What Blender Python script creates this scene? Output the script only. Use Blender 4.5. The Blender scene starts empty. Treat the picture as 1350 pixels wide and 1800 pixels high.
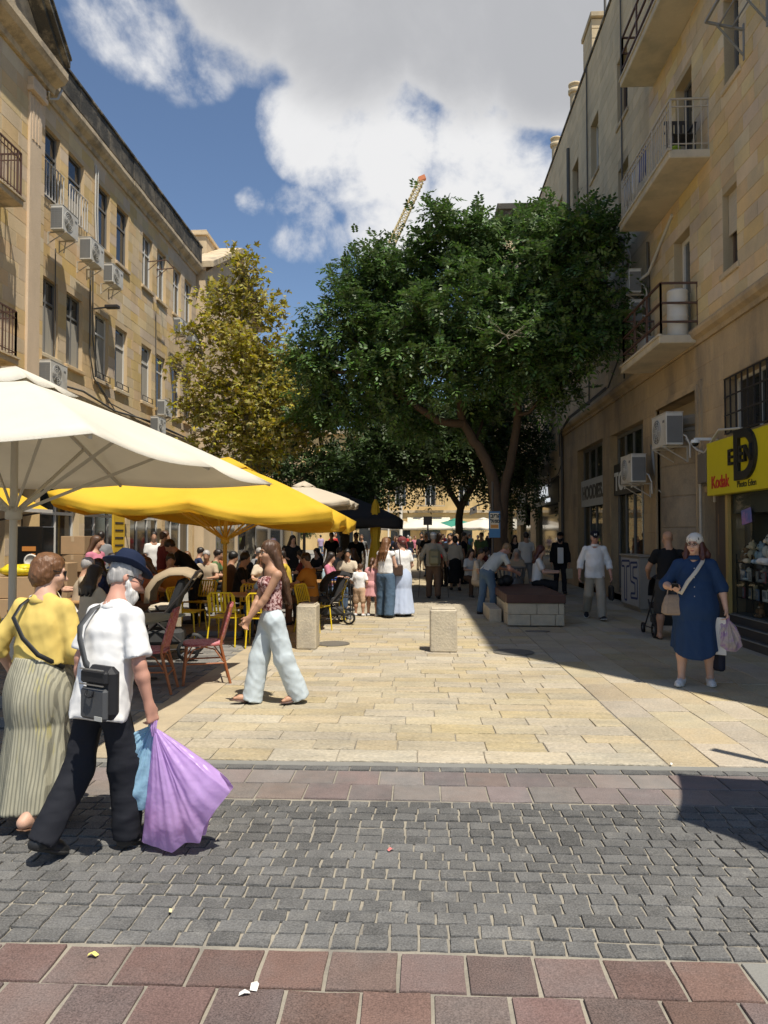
import bpy, bmesh, math, random
import numpy as np
from mathutils import Vector, Matrix
random.seed(7)
rng = np.random.default_rng(11)
R = math.radians
PI = math.pi
scene = bpy.context.scene
COL = scene.collection

# ------------------------------------------------------------------ camera, sky, sun, exposure
CAM_H = 1.72
FPX = 1300.0
YAW = math.atan(60 / FPX)
PITCH = math.atan(40 / FPX)
cam_data = bpy.data.cameras.new('camera')
cam = bpy.data.objects.new('camera', cam_data)
COL.objects.link(cam)
cam.location = (0, 0, CAM_H)
cam.rotation_euler = (PI / 2 + PITCH, 0, YAW)
cam_data.sensor_fit = 'HORIZONTAL'
cam_data.sensor_width = 36
cam_data.lens = 36 * FPX / 1350
cam_data.clip_start = 0.05
cam_data.clip_end = 3000
scene.camera = cam
CAMROT = cam.rotation_euler.to_matrix()

SUNV = Vector((4.17, -6.21, 16.3)).normalized()
world = bpy.data.worlds.new('World')
scene.world = world
world.use_nodes = True
vs = scene.view_settings
vs.view_transform = 'Standard'
vs.look = 'None'
vs.exposure = 0.5
vs.gamma = 1.0
vs.use_curve_mapping = False


def ray(px, py):
    return (CAMROT @ Vector(((px - 675) / FPX, -(py - 900) / FPX, -1))).normalized()


def G(px, py, z=0.0):
    """ground point seen at a photo pixel"""
    d = ray(px, py)
    t = (z - CAM_H) / d.z
    return Vector((d.x * t, d.y * t, z))


def PY(px, py, Y):
    d = ray(px, py)
    t = Y / d.y
    return Vector((d.x * t, Y, CAM_H + d.z * t))


def PXX(px, py, X):
    d = ray(px, py)
    t = X / d.x
    return Vector((X, d.y * t, CAM_H + d.z * t))


def build_world():
    nt = world.node_tree
    N, L = nt.nodes, nt.links
    N.clear()
    out = N.new('ShaderNodeOutputWorld')
    bg = N.new('ShaderNodeBackground')
    bg.inputs['Strength'].default_value = 0.092
    L.new(bg.outputs[0], out.inputs[0])
    sky = N.new('ShaderNodeTexSky')
    sky.sky_type = 'NISHITA'
    sky.sun_disc = False
    sky.sun_elevation = math.asin(SUNV.z)
    sky.sun_rotation = math.atan2(SUNV.x, SUNV.y)
    sky.altitude = 800
    sky.air_density = 1.0
    sky.dust_density = 0.35
    sky.ozone_density = 2.0
    tc = N.new('ShaderNodeTexCoord')

    def math_(op, a, b=None, c=None):
        n = N.new('ShaderNodeMath')
        n.operation = op
        for i, v in enumerate((a, b, c)):
            if v is None:
                continue
            if isinstance(v, (int, float)):
                n.inputs[i].default_value = v
            else:
                L.new(v, n.inputs[i])
        return n.outputs[0]

    def mapr(v, a, b, c=0.0, d=1.0, smooth=True):
        n = N.new('ShaderNodeMapRange')
        n.interpolation_type = 'SMOOTHSTEP' if smooth else 'LINEAR'
        L.new(v, n.inputs[0])
        for i, k in enumerate((a, b, c, d)):
            n.inputs[i + 1].default_value = k
        return n.outputs[0]

    def noise(scale, detail, rough, dist=0.0, vec=None, off=(0, 0, 0)):
        m = N.new('ShaderNodeMapping')
        m.inputs['Location'].default_value = off
        L.new(vec or tc.outputs['Generated'], m.inputs[0])
        n = N.new('ShaderNodeTexNoise')
        n.inputs['Scale'].default_value = scale
        n.inputs['Detail'].default_value = detail
        n.inputs['Roughness'].default_value = rough
        n.inputs['Distortion'].default_value = dist
        L.new(m.outputs[0], n.inputs['Vector'])
        return n.outputs['Fac']

    def blob(px, py, r_out, r_in):
        d = ray(px, py)
        n = N.new('ShaderNodeVectorMath')
        n.operation = 'DOT_PRODUCT'
        L.new(tc.outputs['Generated'], n.inputs[0])
        n.inputs[1].default_value = d
        return mapr(n.outputs['Value'], math.cos(r_out / FPX), math.cos(r_in / FPX))

    def total(items):
        acc = None
        for v, w in items:
            t = math_('MULTIPLY', v, w)
            acc = t if acc is None else math_('MAXIMUM', acc, t)
        return acc
    # cumulus banks (directions measured in the sky), elsewhere scattered clouds of the same kind
    white = total([(blob(560, 220, 120, 20), .85), (blob(680, 265, 150, 20), 1), (blob(830, 275, 140, 20), .95),
                   (blob(700, 385, 120, 10), .85), (blob(800, 360, 130, 20), .75), (blob(530, 395, 95, 0), .43),
                   (blob(585, 428, 60, 0), .42), (blob(245, 35, 115, 10), .66), (blob(180, 20, 80, 0), .5),
                   (blob(900, 330, 130, 30), .9), (blob(440, 355, 40, 0), .34), (blob(330, 60, 130, 10), .46)])
    grey = total([(blob(620, -30, 215, 70), 1), (blob(830, -20, 215, 80), 1), (blob(985, 60, 175, 70), 1), (blob(480, -160, 260, 60), 1)])
    far = mapr(noise(2.3, 4, .55, 0, None, (3.1, 1.7, .4)), .52, .72, 0, .85)
    # scattered clouds outside the patch of sky where the banks stand
    d0 = ray(640, 300)
    dn = N.new('ShaderNodeVectorMath')
    dn.operation = 'DOT_PRODUCT'
    L.new(tc.outputs['Generated'], dn.inputs[0])
    dn.inputs[1].default_value = d0
    away = mapr(dn.outputs['Value'], .80, .62)
    far = math_('MULTIPLY', far, away)
    shape = math_('MAXIMUM', math_('MAXIMUM', white, grey), far)
    n1 = noise(6.5, 9, .6, .3)
    n2 = noise(22.0, 6, .6, .3, None, (5, 2, 1))
    dens = math_('ADD', shape, math_('ADD', math_('MULTIPLY', math_('SUBTRACT', n1, .5), 2.3), math_('MULTIPLY', math_('SUBTRACT', n2, .5), .7)))
    dens = math_('ADD', math_('MULTIPLY', dens, mapr(shape, .03, .3)), math_('MULTIPLY', mapr(grey, .45, .95), .7))
    cov = mapr(dens, .28, .95)
    # underside grey where the bank is thick
    shade = math_('MAXIMUM', grey, math_('MULTIPLY', far, .5))
    sh = math_('ADD', math_('MULTIPLY', shade, .95), math_('MULTIPLY', math_('SUBTRACT', n1, .52), .9))
    ramp = N.new('ShaderNodeMix')
    ramp.data_type = 'RGBA'
    L.new(mapr(sh, .0, 1.0), ramp.inputs[0])
    ramp.inputs[6].default_value = (6.6, 6.6, 6.65, 1)
    ramp.inputs[7].default_value = (3.75, 3.8, 3.98, 1)
    mix = N.new('ShaderNodeMix')
    mix.data_type = 'RGBA'
    L.new(cov, mix.inputs[0])
    L.new(sky.outputs[0], mix.inputs[6])
    L.new(ramp.outputs[2], mix.inputs[7])
    L.new(mix.outputs[2], bg.inputs['Color'])


build_world()
sun_data = bpy.data.lights.new('sun', 'SUN')
sun_data.energy = 4.4
sun_data.angle = R(0.55)
sun_data.color = (1.0, 0.935, 0.82)
sun = bpy.data.objects.new('sun', sun_data)
COL.objects.link(sun)
sun.rotation_euler = SUNV.to_track_quat('Z', 'Y').to_euler()

# ------------------------------------------------------------------ helpers


def empty(name, loc=(0, 0, 0), rz=0.0, label=None, cat=None, group=None, parent=None, kind=None):
    o = bpy.data.objects.new(name, None)
    COL.objects.link(o)
    o.location = loc
    o.rotation_euler = (0, 0, rz)
    o.empty_display_size = .1
    if parent:
        o.parent = parent
    return tag(o, label, cat, group, kind)


WROOT = set()     # roots whose parts are given in world coordinates


def wroot(*a, **k):
    o = empty(*a, **k)
    WROOT.add(o.name)
    return o


def tag(o, label=None, cat=None, group=None, kind=None):
    for k, v in (('label', label), ('category', cat), ('group', group), ('kind', kind)):
        if v:
            o[k] = v
    return o


def link(name, me, mat=None, parent=None, loc=None, rot=None, scale=None):
    o = bpy.data.objects.new(name, me)
    COL.objects.link(o)
    if mat is not None and len(me.materials) == 0:
        me.materials.append(mat)
    if parent:
        o.parent = parent
        if parent.name in WROOT:
            o.matrix_parent_inverse = Matrix.Translation(-parent.location)
    if loc is not None:
        o.location = loc
    if rot is not None:
        o.rotation_euler = rot
    if scale is not None:
        o.scale = scale
    return o


def copy_tree(o, parent=None):
    c = o.copy()
    COL.objects.link(c)
    if parent is not None:
        c.parent = parent
    for ch in list(o.children):
        copy_tree(ch, c)
    return c


def np_mesh(name, verts, faces, smooth=True):
    """verts (n,3), faces (m,k) uniform polygons"""
    verts = np.asarray(verts, np.float32)
    faces = np.asarray(faces, np.int32)
    me = bpy.data.meshes.new(name)
    m, k = faces.shape
    me.vertices.add(len(verts))
    me.vertices.foreach_set('co', verts.ravel())
    me.loops.add(m * k)
    me.loops.foreach_set('vertex_index', faces.ravel())
    me.polygons.add(m)
    me.polygons.foreach_set('loop_start', np.arange(m, dtype=np.int32) * k)
    if smooth:
        me.polygons.foreach_set('use_smooth', np.ones(m, bool))
    me.update(calc_edges=True)
    return me


class MB:
    """collects shapes into one mesh"""

    def __init__(s):
        s.v = []
        s.f = []
        s.sm = []

    def add(s, vs, fs, smooth=False):
        o = len(s.v)
        s.v += [tuple(v) for v in vs]
        for f in fs:
            s.f.append(tuple(i + o for i in f))
            s.sm.append(smooth)
        return s

    def box(s, c, d, rz=0.0, M=None, ch=0.0):
        x, y, z = d[0] / 2, d[1] / 2, d[2] / 2
        if ch > 0:
            ch = min(ch, x * .8, y * .8, z * .8)
            P = []
            idx = {}
            for sx in (-1, 1):
                for sy in (-1, 1):
                    for sz in (-1, 1):
                        for ax in range(3):
                            p = [sx * (x - ch), sy * (y - ch), sz * (z - ch)]
                            p[ax] = (sx * x, sy * y, sz * z)[ax]
                            idx[(sx, sy, sz, ax)] = len(P)
                            P.append(p)
            F = []
            for ax in range(3):
                b, c2 = (ax + 1) % 3, (ax + 2) % 3
                for sg in (-1, 1):
                    q = []
                    for (u, w) in ((-1, -1), (1, -1), (1, 1), (-1, 1)):
                        k = [0, 0, 0]
                        k[ax], k[b], k[c2] = sg, u, w
                        q.append(idx[(k[0], k[1], k[2], ax)])
                    F.append(q if sg > 0 else q[::-1])
            for ax in range(3):
                b, c2 = (ax + 1) % 3, (ax + 2) % 3
                for u in (-1, 1):
                    for w in (-1, 1):
                        k0, k1 = [0] * 3, [0] * 3
                        k0[ax], k1[ax] = -1, 1
                        k0[b] = k1[b] = u
                        k0[c2] = k1[c2] = w
                        q = [idx[tuple(k0) + (b,)], idx[tuple(k1) + (b,)], idx[tuple(k1) + (c2,)], idx[tuple(k0) + (c2,)]]
                        F.append(q if u * w < 0 else q[::-1])
            for sx in (-1, 1):
                for sy in (-1, 1):
                    for sz in (-1, 1):
                        q = [idx[(sx, sy, sz, a)] for a in range(3)]
                        F.append(q if sx * sy * sz > 0 else q[::-1])
        else:
            P = [(-x, -y, -z), (x, -y, -z), (x, y, -z), (-x, y, -z), (-x, -y, z), (x, -y, z), (x, y, z), (-x, y, z)]
            F = [(0, 3, 2, 1), (4, 5, 6, 7), (0, 1, 5, 4), (1, 2, 6, 5), (2, 3, 7, 6), (3, 0, 4, 7)]
        if M is None:
            M = Matrix.Translation(c) @ Matrix.Rotation(rz, 4, 'Z')
        else:
            M = Matrix.Translation(c) @ M
        return s.add([M @ Vector(p) for p in P], F)

    def span(s, a, b, ch=0.0):
        """box between two corners"""
        a, b = Vector(a), Vector(b)
        return s.box((a + b) / 2, [abs(b[i] - a[i]) for i in range(3)], ch=ch)

    def bar(s, a, b, w, h=None, up=(0, 0, 1)):
        """rectangular bar from a to b"""
        a, b = Vector(a), Vector(b)
        h = h or w
        d = (b - a)
        ln = d.length
        d.normalize()
        u = Vector(up)
        if abs(d.dot(u)) > .98:
            u = Vector((0, 1, 0))
        sx = d.cross(u).normalized()
        uz = sx.cross(d)
        M = Matrix((sx, d, uz)).transposed().to_4x4()
        return s.box((a + b) / 2, (w, ln, h), M=M)

    def tube(s, pts, r, n=8, cap=True, flat=1.0):
        pts = [Vector(p) for p in pts]
        m = len(pts)
        rs = r if isinstance(r, (list, tuple)) else [r] * m
        V, F = [], []
        prev = None
        for i, p in enumerate(pts):
            t = (pts[min(i + 1, m - 1)] - pts[max(i - 1, 0)]).normalized()
            if prev is None:
                ref = Vector((0, 0, 1)) if abs(t.z) < .9 else Vector((1, 0, 0))
                u = t.cross(ref).normalized()
            else:
                u = (prev - t * prev.dot(t)).normalized()
            w = t.cross(u)
            prev = u
            for k in range(n):
                a = 2 * PI * k / n
                V.append(p + (u * math.cos(a) + w * math.sin(a) * flat) * rs[i])
        for i in range(m - 1):
            for k in range(n):
                F.append((i * n + k, i * n + (k + 1) % n, (i + 1) * n + (k + 1) % n, (i + 1) * n + k))
        s.add(V, F, True)
        if cap:
            s.add([V[k] for k in range(n)], [tuple(range(n))[::-1]])
            s.add([V[(m - 1) * n + k] for k in range(n)], [tuple(range(n))])
        return s

    def lathe(s, prof, c=(0, 0, 0), n=16, smooth=True, ax=None, cap=True):
        """profile [(r,z)...] about z (or the matrix ax)"""
        V, F = [], []
        M = Matrix.Translation(c) @ (ax if ax is not None else Matrix.Identity(4))
        for r, z in prof:
            for k in range(n):
                a = 2 * PI * k / n
                V.append(M @ Vector((r * math.cos(a), r * math.sin(a), z)))
        for i in range(len(prof) - 1):
            for k in range(n):
                F.append((i * n + k, i * n + (k + 1) % n, (i + 1) * n + (k + 1) % n, (i + 1) * n + k))
        s.add(V, F, smooth)
        if cap:
            s.add(V[:n], [tuple(range(n))[::-1]])
            s.add(V[-n:], [tuple(range(n))])
        return s

    def ball(s, c, r, n=10, m=7, rot=None):
        if isinstance(r, (int, float)):
            r = (r, r, r)
        V, F = [], []
        Mx = rot if rot is not None else Matrix.Identity(3)
        c = Vector(c)
        for i in range(1, m):
            th = PI * i / m
            for k in range(n):
                a = 2 * PI * k / n
                V.append(c + Mx @ Vector((r[0] * math.sin(th) * math.cos(a), r[1] * math.sin(th) * math.sin(a), r[2] * math.cos(th))))
        top, bot = len(V), len(V) + 1
        V += [c + Mx @ Vector((0, 0, r[2])), c - Mx @ Vector((0, 0, r[2]))]
        for i in range(m - 2):
            for k in range(n):
                F.append((i * n + k, (i + 1) * n + k, (i + 1) * n + (k + 1) % n, i * n + (k + 1) % n))
        for k in range(n):
            F.append((top, k, (k + 1) % n))
            F.append((bot, (m - 2) * n + (k + 1) % n, (m - 2) * n + k))
        return s.add(V, F, True)

    def prism(s, poly, z0, z1, M=None):
        n = len(poly)
        V = [(p[0], p[1], z0) for p in poly] + [(p[0], p[1], z1) for p in poly]
        if M is not None:
            V = [M @ Vector(v) for v in V]
        F = [tuple(range(n))[::-1], tuple(range(n, 2 * n))]
        F += [(i, (i + 1) % n, (i + 1) % n + n, i + n) for i in range(n)]
        return s.add(V, F)

    def mesh(s, name):
        me = bpy.data.meshes.new(name)
        me.from_pydata(s.v, [], s.f)
        me.polygons.foreach_set('use_smooth', s.sm)
        me.update()
        return me

    def build(s, name, mat=None, parent=None, loc=None, rot=None, scale=None):
        return link(name, s.mesh(name), mat, parent, loc, rot, scale)


MATS = {}


def M_(name, base, rough=.8, var=.12, scale=4.0, bump=0.0, bscale=40.0, metal=0.0, isl=0.0, obr=0.0, spec=.4,
       col2=None, c2scale=1.5, c2lo=.45, c2hi=.65, trans=0.0, space='pos', stretch=None, fine=0.0, stain=0.0, bdet=4, wave=None, emit=None, hue=0.0):
    """procedural surface: base colour, noise variation, per-piece variation, a second patch colour, bump"""
    if name in MATS:
        return MATS[name]
    m = bpy.data.materials.new(name)
    m.use_nodes = True
    nt = m.node_tree
    N, L = nt.nodes, nt.links
    bs = N['Principled BSDF']
    bs.inputs['Roughness'].default_value = rough
    bs.inputs['Metallic'].default_value = metal
    bs.inputs['Specular IOR Level'].default_value = spec
    if space == 'pos':
        g = N.new('ShaderNodeNewGeometry')
        vec = g.outputs['Position']
    else:
        g = N.new('ShaderNodeTexCoord')
        vec = g.outputs['Object']
    if stretch:
        mp = N.new('ShaderNodeMapping')
        mp.inputs['Scale'].default_value = stretch
        L.new(vec, mp.inputs[0])
        vec = mp.outputs[0]

    def nz(sc, det=5, rg=.6):
        n = N.new('ShaderNodeTexNoise')
        n.inputs['Scale'].default_value = sc
        n.inputs['Detail'].default_value = det
        n.inputs['Roughness'].default_value = rg
        L.new(vec, n.inputs['Vector'])
        return n.outputs['Fac']

    def mth(op, a, b):
        n = N.new('ShaderNodeMath')
        n.operation = op
        for i, v in enumerate((a, b)):
            if isinstance(v, (int, float)):
                n.inputs[i].default_value = v
            else:
                L.new(v, n.inputs[i])
        return n.outputs[0]
    col = None
    if col2 is not None:
        mr = N.new('ShaderNodeMapRange')
        L.new(nz(c2scale, 6, .65), mr.inputs[0])
        mr.inputs[1].default_value = c2lo
        mr.inputs[2].default_value = c2hi
        mx = N.new('ShaderNodeMix')
        mx.data_type = 'RGBA'
        L.new(mr.outputs[0], mx.inputs[0])
        mx.inputs[6].default_value = (*base, 1)
        mx.inputs[7].default_value = (*col2, 1)
        col = mx.outputs[2]
    else:
        rgb = N.new('ShaderNodeRGB')
        rgb.outputs[0].default_value = (*base, 1)
        col = rgb.outputs[0]
    if wave is not None:   # (axis, scale, colour)
        w = N.new('ShaderNodeTexWave')
        w.bands_direction = wave[0]
        w.inputs['Scale'].default_value = wave[1]
        w.inputs['Distortion'].default_value = wave[3] if len(wave) > 3 else 0
        L.new(vec, w.inputs['Vector'])
        mr = N.new('ShaderNodeMapRange')
        L.new(w.outputs['Fac'], mr.inputs[0])
        mr.inputs[1].default_value = .55
        mr.inputs[2].default_value = .75
        mx = N.new('ShaderNodeMix')
        mx.data_type = 'RGBA'
        L.new(mr.outputs[0], mx.inputs[0])
        L.new(col, mx.inputs[6])
        mx.inputs[7].default_value = (*wave[2], 1)
        col = mx.outputs[2]
    val = mth('ADD', mth('MULTIPLY', mth('SUBTRACT', nz(scale), .5), 2 * var * 1.6), 1.0)
    if fine:
        val = mth('ADD', val, mth('MULTIPLY', mth('SUBTRACT', nz(bscale * 1.7, 3), .5), 2 * fine * 1.6))
    if stain:
        val = mth('MULTIPLY', val, mth('ADD', mth('MULTIPLY', mth('SUBTRACT', nz(.9, 8, .7), .5), 2 * stain * 2), 1.0))
    hv = None
    if isl:
        g2 = N.new('ShaderNodeNewGeometry')
        r = g2.outputs['Random Per Island']
        val = mth('ADD', val, mth('MULTIPLY', mth('SUBTRACT', r, .5), 2 * isl))
        hv = r
    if obr:
        oi = N.new('ShaderNodeObjectInfo')
        r = oi.outputs['Random']
        val = mth('ADD', val, mth('MULTIPLY', mth('SUBTRACT', r, .5), 2 * obr))
        hv = r
    hsv = N.new('ShaderNodeHueSaturation')
    L.new(col, hsv.inputs['Color'])
    L.new(val, hsv.inputs['Value'])
    if hue and hv is not None:
        k = mth('FRACT', mth('MULTIPLY', hv, 7.31), 0)
        L.new(mth('ADD', mth('MULTIPLY', mth('SUBTRACT', k, .5), 2 * hue), .5), hsv.inputs['Hue'])
        k2 = mth('FRACT', mth('MULTIPLY', hv, 3.77), 0)
        L.new(mth('ADD', mth('MULTIPLY', k2, .5), .75), hsv.inputs['Saturation'])
    L.new(hsv.outputs[0], bs.inputs['Base Color'])
    if bump:
        b = N.new('ShaderNodeBump')
        b.inputs['Strength'].default_value = 1.0
        b.inputs['Distance'].default_value = bump
        L.new(nz(bscale, bdet, .55), b.inputs['Height'])
        L.new(b.outputs[0], bs.inputs['Normal'])
    if trans:
        t = N.new('ShaderNodeBsdfTranslucent')
        L.new(hsv.outputs[0], t.inputs['Color'])
        mxs = N.new('ShaderNodeMixShader')
        mxs.inputs[0].default_value = trans
        L.new(bs.outputs[0], mxs.inputs[1])
        L.new(t.outputs[0], mxs.inputs[2])
        L.new(mxs.outputs[0], N['Material Output'].inputs['Surface'])
    if emit:
        bs.inputs['Emission Color'].default_value = (*emit[:3], 1)
        bs.inputs['Emission Strength'].default_value = emit[3]
    MATS[name] = m
    return m


def glass_mat(name='clear_glass', tint=(.75, .8, .78), dark=0.0):
    if name in MATS:
        return MATS[name]
    m = bpy.data.materials.new(name)
    m.use_nodes = True
    nt = m.node_tree
    N, L = nt.nodes, nt.links
    N.remove(N['Principled BSDF'])
    t = N.new('ShaderNodeBsdfTransparent')
    t.inputs[0].default_value = (*tint, 1)
    g = N.new('ShaderNodeBsdfGlossy')
    g.inputs['Roughness'].default_value = .02
    g.inputs['Color'].default_value = (.9, .9, .9, 1)
    lw = N.new('ShaderNodeLayerWeight')
    lw.inputs['Blend'].default_value = .5
    pw = N.new('ShaderNodeMath')
    pw.operation = 'POWER'
    L.new(lw.outputs['Facing'], pw.inputs[0])
    pw.inputs[1].default_value = 5.0
    f = N.new('ShaderNodeMath')
    f.operation = 'MULTIPLY_ADD'
    L.new(pw.outputs[0], f.inputs[0])
    f.inputs[1].default_value = .7
    f.inputs[2].default_value = .04
    mx = N.new('ShaderNodeMixShader')
    L.new(f.outputs[0], mx.inputs[0])
    L.new(t.outputs[0], mx.inputs[1])
    L.new(g.outputs[0], mx.inputs[2])
    L.new(mx.outputs[0], N['Material Output'].inputs['Surface'])
    MATS[name] = m
    return m


def text(body, size, mat, origin, xdir, parent, name='lettering', extrude=.004, bold=0.0, sx=1.0, align='LEFT', shear=0.0):
    """flat lettering as a mesh; xdir is the reading direction, up is +Z"""
    cu = bpy.data.curves.new('lettering', 'FONT')
    cu.body = body
    cu.size = size
    cu.extrude = extrude
    cu.offset = bold
    cu.align_x = align
    cu.shear = shear
    tmp = bpy.data.objects.new('tmp_text', cu)
    COL.objects.link(tmp)
    dg = bpy.context.evaluated_depsgraph_get()
    me = bpy.data.meshes.new_from_object(tmp.evaluated_get(dg))
    bpy.data.objects.remove(tmp)
    bpy.data.curves.remove(cu)
    x = Vector(xdir).normalized()
    z = Vector((0, 0, 1))
    n = x.cross(z)
    Mx = Matrix.Translation(origin) @ Matrix((x, z, n)).transposed().to_4x4() @ Matrix.Diagonal((sx, 1, 1, 1))
    me.transform(Mx)
    me.materials.clear()
    return link(name, me, mat, parent)
# ------------------------------------------------------------------ the ground
mortar = M_('mortar', (.30, .27, .215), .95, .18, 3, .004, 60, fine=.12, col2=(.19, .175, .15), c2scale=2.2)
basalt = M_('basalt_cobble', (.118, .116, .111), .75, .18, 9, .006, 70, obr=.20, isl=.20, fine=.65, spec=.3, col2=(.165, .16, .148), c2scale=6, c2lo=.5, c2hi=.75, stain=.12)
redstone = M_('red_paver', (.142, .096, .083), .8, .16, 7, .004, 90, obr=.2, isl=.16, fine=.7, col2=(.135, .10, .09), c2scale=3, hue=.012, stain=.18)
redfar = M_('brown_paver', (.19, .152, .138), .8, .18, 7, .004, 90, obr=.2, isl=.15, fine=.35, col2=(.17, .15, .14), c2scale=3, hue=.025, stain=.12)
greystone = M_('grey_paver', (.215, .21, .19), .8, .1, 3, .003, 90, fine=.12)
lime = M_('limestone_slab', (.425, .357, .24), .8, .14, 5, .022, 34, obr=.08, isl=.08, fine=.4, col2=(.375, .325, .235), c2scale=4, hue=.004, stretch=(.55, 1.5, 1), stain=.24)
limeR = M_('smooth_limestone_slab', (.40, .335, .23), .75, .14, 3, .014, 30, obr=.09, isl=.09, fine=.24, col2=(.34, .295, .215), c2scale=3, hue=.008, stain=.26)
greyL = M_('grey_sett', (.17, .165, .155), .75, .2, 6, .005, 60, obr=.22, isl=.2, fine=.16, col2=(.215, .20, .175), c2scale=3, stain=.15)
sandy = M_('sandy_concrete', (.40, .33, .225), .9, .15, 3, .004, 60, fine=.12, col2=(.33, .28, .2), c2scale=2)

g = MB()
g.add([(-400, -60, -.011), (400, -60, -.011), (400, 900, -.011), (-400, 900, -.011)], [(0, 1, 2, 3)])
gr = g.build('ground', mortar)
tag(gr, 'dusty pale ground and joints beneath the paving', None, None, 'structure')


def unit_paver(ch, jit, h=.05, seed=0):
    r = random.Random(seed)
    m = MB()
    m.box((0, 0, -h / 2), (1, 1, h), ch=0)
    # own chamfered slab: bottom ring, shoulder ring, top ring
    def ring(s, z, j):
        return [(sx * (s) + r.uniform(-j, j), sy * (s) + r.uniform(-j, j), z) for sx, sy in ((-.5, -.5), (0, -.5), (.5, -.5), (.5, 0), (.5, .5), (0, .5), (-.5, .5), (-.5, 0))]
    m = MB()
    a = ring(1, -h, 0)
    b = ring(1, -ch, jit)
    c = [(p[0] * (1 - 2 * ch / .3 * .5), p[1] * (1 - 2 * ch / .3 * .5), r.uniform(-.002, .0005)) for p in b]
    V = a + b + c
    F = []
    for o in (0, 8):
        F += [(o + i, o + (i + 1) % 8, o + 8 + (i + 1) % 8, o + 8 + i) for i in range(8)]
    F.append(tuple(range(16, 24)))
    m.add(V, F)
    return m


def in_view(x, y, z=0.0):
    v = CAMROT.transposed() @ (Vector((x, y, z)) - Vector((0, 0, CAM_H)))
    if v.z > -.3:
        return False
    u = v.x / -v.z * FPX
    w = v.y / -v.z * FPX
    return abs(u) < 690 and abs(w) < 915


def lay(name, piece, pieces, mat, label, ch=.006, jit=.008, nvar=6, most=300, mats=None, hidden=None):
    """pieces: (x, y, w, l, rz, material index)"""
    root = empty(name, (0, 0, 0), kind='structure', label=label)
    mats = mats or [mat]
    var = []
    for i in range(nvar):
        mb = unit_paver(ch, jit, seed=i * 13 + len(pieces))
        row = []
        for mt in mats:
            me = mb.mesh(piece)
            me.materials.append(mt)
            row.append(me)
        var.append((mb, row))
    pieces = sorted(pieces, key=lambda p: (not in_view(p[0], p[1]), p[1]))
    rest = [MB() for _ in mats]
    n = 0
    for (x, y, w, l, rz, mi) in pieces:
        k = random.randrange(nvar)
        z = random.uniform(-.003, .003)
        rot = (random.gauss(0, .006), random.gauss(0, .006), rz)
        if n < most and in_view(x, y):
            o = link(piece, var[k][1][mi], None, root, (x, y, z), rot, (w, l, 1))
            n += 1
        else:
            Mx = Matrix.Translation((x, y, z)) @ Matrix.Rotation(rz, 4, 'Z') @ Matrix.Diagonal((w, l, 1, 1))
            b = var[k][0]
            rest[mi].add([Mx @ Vector(v) for v in b.v], b.f)
    for mi, b in enumerate(rest):
        if b.v:
            tag(b.build(piece + 's_beyond', mats[mi], root), kind='stuff')
    return root


# near band of red square pavers
P = []
row = 0
y = 3.10
while y > .3:
    h = .27 if row else .262
    x = -3.9 + (.07 if row % 2 else 0)
    while x < 3.9:
        w = random.uniform(.262, .29)
        mi = 0
        if row == 0 and 1.02 < x < 1.6:
            mi = 1
        P.append((x + w / 2, y - h / 2, w - .016, h - .016, random.gauss(0, .008), mi))
        x += w
    y -= h
    row += 1
lay('paver_band', 'red_paver', P, redstone, 'band of square reddish stone pavers with pale joints', .004, .012, mats=[redstone, greystone])

# dark basalt cobbles
P = []
nrow = 16
ys = np.linspace(4.83, 3.115, nrow + 1)
for i in range(nrow):
    x = -4.2 + random.uniform(0, .1)
    h = ys[i] - ys[i + 1]
    while x < 4.2:
        w = random.uniform(.112, .142)
        P.append((x + w / 2, (ys[i] + ys[i + 1]) / 2 + .010 * math.sin(x * 1.3 + i) + random.uniform(-.003, .003), w - .013, h - .011, random.gauss(0, .015), 0))
        x += w
lay('cobbled_crossing', 'cobble', P, basalt, 'dark grey basalt cobbles laid in rows across the street', .006, .03, 14)

# second band: two rows of brown pavers, with a thin dark course behind
P = []
for i in range(2):
    x = -4.6 + random.uniform(0, .2)
    while x < 4.8:
        w = random.uniform(.27, .33)
        P.append((x + w / 2, 4.86 + .145 + i * .29, w - .012, .278, random.gauss(0, .004), 0))
        x += w
lay('brown_paver_band', 'brown_paver', P, redfar, 'double row of brownish red pavers before the limestone slabs', .005, .006)
P = []
x = -4.8
while x < 5.2:
    w = random.uniform(.15, .2)
    P.append((x + w / 2, 5.505, w - .012, .09, random.gauss(0, .006), 0))
    x += w
lay('thin_cobble_course', 'cobble', P, basalt, 'thin single course of dark cobbles beside the limestone slabs', .007, .02)
m = MB()
m.add([(-5, 5.56, -.006), (5.2, 5.56, -.006), (5.2, 5.66, -.006), (-5, 5.66, -.006)], [(0, 1, 2, 3)])
tag(m.build('concrete_strip', greystone), 'narrow grey concrete strip edging the limestone slabs', None, None, 'structure')

# limestone slabs in courses
P = []
y = 5.67
while y < 24:
    h = random.uniform(.24, .31)
    x = -2.22 + random.uniform(-.3, 0) * 0
    x1 = 1.86
    first = True
    while x < x1 - .05:
        w = random.uniform(.32, .72)
        if first:
            w *= random.uniform(.5, 1)
            first = False
        if x1 - (x + w) < .18:
            w = x1 - x
        P.append((x + w / 2, y + h / 2, w - .008, h - .008, 0, 0))
        x += w
    y += h
lay('limestone_paving', 'limestone_slab', P, lime, 'yellow limestone slabs in courses down the middle of the street', .005, .005, 8)
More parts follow.
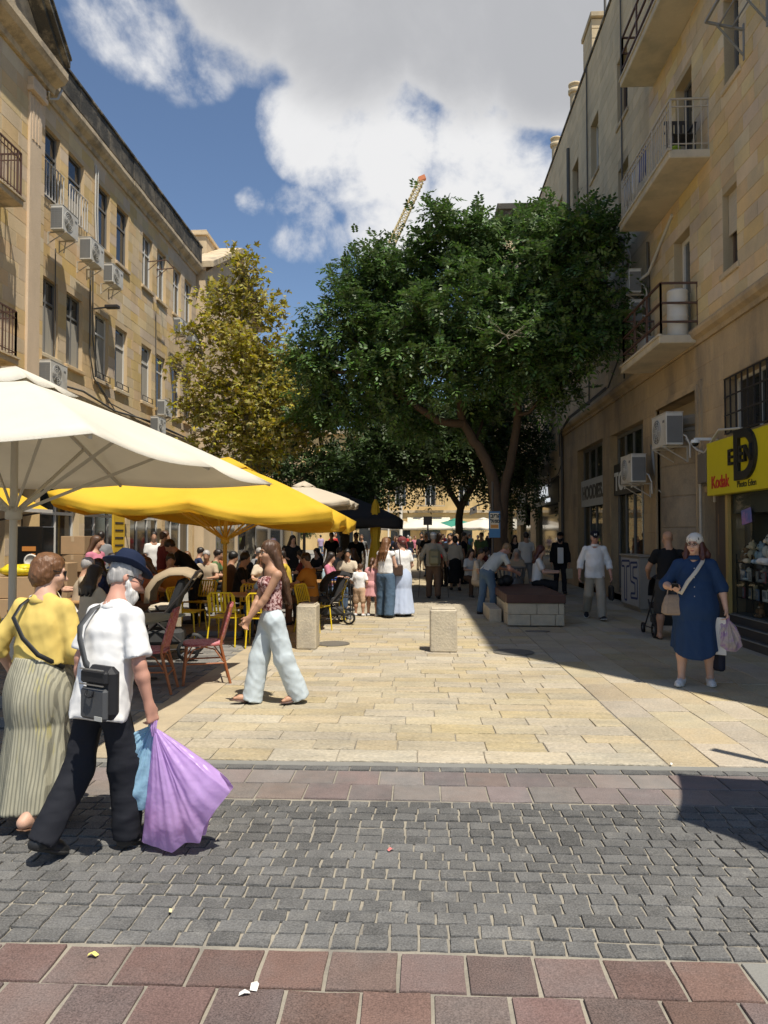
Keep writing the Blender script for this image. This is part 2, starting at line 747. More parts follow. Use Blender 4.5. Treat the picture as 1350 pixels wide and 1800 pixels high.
# smoother slabs by the shops, laid lengthwise
P = []
x = 1.87
while x < 5.15:
    w = random.uniform(.30, .42)
    y = 5.67 - random.uniform(0, .4)
    y = 5.67
    while y < 24:
        l = random.uniform(.4, .85)
        P.append((x + w / 2, y + l / 2, w - .007, l - .007, 0, 0))
        y += l
    x += w
lay('shopfront_paving', 'paving_slab', P, limeR, 'worn smooth limestone slabs laid lengthwise along the shopfronts', .005, .006, 8)
# grey setts on the cafe side
P = []
y = 5.67
i = 0
while y < 16:
    h = random.uniform(.17, .2)
    x = -2.62 - (.1 if i % 2 else 0)
    while x > -6.8:
        w = random.uniform(.17, .3)
        P.append((x - w / 2, y + h / 2, w - .009, h - .009, 0, 0))
        x -= w
    y += h
    i += 1
lay('cafe_terrace_paving', 'grey_sett', P, greyL, 'grey stone setts under the cafe tables', .005, .008, 8)
m = MB()
m.add([(-2.62, 5.67, -.004), (-2.225, 5.67, -.004), (-2.225, 24, -.004), (-2.62, 24, -.004)], [(0, 1, 2, 3)])
tag(m.build('sandy_strip', sandy), 'sandy coloured concrete strip between setts and limestone', None, None, 'structure')
m = MB()
m.add([(-2.22, 24, -.004), (5.3, 24, -.004), (5.3, 220, -.004), (-2.22, 220, -.004)], [(0, 1, 2, 3)])
tag(m.build('far_paving', lime), 'limestone paving of the far street', None, None, 'structure')
m = MB()
m.add([(-9.5, 16, -.008), (-2.62, 16, -.008), (-2.62, 220, -.008), (-9.5, 220, -.008)], [(0, 1, 2, 3)])
m.add([(-9.5, 5.6, -.009), (-6.8, 5.6, -.009), (-6.8, 16, -.009), (-9.5, 16, -.009)], [(0, 1, 2, 3)])
tag(m.build('far_terrace', greyL), 'grey paving along the far cafe terraces', None, None, 'structure')

iron = M_('cast_iron', (.20, .185, .16), .6, .2, 10, .003, 60, metal=.4)
for (px, py, lb, w, l) in ((585, 1132, 'round iron manhole cover beside the stone block by the cafe', .27, .27), (903, 1147, 'round iron manhole cover at the edge of the building shade', .30, .30),
                           (945, 1110, 'small oval iron cover in front of the stone bench', .22, .12)):
    c = G(px, py)
    m = MB()
    m.lathe([(1, 0), (1, .006), (.93, .006), (.93, .003), (.88, .003), (.88, .007), (.02, .007)], n=28, smooth=False)
    o = m.build('manhole_cover', iron, None, c + Vector((0, 0, .004)), (0, 0, 0), (w, l, 1))
    tag(o, lb, 'manhole cover')

# litter
paper = M_('litter_paper', (.75, .72, .66), .8, .1)
for (px, py, s, lb, c) in ((447, 1737, .03, 'folded scrap of white paper on a red paver', None), (430, 1750, .022, 'torn white paper scrap lying near a folded one', None),
                           (163, 1682, .022, 'yellow and white wrapper on red paver joint', (.8, .7, .2)), (687, 1496, .02, 'red and white wrapper among the cobbles', (.7, .2, .18)),
                           (300, 1604, .014, 'tiny yellowish leaf on the dark cobbles', (.6, .5, .25)), (1180, 1345, .014, 'cigarette end near the edge of limestone', None)):
    q = G(px, py)
    m = MB()
    m.add([(-s, -s * .5, .002), (0, -s * .6, .012), (s, -s * .2, .004), (s * .8, s * .5, .002), (0, s * .4, .014), (-s * .9, s * .4, .004)], [(0, 1, 4, 5), (1, 2, 3, 4)])
    mt = paper if c is None else M_('wrapper_%d' % px, c, .5)
    tag(m.build('litter_scrap', mt, None, q + Vector((0, 0, .005)), (0, 0, random.uniform(0, 3))), lb, 'litter')
# ------------------------------------------------------------------ building helpers
stoneY = M_('yellow_ashlar', (.60, .46, .265), .85, .12, 1.2, .006, 45, obr=.10, isl=.10, fine=.10, col2=(.50, .40, .255), c2scale=1.0, hue=.012, stain=.12)
stoneYj = M_('yellow_ashlar_joint', (.42, .335, .21), .9, .12, 1.5, .003, 40, fine=.1)
stoneG = M_('grey_ashlar', (.54, .43, .27), .88, .14, 1.0, .006, 45, obr=.1, isl=.10, fine=.1, col2=(.42, .345, .23), c2scale=.7, stretch=(1, 1, .45), stain=.12)
stoneGj = M_('grey_ashlar_joint', (.42, .34, .225), .9, .14, 1.0, .003, 40, stretch=(1, 1, .4))
stoneB = M_('brown_stone', (.42, .31, .18), .85, .18, .9, .008, 30, isl=.08, obr=.08, fine=.12, col2=(.26, .205, .14), c2scale=1.3, stretch=(1, 1, .35))
stoneL = M_('honey_ashlar', (.61, .455, .255), .85, .12, .8, .006, 40, obr=.08, isl=.08, fine=.1, stain=.24, col2=(.55, .415, .245), c2scale=.9, c2lo=.42, c2hi=.7, stretch=(1, 1, .5), hue=.008)
stoneLj = M_('honey_ashlar_joint', (.55, .41, .235), .9, .14, .8, .003, 40, stain=.16, col2=(.47, .37, .245), c2scale=.9, stretch=(1, 1, .4))
stoneW = M_('weathered_stone', (.27, .23, .165), .92, .25, 1.6, .015, 22, fine=.25, col2=(.06, .055, .046), c2scale=1.9, c2lo=.36, c2hi=.52)
stoneM = M_('moulded_stone', (.54, .43, .28), .88, .2, 1.5, .01, 25, fine=.16, col2=(.27, .22, .155), c2scale=1.9, c2lo=.47, c2hi=.66, stain=.15)
conc = M_('painted_concrete', (.56, .49, .37), .85, .1, 2, .003, 30, col2=(.42, .38, .3), c2scale=1.2)
dglass = M_('dark_window_glass', (.022, .026, .03), .06, .1, 1, spec=.7)
gglass = M_('grey_window_glass', (.07, .08, .085), .08, .15, 1, spec=.7)
framW = M_('white_window_frame', (.62, .60, .55), .5, .08)
framG = M_('grey_window_frame', (.17, .165, .155), .5, .1)
framB = M_('brown_window_frame', (.13, .09, .065), .5, .1)
curtain = M_('pale_curtain', (.36, .33, .27), .9, .2, 6, stretch=(8, 8, .3))
slatW = M_('cream_shutter', (.50, .44, .34), .6, .06)
ironB = M_('brown_iron', (.10, .055, .04), .6, .2, 12)
ironD = M_('dark_iron', (.035, .03, .028), .5, .2, 10)
ironWt = M_('white_iron', (.55, .52, .47), .5, .12, 12)
ironC = M_('cream_iron', (.45, .40, .32), .55, .15, 12)
black = M_('matt_black', (.015, .015, .015), .6, .1)
blackG = M_('gloss_black', (.012, .012, .012), .2, .05)
cable = M_('cable_grey', (.10, .095, .085), .7, .1)
cableW = M_('cable_white', (.5, .48, .43), .6, .1)


def facade(root, name, X, nrm, y0, y1, z0, z1, holes, joint, block, rh=.3, bl=(.45, .8), depth=.3, proud=.008, most=300, zlim=None, blocks=True, piece='stone_block'):
    """a wall in the plane X with real openings, reveals and stone blocks standing proud of the joints"""
    ys = sorted(set([y0, y1] + [min(max(h[i], y0), y1) for h in holes for i in (0, 1)]))
    zs = sorted(set([z0, z1] + [min(max(h[i], z0), z1) for h in holes for i in (2, 3)]))
    m = MB()
    for i in range(len(ys) - 1):
        for j in range(len(zs) - 1):
            cy, cz = (ys[i] + ys[i + 1]) / 2, (zs[j] + zs[j + 1]) / 2
            if any(h[0] < cy < h[1] and h[2] < cz < h[3] for h in holes):
                continue
            m.add([(X, ys[i], zs[j]), (X, ys[i + 1], zs[j]), (X, ys[i + 1], zs[j + 1]), (X, ys[i], zs[j + 1])], [(0, 1, 2, 3)])
    D = -nrm * depth
    for (a, b, c, d) in holes:
        P = [(a, c), (b, c), (b, d), (a, d)]
        for k in range(4):
            p, q = P[k], P[(k + 1) % 4]
            m.add([(X, *p), (X, *q), (X + D, *q), (X + D, *p)], [(0, 1, 2, 3)])
    w = m.build(name, joint, root)
    if not blocks:
        return w
    L = []
    nr = max(1, round((z1 - z0) / rh))
    rh = (z1 - z0) / nr
    for r in range(nr):
        za, zb = z0 + r * rh, z0 + (r + 1) * rh
        cuts = sorted([(h[0] - .002, h[1] + .002) for h in holes if h[2] < zb - .04 and h[3] > za + .04])
        free = []
        y = y0
        for a, b in cuts:
            if a > y:
                free.append((y, a))
            y = max(y, b)
        if y < y1:
            free.append((y, y1))
        for a, b in free:
            y = a
            f = True
            while y < b - .02:
                l = random.uniform(*bl) * (random.uniform(.4, 1) if f else 1)
                f = False
                if b - (y + l) < .2:
                    l = b - y
                za2, zb2 = za, zb
                for h in holes:     # partly overlapping rows
                    if h[0] < y + l - .01 and h[1] > y + .01:
                        if h[2] < zb2 and h[2] > za2 and h[3] > zb2:
                            zb2 = h[2]
                        elif h[3] > za2 and h[3] < zb2 and h[2] < za2:
                            za2 = h[3]
                L.append((y, y + l, za2, zb2))
                y += l
    um = MB()
    um.box((0, 0, 0), (1, 1, 1))
    vars_ = []
    for k in range(5):
        r = random.Random(k)
        b = MB()
        o = [(r.uniform(-.006, .006), r.uniform(-.012, .012)) for _ in range(4)]
        c = [(-.5, -.5), (.5, -.5), (.5, .5), (-.5, .5)]
        base = [(0, p[0] + q[0], p[1] + q[1]) for p, q in zip(c, o)]
        top = [(nrm * 1.0 * r.uniform(.8, 1.2), p[1] * .985, p[2] * .96) for p in base]
        b.add(base + top, [(i, (i + 1) % 4, (i + 1) % 4 + 4, i + 4) for i in range(4)] + [(4, 5, 6, 7)])
        vars_.append((b, None))
    L2 = []
    for (a, b, c, d) in L:
        if d - c < .03:
            continue
        cy, cz = (a + b) / 2, (c + d) / 2
        L2.append((not in_view(X, cy, cz), cy * cy + (cz - 1.7) ** 2, a, b, c, d))
    L2.sort()
    rest = MB()
    meshes = []
    for b, _ in vars_:
        me = b.mesh(piece)
        me.materials.append(block)
        meshes.append(me)
    for n, (nv, _, a, b, c, d) in enumerate(L2):
        k = random.randrange(5)
        pr = proud * random.uniform(.6, 1.5)
        if n < most and not nv:
            link(piece, meshes[k], None, w, (X, (a + b) / 2, (c + d) / 2), None, (pr, b - a - .006, d - c - .006))
        else:
            Mx = Matrix.Translation((X, (a + b) / 2, (c + d) / 2)) @ Matrix.Diagonal((pr, b - a - .006, d - c - .006, 1))
            rest.add([Mx @ Vector(v) for v in vars_[k][0].v], vars_[k][0].f)
    if rest.v:
        tag(rest.build(piece + 's_beyond', block, w), kind='stuff')
    return w


def window(root, X, nrm, a, b, c, d, frame=framG, glass=dglass, inset=.2, sill=None, mull=1, trans=0.0, curt=None, shutter=None, name='window', fw=.055, surround=None):
    """a window in the opening y a..b, z c..d: frame, panes, sill"""
    s = -nrm
    xi = X + s * inset
    f = MB()
    t = fw
    f.span((xi - .03, a + .001, c + .001), (xi + .03, a + t, d - .001))
    f.span((xi - .03, b - t, c + .001), (xi + .03, b - .001, d - .001))
    f.span((xi - .028, a + t, c + .001), (xi + .028, b - t, c + t))
    f.span((xi - .028, a + t, d - t), (xi + .028, b - t, d - .001))
    zt = d - (d - c) * trans if trans else d - t
    if trans:
        f.span((xi - .027, a + t, zt - t / 2), (xi + .027, b - t, zt + t / 2))
    for k in range(mull):
        y = a + (b - a) * (k + 1) / (mull + 1)
        f.span((xi - .026, y - t * .45, c + t), (xi + .026, y + t * .45, d - t))
    w = f.build(name, frame, root)
    n = mull + 1
    for k in range(n):
        ya, yb = a + (b - a) * k / n, a + (b - a) * (k + 1) / n
        p = MB()
        p.add([(xi + s * .006, ya + .02, c + .02), (xi + s * .006, yb - .02, c + .02), (xi + s * .006, yb - .02, d - .02), (xi + s * .006, ya + .02, d - .02)], [(0, 1, 2, 3)])
        p.build('pane', glass, w)
    if curt:
        p = MB()
        ya, yb = a + (b - a) * curt[0], a + (b - a) * curt[1]
        V, F = [], []
        for i in range(13):
            y = ya + (yb - ya) * i / 12
            x = xi + s * (.003 - .002 * (i % 2)) - s * .004
            V += [(x, y, c + .05), (x, y, c + .05 + (d - c) * curt[2])]
        F = [(2 * i, 2 * i + 2, 2 * i + 3, 2 * i + 1) for i in range(12)]
        p.add(V, F)
        p.build('curtain', curtain, w)
    if sill:
        p = MB()
        p.span((X - s * sill, a - .08, c - .11), (X + s * .12, b + .08, c - .004), .012)
        p.build('sill', surround or stoneM, w)
    if shutter:
        p = MB()
        zb = d - (d - c) * shutter
        k = int((d - zb) / .05)
        for i in range(k):
            z = zb + (d - zb) * i / k
            p.span((xi - s * .10, a + .01, z), (xi - s * .075, b - .01, z + (d - zb) / k - .006))
        p.build('roller_shutter', slatW, w)
    return w


acW = M_('ac_casing', (.56, .545, .50), .5, .08, 3, col2=(.46, .43, .37), c2scale=2)
acD = M_('ac_grille', (.16, .16, .155), .6, .1)


def make_ac(kind):
    """outdoor air-conditioner unit: front faces local -Y"""
    e = empty('air_conditioner', (0, 0, 0))
    w, dp, h = (.86, .32, .62) if kind == 0 else (.78, .28, .54)
    b = MB()
    b.box((0, 0, h / 2), (w, dp, h), ch=.014)
    b.box((0, 0, h + .004), (w + .012, dp + .012, .012))
    b.build('casing', acW, e)
    g = MB()
    cx = -w * .14
    for r in (.05, .10, .15, .20, .235):
        r *= h / .62
        pts = [(cx + r * math.cos(t), -dp / 2 - .008, h * .5 + r * math.sin(t)) for t in np.linspace(0, 2 * PI, 21)]
        g.tube(pts, .0045, 4, False)
    for k in range(8):
        t = k * PI / 4
        g.bar((cx, -dp / 2 - .008, h * .5), (cx + .235 * h / .62 * math.cos(t), -dp / 2 - .008, h * .5 + .235 * h / .62 * math.sin(t)), .006)
    g.build('fan_guard', acW, e)
    fd = MB()
    fd.lathe([(.24 * h / .62, 0), (.24 * h / .62, .004), (.01, .004)], (cx, -dp / 2 - .001, h * .5), 20, ax=Matrix.Rotation(PI / 2, 4, 'X'))
    fd.build('fan_opening', acD, e)
    for sd in (-1, 1):
        fn = MB()
        fn.box((sd * (w / 2 + .0005), 0, h * .48), (.004, dp * .9, h * .82))
        for k in range(9):
            z = h * .12 + k * h * .09
            for c in range(3):
                fn.box((sd * (w / 2 + .002), -dp * .3 + c * dp * .3, z), (.006, dp * .24, h * .055))
        fn.build('side_louvres', acD, e)
    lb = MB()
    lb.box((w * .33, -dp / 2 - .002, h * .75), (.11, .004, .05))
    lb.build('badge', acD, e)
    for sd in (-1, 1):
        br = MB()
        x = sd * w * .34
        br.bar((x, dp / 2 + .12, -.02), (x, -dp / 2 - .04, -.02), .03, .03)
        br.bar((x, dp / 2 + .12, -.30), (x, -dp / 2, -.03), .02, .02)
        br.bar((x, dp / 2 + .12, -.32), (x, dp / 2 + .12, 0), .03, .03)
        br.build('bracket', ironC, e)
    pp = MB()
    pp.tube([(w / 2 - .05, dp / 2, .2), (w / 2 + .05, dp / 2 + .03, .16), (w / 2 + .10, dp / 2 + .08, .0), (w / 2 + .06, dp / 2 + .10, -.25)], .016, 6)
    pp.build('pipe', cableW, e)
    return e


AC0 = [make_ac(0), make_ac(1)]
AC_USED = [False, False]


def ac(k, loc, side, label, group=None, dz=0.0):
    o = AC0[k] if not AC_USED[k] else copy_tree(AC0[k])
    AC_USED[k] = True
    o.location = loc
    o.rotation_euler = (0, 0, -PI / 2 if side == 'R' else PI / 2)
    tag(o, label, 'air conditioner', group or 'air conditioner units on the facades')
    return o


def rail_balcony(root, X, nrm, y0, y1, z, proj, h, style, mat, slabmat, name='balcony', th=.16):
    """slab, underside and railing standing out from the wall"""
    o = nrm
    b = MB()
    b.span((X - nrm * .02, y0, z - th), (X + o * proj, y1, z), .015)
    b.span((X + o * (proj - .04), y0 - .02, z - .03), (X + o * (proj + .03), y1 + .02, z + .012))
    bal = b.build(name, slabmat, root)
    r = MB()
    xo = X + o * (proj - .05)
    pts = [(X, y0 + .05), (xo, y0 + .05), (xo, y1 - .05), (X, y1 - .05)]
    if style == 'bars':
        hs = (h, .12, h - .14)
        for zz in hs:
            for k in range(3):
                r.bar((*pts[k], z + zz), (*pts[k + 1], z + zz), .035 if zz == h else .022, .03 if zz == h else .018)
        for k in range(3):
            a, c = Vector(pts[k]), Vector(pts[k + 1])
            n = max(2, int((c - a).length / .125))
            for i in range(n + 1):
                q = a.lerp(c, i / n)
                r.bar((q.x, q.y, z), (q.x, q.y, z + h), .016 if i % 8 else .035)
    else:
        for zz in (h, h * .62, h * .26):
            for k in range(3):
                r.bar((*pts[k], z + zz), (*pts[k + 1], z + zz), .04, .035)
        for k in range(3):
            a, c = Vector(pts[k]), Vector(pts[k + 1])
            n = max(1, int((c - a).length / .8))
            for i in range(n + 1):
                q = a.lerp(c, i / n)
                r.bar((q.x, q.y, z), (q.x, q.y, z + h), .035)
    r.build('railing', mat, bal)
    return bal


def grille(parent, X, nrm, a, b, c, d, nh, nv, mat, out=.03, name='window_grille', r=.012):
    m = MB()
    x = X + nrm * out
    for i in range(nv + 1):
        y = a + (b - a) * i / nv
        m.bar((x, y, c), (x, y, d), r * 2)
    for j in range(nh + 1):
        z = c + (d - c) * j / nh
        m.bar((x + nrm * r, a, z), (x + nrm * r, b, z), r * 1.8)
    return m.build(name, mat, parent)


# ------------------------------------------------------------------ right-hand building
XR = 5.3
rb = wroot('stone_building', (XR, 4.82, 0), label='four storey yellow stone building with shops, balconies and half-round pillar', cat='building')
ROOF = 16.3
F1, F2, F3 = 6.24, 9.38, 12.5
HU = []   # openings of the upper wall, yellow part
winsY = [(12.38, 12.96, 6.24, 7.61), (12.2, 12.8, 9.42, 10.95), (12.3, 12.9, 12.5, 13.9), (8.2, 9.3, 6.24, 7.61), (8.2, 9.3, 9.42, 10.95), (8.2, 9.3, 12.5, 13.9)]
doorsY = [(14.5, 15.4, 5.62, 7.75), (14.3, 15.2, 8.75, 10.85), (14.3, 15.2, 11.95, 14.0)]
facade(rb, 'wall', XR, -1, 4.82, 16.9, 5.62, ROOF, winsY + doorsY, stoneYj, stoneY, .27, (.4, .75), proud=.010)
for i, w in enumerate(winsY):
    if i == 0:
        window(rb, XR, -1, *w, frame=framB, glass=gglass, mull=1, shutter=.52, sill=.05)
    elif i in (1, 4):
        window(rb, XR, -1, *w, frame=framG, glass=gglass, mull=1, sill=.05)
    else:
        window(rb, XR, -1, *w, frame=framG, glass=dglass, mull=1, sill=.05, shutter=.3)
for i, w in enumerate(doorsY):
    window(rb, XR, -1, *w, frame=framW if i == 0 else framG, glass=gglass if i == 0 else dglass, mull=0 if i == 0 else 1, name='balcony_door', fw=.09 if i == 0 else .06)
winsG = []
for y in (18.6, 21.6, 24.3, 27.0, 30.2, 33.4, 37.0, 40.5):
    for (c, d) in ((6.9, 8.6), (9.75, 11.3), (12.5, 14.2)):
        winsG.append((y, y + .95, c, d))
facade(rb, 'wall', XR, -1, 16.9, 46, 5.62, ROOF + .0, winsG, stoneGj, stoneG, .30, (.5, .9), most=120, proud=.005)
for i, w in enumerate(winsG):
    window(rb, XR, -1, *w, frame=framW if i % 2 else framB, glass=gglass if i % 3 == 0 else dglass, mull=1, sill=.05, curt=(0, .5, .9) if i % 4 == 1 else None)
# body, roof, parapet
m = MB()
m.span((XR + .31, 4.82, 0), (XR + 9, 46, ROOF - .05))
m.build('building_core', stoneGj, rb)
m = MB()
m.add([(XR, 4.82, 0), (XR + 9, 4.82, 0), (XR + 9, 4.82, ROOF), (XR, 4.82, ROOF)], [(0, 1, 2, 3)])
m.build('end_wall', stoneY, rb)
m = MB()
m.span((XR - .05, 4.80, ROOF), (XR + .32, 46, ROOF + .09), .01)
m.build('parapet_coping', stoneW, rb)
# string course over the shops
m = MB()
prof = [(0, 5.30), (-.05, 5.30), (-.06, 5.38), (-.14, 5.43), (-.17, 5.50), (-.17, 5.55), (-.10, 5.62), (0, 5.63)]
for i in range(len(prof) - 1):
    (a, c), (b, d) = prof[i], prof[i + 1]
    m.add([(XR + a, 4.82, c), (XR + a, 27.2, c), (XR + b, 27.2, d), (XR + b, 4.82, d)], [(0, 1, 2, 3)])
m.build('string_course', stoneB, rb)
# lower wall with shop openings
shop = dict(photo=(5.6, 13.0, .38, 2.45), mez=(9.6, 12.92, 3.42, 4.40), portal=(14.12, 16.45, .0, 4.45), top=(17.62, 20.6, .16, 4.44), hood=(21.45, 24.8, .16, 4.50), door=(13.28, 13.95, .05, 2.5))
holes = list(shop.values())
facade(rb, 'wall', XR, -1, 4.82, 27.2, 0, 5.30, holes, stoneB, stoneB, .44, (.7, 1.2), depth=.5, proud=.006, most=160)
# portal: recessed panel, moulded frame and the half-round pillar
m = MB()
m.span((XR + .34, 14.12, 0), (XR + .40, 16.45, 4.45))
m.build('portal_panel', stoneB, rb)
m = MB()
for t, o in ((.16, .05), (.08, .09)):
    m.span((XR - o, 14.12 - t, 0), (XR + .05, 14.12 - .001, 4.45 + t))
    m.span((XR - o, 16.45 + .001, 0), (XR + .05, 16.45 + t, 4.45 + t))
    m.span((XR - o + .003, 14.12, 4.451), (XR + .05, 16.45, 4.45 + t))
m.build('portal_moulding', stoneB, rb)
pl = MB()
prof = []
z = 0.0
R0 = 1.0
while z < 3.80:
    z1 = min(z + .62, 3.80)
    prof += [(R0 - .025, z + .001), (R0, z + .02), (R0, z1 - .02), (R0 - .025, z1 - .001)]
    z = z1
prof += [(R0 - .05, 3.81), (R0 + .03, 3.86), (R0 + .05, 3.98), (R0 + .02, 4.04), (.02, 4.05)]
V, F = [], []
n = 22
for r, zz in prof:
    for k in range(n + 1):
        a = PI / 2 + PI * k / n
        V.append((XR + .34 + r * .62 * math.cos(a), 15.28 + r * math.sin(a), zz))
for i in range(len(prof) - 1):
    for k in range(n):
        q = i * (n + 1) + k
        F.append((q, q + 1, q + n + 2, q + n + 1))
pl.add(V, F, False)
pl.build('half_round_pillar', M_('pillar_stone', (.30, .24, .165), .85, .22, 1.2, .01, 25, fine=.12, col2=(.19, .16, .12), c2scale=1.4), rb)

# --- photo shop: sign, glass front, display
sgY = M_('sign_yellow', (.62, .52, .015), .45, .05)
sgR = M_('sign_red', (.50, .03, .02), .45, .05)
sgK = M_('sign_black', (.02, .02, .02), .4, .05)
sgW = M_('sign_white', (.75, .75, .72), .5, .05)
ps = wroot('shop_sign', (XR - .1, 11.5, 2.4), label='yellow signboard with red and black lettering above the photo shop window', cat='sign')
m = MB()
m.span((XR - .20, 5.4, 2.40), (XR - .02, 13.30, 3.33), .01)
m.build('signboard', sgY, ps)
XS = XR - .205
text('Kodak', .30, sgR, (XS, 13.09, 2.52), (0, -1, 0), ps, bold=.004, extrude=.006, sx=.92)
text('D', 1.12, sgK, (XS - .02, 12.13, 2.60), (0, -1, 0), ps, bold=.018, extrude=.03, sx=1.0)
text('E', .36, sgK, (XS - .01, 12.36, 2.86), (0, -1, 0), ps, bold=.006, extrude=.02)
text('EN', .36, sgK, (XS - .06, 11.84, 2.86), (0, -1, 0), ps, bold=.006, extrude=.02)
text('Photo Eden', .145, sgK, (XS, 12.06, 2.475), (0, -1, 0), ps, extrude=.003)
m = MB()
m.span((XR - .015, 13.0, .0), (XR - .005 + .06, 13.27, 2.42))
m.build('shopfront_jamb', M_('dark_bronze', (.07, .055, .045), .5, .1), rb)
m = MB()
m.span((XR - .03, 12.86, .38), (XR + .03, 12.96, 2.40))
m.build('brass_trim', M_('brass_trim', (.45, .31, .10), .4, .1), rb)
m = MB()
m.add([(XR + .04, 5.6, .38), (XR + .04, 12.88, .38), (XR + .04, 12.88, 2.44), (XR + .04, 5.6, 2.44)], [(0, 1, 2, 3)])
m.build('shop_window', glass_mat(), rb)
# display niche in front of the core wall
m = MB()
m.span((XR + .305, 5.6, .385), (XR + .309, 12.99, 2.44))
m.build('display_back', M_('display_back', (.05, .055, .05), .7, .2, 2), rb)
m = MB()
m.span((XR + .01, 5.6, .36), (XR + .30, 12.99, .40))
m.span((XR + .08, 5.6, 2.08), (XR + .30, 12.9, 2.43))
m.build('display_plinth', M_('display_plinth', (.10, .10, .09), .7), rb)
st = MB()
for k, (x, z) in enumerate(((XR - .34, .12), (XR - .18, .25), (XR - .02, .37))):
    st.span((x, 5.4, 0), (XR + .02, 13.1, z))
st.build('step', M_('dark_step', (.06, .055, .05), .6, .15, 3), rb)
m = MB()
for k, (x, z) in enumerate(((XR - .34, .12), (XR - .18, .25), (XR - .02, .37))):
    m.span((x - .012, 5.4, z), (x + .03, 13.1, z + .012))
m.build('step_nosing', M_('step_nosing', (.24, .23, .2), .5), rb)
# shelves with goods
toyC = [('brown plush bear', (.24, .13, .06)), ('cream plush bear', (.62, .50, .33)), ('pale blue plush bear', (.35, .45, .52)), ('black and white plush panda', (.6, .6, .58)), ('grey plush dog', (.3, .29, .28)), ('white plush rabbit', (.66, .63, .58))]


def plush(loc, s, lab, colr, rz):
    e = empty('plush_toy', loc, rz, lab, 'toy', 'soft toys in the photo shop window')
    mt = M_('plush_' + lab.replace(' ', '_'), colr, .95, .12, 40, .004, 160, space='obj')
    b = MB()
    b.ball((0, 0, .30 * s), (.22 * s, .19 * s, .27 * s))
    b.ball((0, -.03 * s, .68 * s), (.19 * s, .18 * s, .18 * s))
    for sd in (-1, 1):
        b.ball((sd * .25 * s, -.10 * s, .36 * s), (.08 * s, .12 * s, .16 * s))
        b.ball((sd * .16 * s, -.22 * s, .10 * s), (.11 * s, .18 * s, .10 * s))
    b.build('body', mt, e)
    for sd in (-1, 1):
        q = MB()
        q.ball((sd * .15 * s, -.01 * s, .85 * s), (.07 * s, .04 * s, .07 * s), 8, 5)
        q.build('ear', MATS['matt_black'] if 'panda' in lab else mt, e)
        q = MB()
        q.ball((sd * .07 * s, -.19 * s, .73 * s), .022 * s, 6, 5)
        q.build('eye', blackG, e)
    q = MB()
    q.ball((0, -.2 * s, .64 * s), (.08 * s, .07 * s, .06 * s), 8, 5)
    q.build('muzzle', M_('plush_muzzle', (.6, .5, .36), .95), e)
    q = MB()
    q.ball((0, -.27 * s, .67 * s), (.03 * s, .02 * s, .02 * s), 6, 5)
    q.build('nose', blackG, e)
    return e


sh = wroot('display_shelf', (XR + .15, 12, .4), label='black wire shelving of toys and photo frames behind shop glass', cat='shelf')
m = MB()
for z in (.66, .95, 1.24):
    m.span((XR + .07, 11.0, z), (XR + .29, 12.80, z + .012))
m.build('shelf_board', black, sh)
m = MB()
for y in (11.0, 11.6, 12.2, 12.78):
    m.bar((XR + .075, y, .40), (XR + .075, y, 1.4), .018)
m.build('upright', black, sh)
specs = [(12.62, 1.252, .30, 0), (12.35, 1.252, .42, 1), (12.03, 1.252, .40, 2), (11.66, 1.252, .58, 5), (12.6, 1.252, .2, 3), (11.3, 1.252, .5, 0), (12.5, .962, .26, 3), (11.95, .962, .28, 4), (12.3, .672, .26, 1), (11.75, .672, .28, 5), (12.1, .402, .26, 0)]
names_ = ['small brown plush bear on top shelf beside panda', 'cream plush bear on top shelf next to brown bear', 'pale blue plush bear sitting on top shelf', 'small panda plush on top shelf corner', 'large white plush rabbit on the top shelf', 'mid-sized brown plush bear at the end of top shelf', 'panda plush on the middle shelf', 'grey plush dog on the middle shelf', 'cream plush bear on the low shelf', 'white plush rabbit on the low shelf', 'brown plush bear on the window floor']
order = [0, 1, 2, 4, 3, 5, 6, 7, 8, 9, 10]
for i, (y, z, s, c) in enumerate(specs):
    e = plush((XR + .17, y, z), s, names_[order[i]], toyC[c][1], -PI / 2 + random.uniform(-.4, .3))
rnd = random.Random(4)
fc = [((.55, .55, .5), 'white'), ((.15, .2, .3), 'blue'), ((.4, .3, .15), 'golden'), ((.3, .08, .1), 'red'), ((.2, .2, .2), 'grey')]
for i in range(14):
    c = fc[i % 5]
    y = 11.08 + (i % 7) * .25
    z = (.962, .672)[i // 7]
    o = MB()
    o.box((0, 0, .09), (.015, .14, .18), ch=.003)
    f = empty('photo_frame', (XR + .10, y, z), rnd.uniform(-.2, .2), '%s photo frame standing on the %s display shelf' % (c[1], ('middle', 'low')[i // 7]), 'photo frame', 'photo frames in the shop window')
    o.build('frame', M_('frame_' + c[1], c[0], .5), f)
    o = MB()
    o.box((-.009, 0, .09), (.003, .10, .14))
    o.build('picture', M_('picture_print', (.35, .32, .30), .6, .5, 30, col2=(.1, .14, .2), c2scale=14), f)
po = MB()
po.box((0, 0, 0), (.006, .36, .24))
pst = po.build('window_poster', M_('poster_blue', (.12, .16, .42), .5, .3, 6, col2=(.45, .2, .4), c2scale=4), None, (XR + .02, 12.25, 2.02), (R(-8), 0, 0))
tag(pst, 'small blue and purple poster hanging tilted in shop window', 'poster')

# mezzanine window with iron grille
w = window(rb, XR, -1, *shop['mez'], frame=framW, glass=dglass, mull=3, inset=.22, fw=.05)
grille(w, XR, -1, 9.6, 12.90, 3.44, 4.38, 3, 15, ironD, .03)
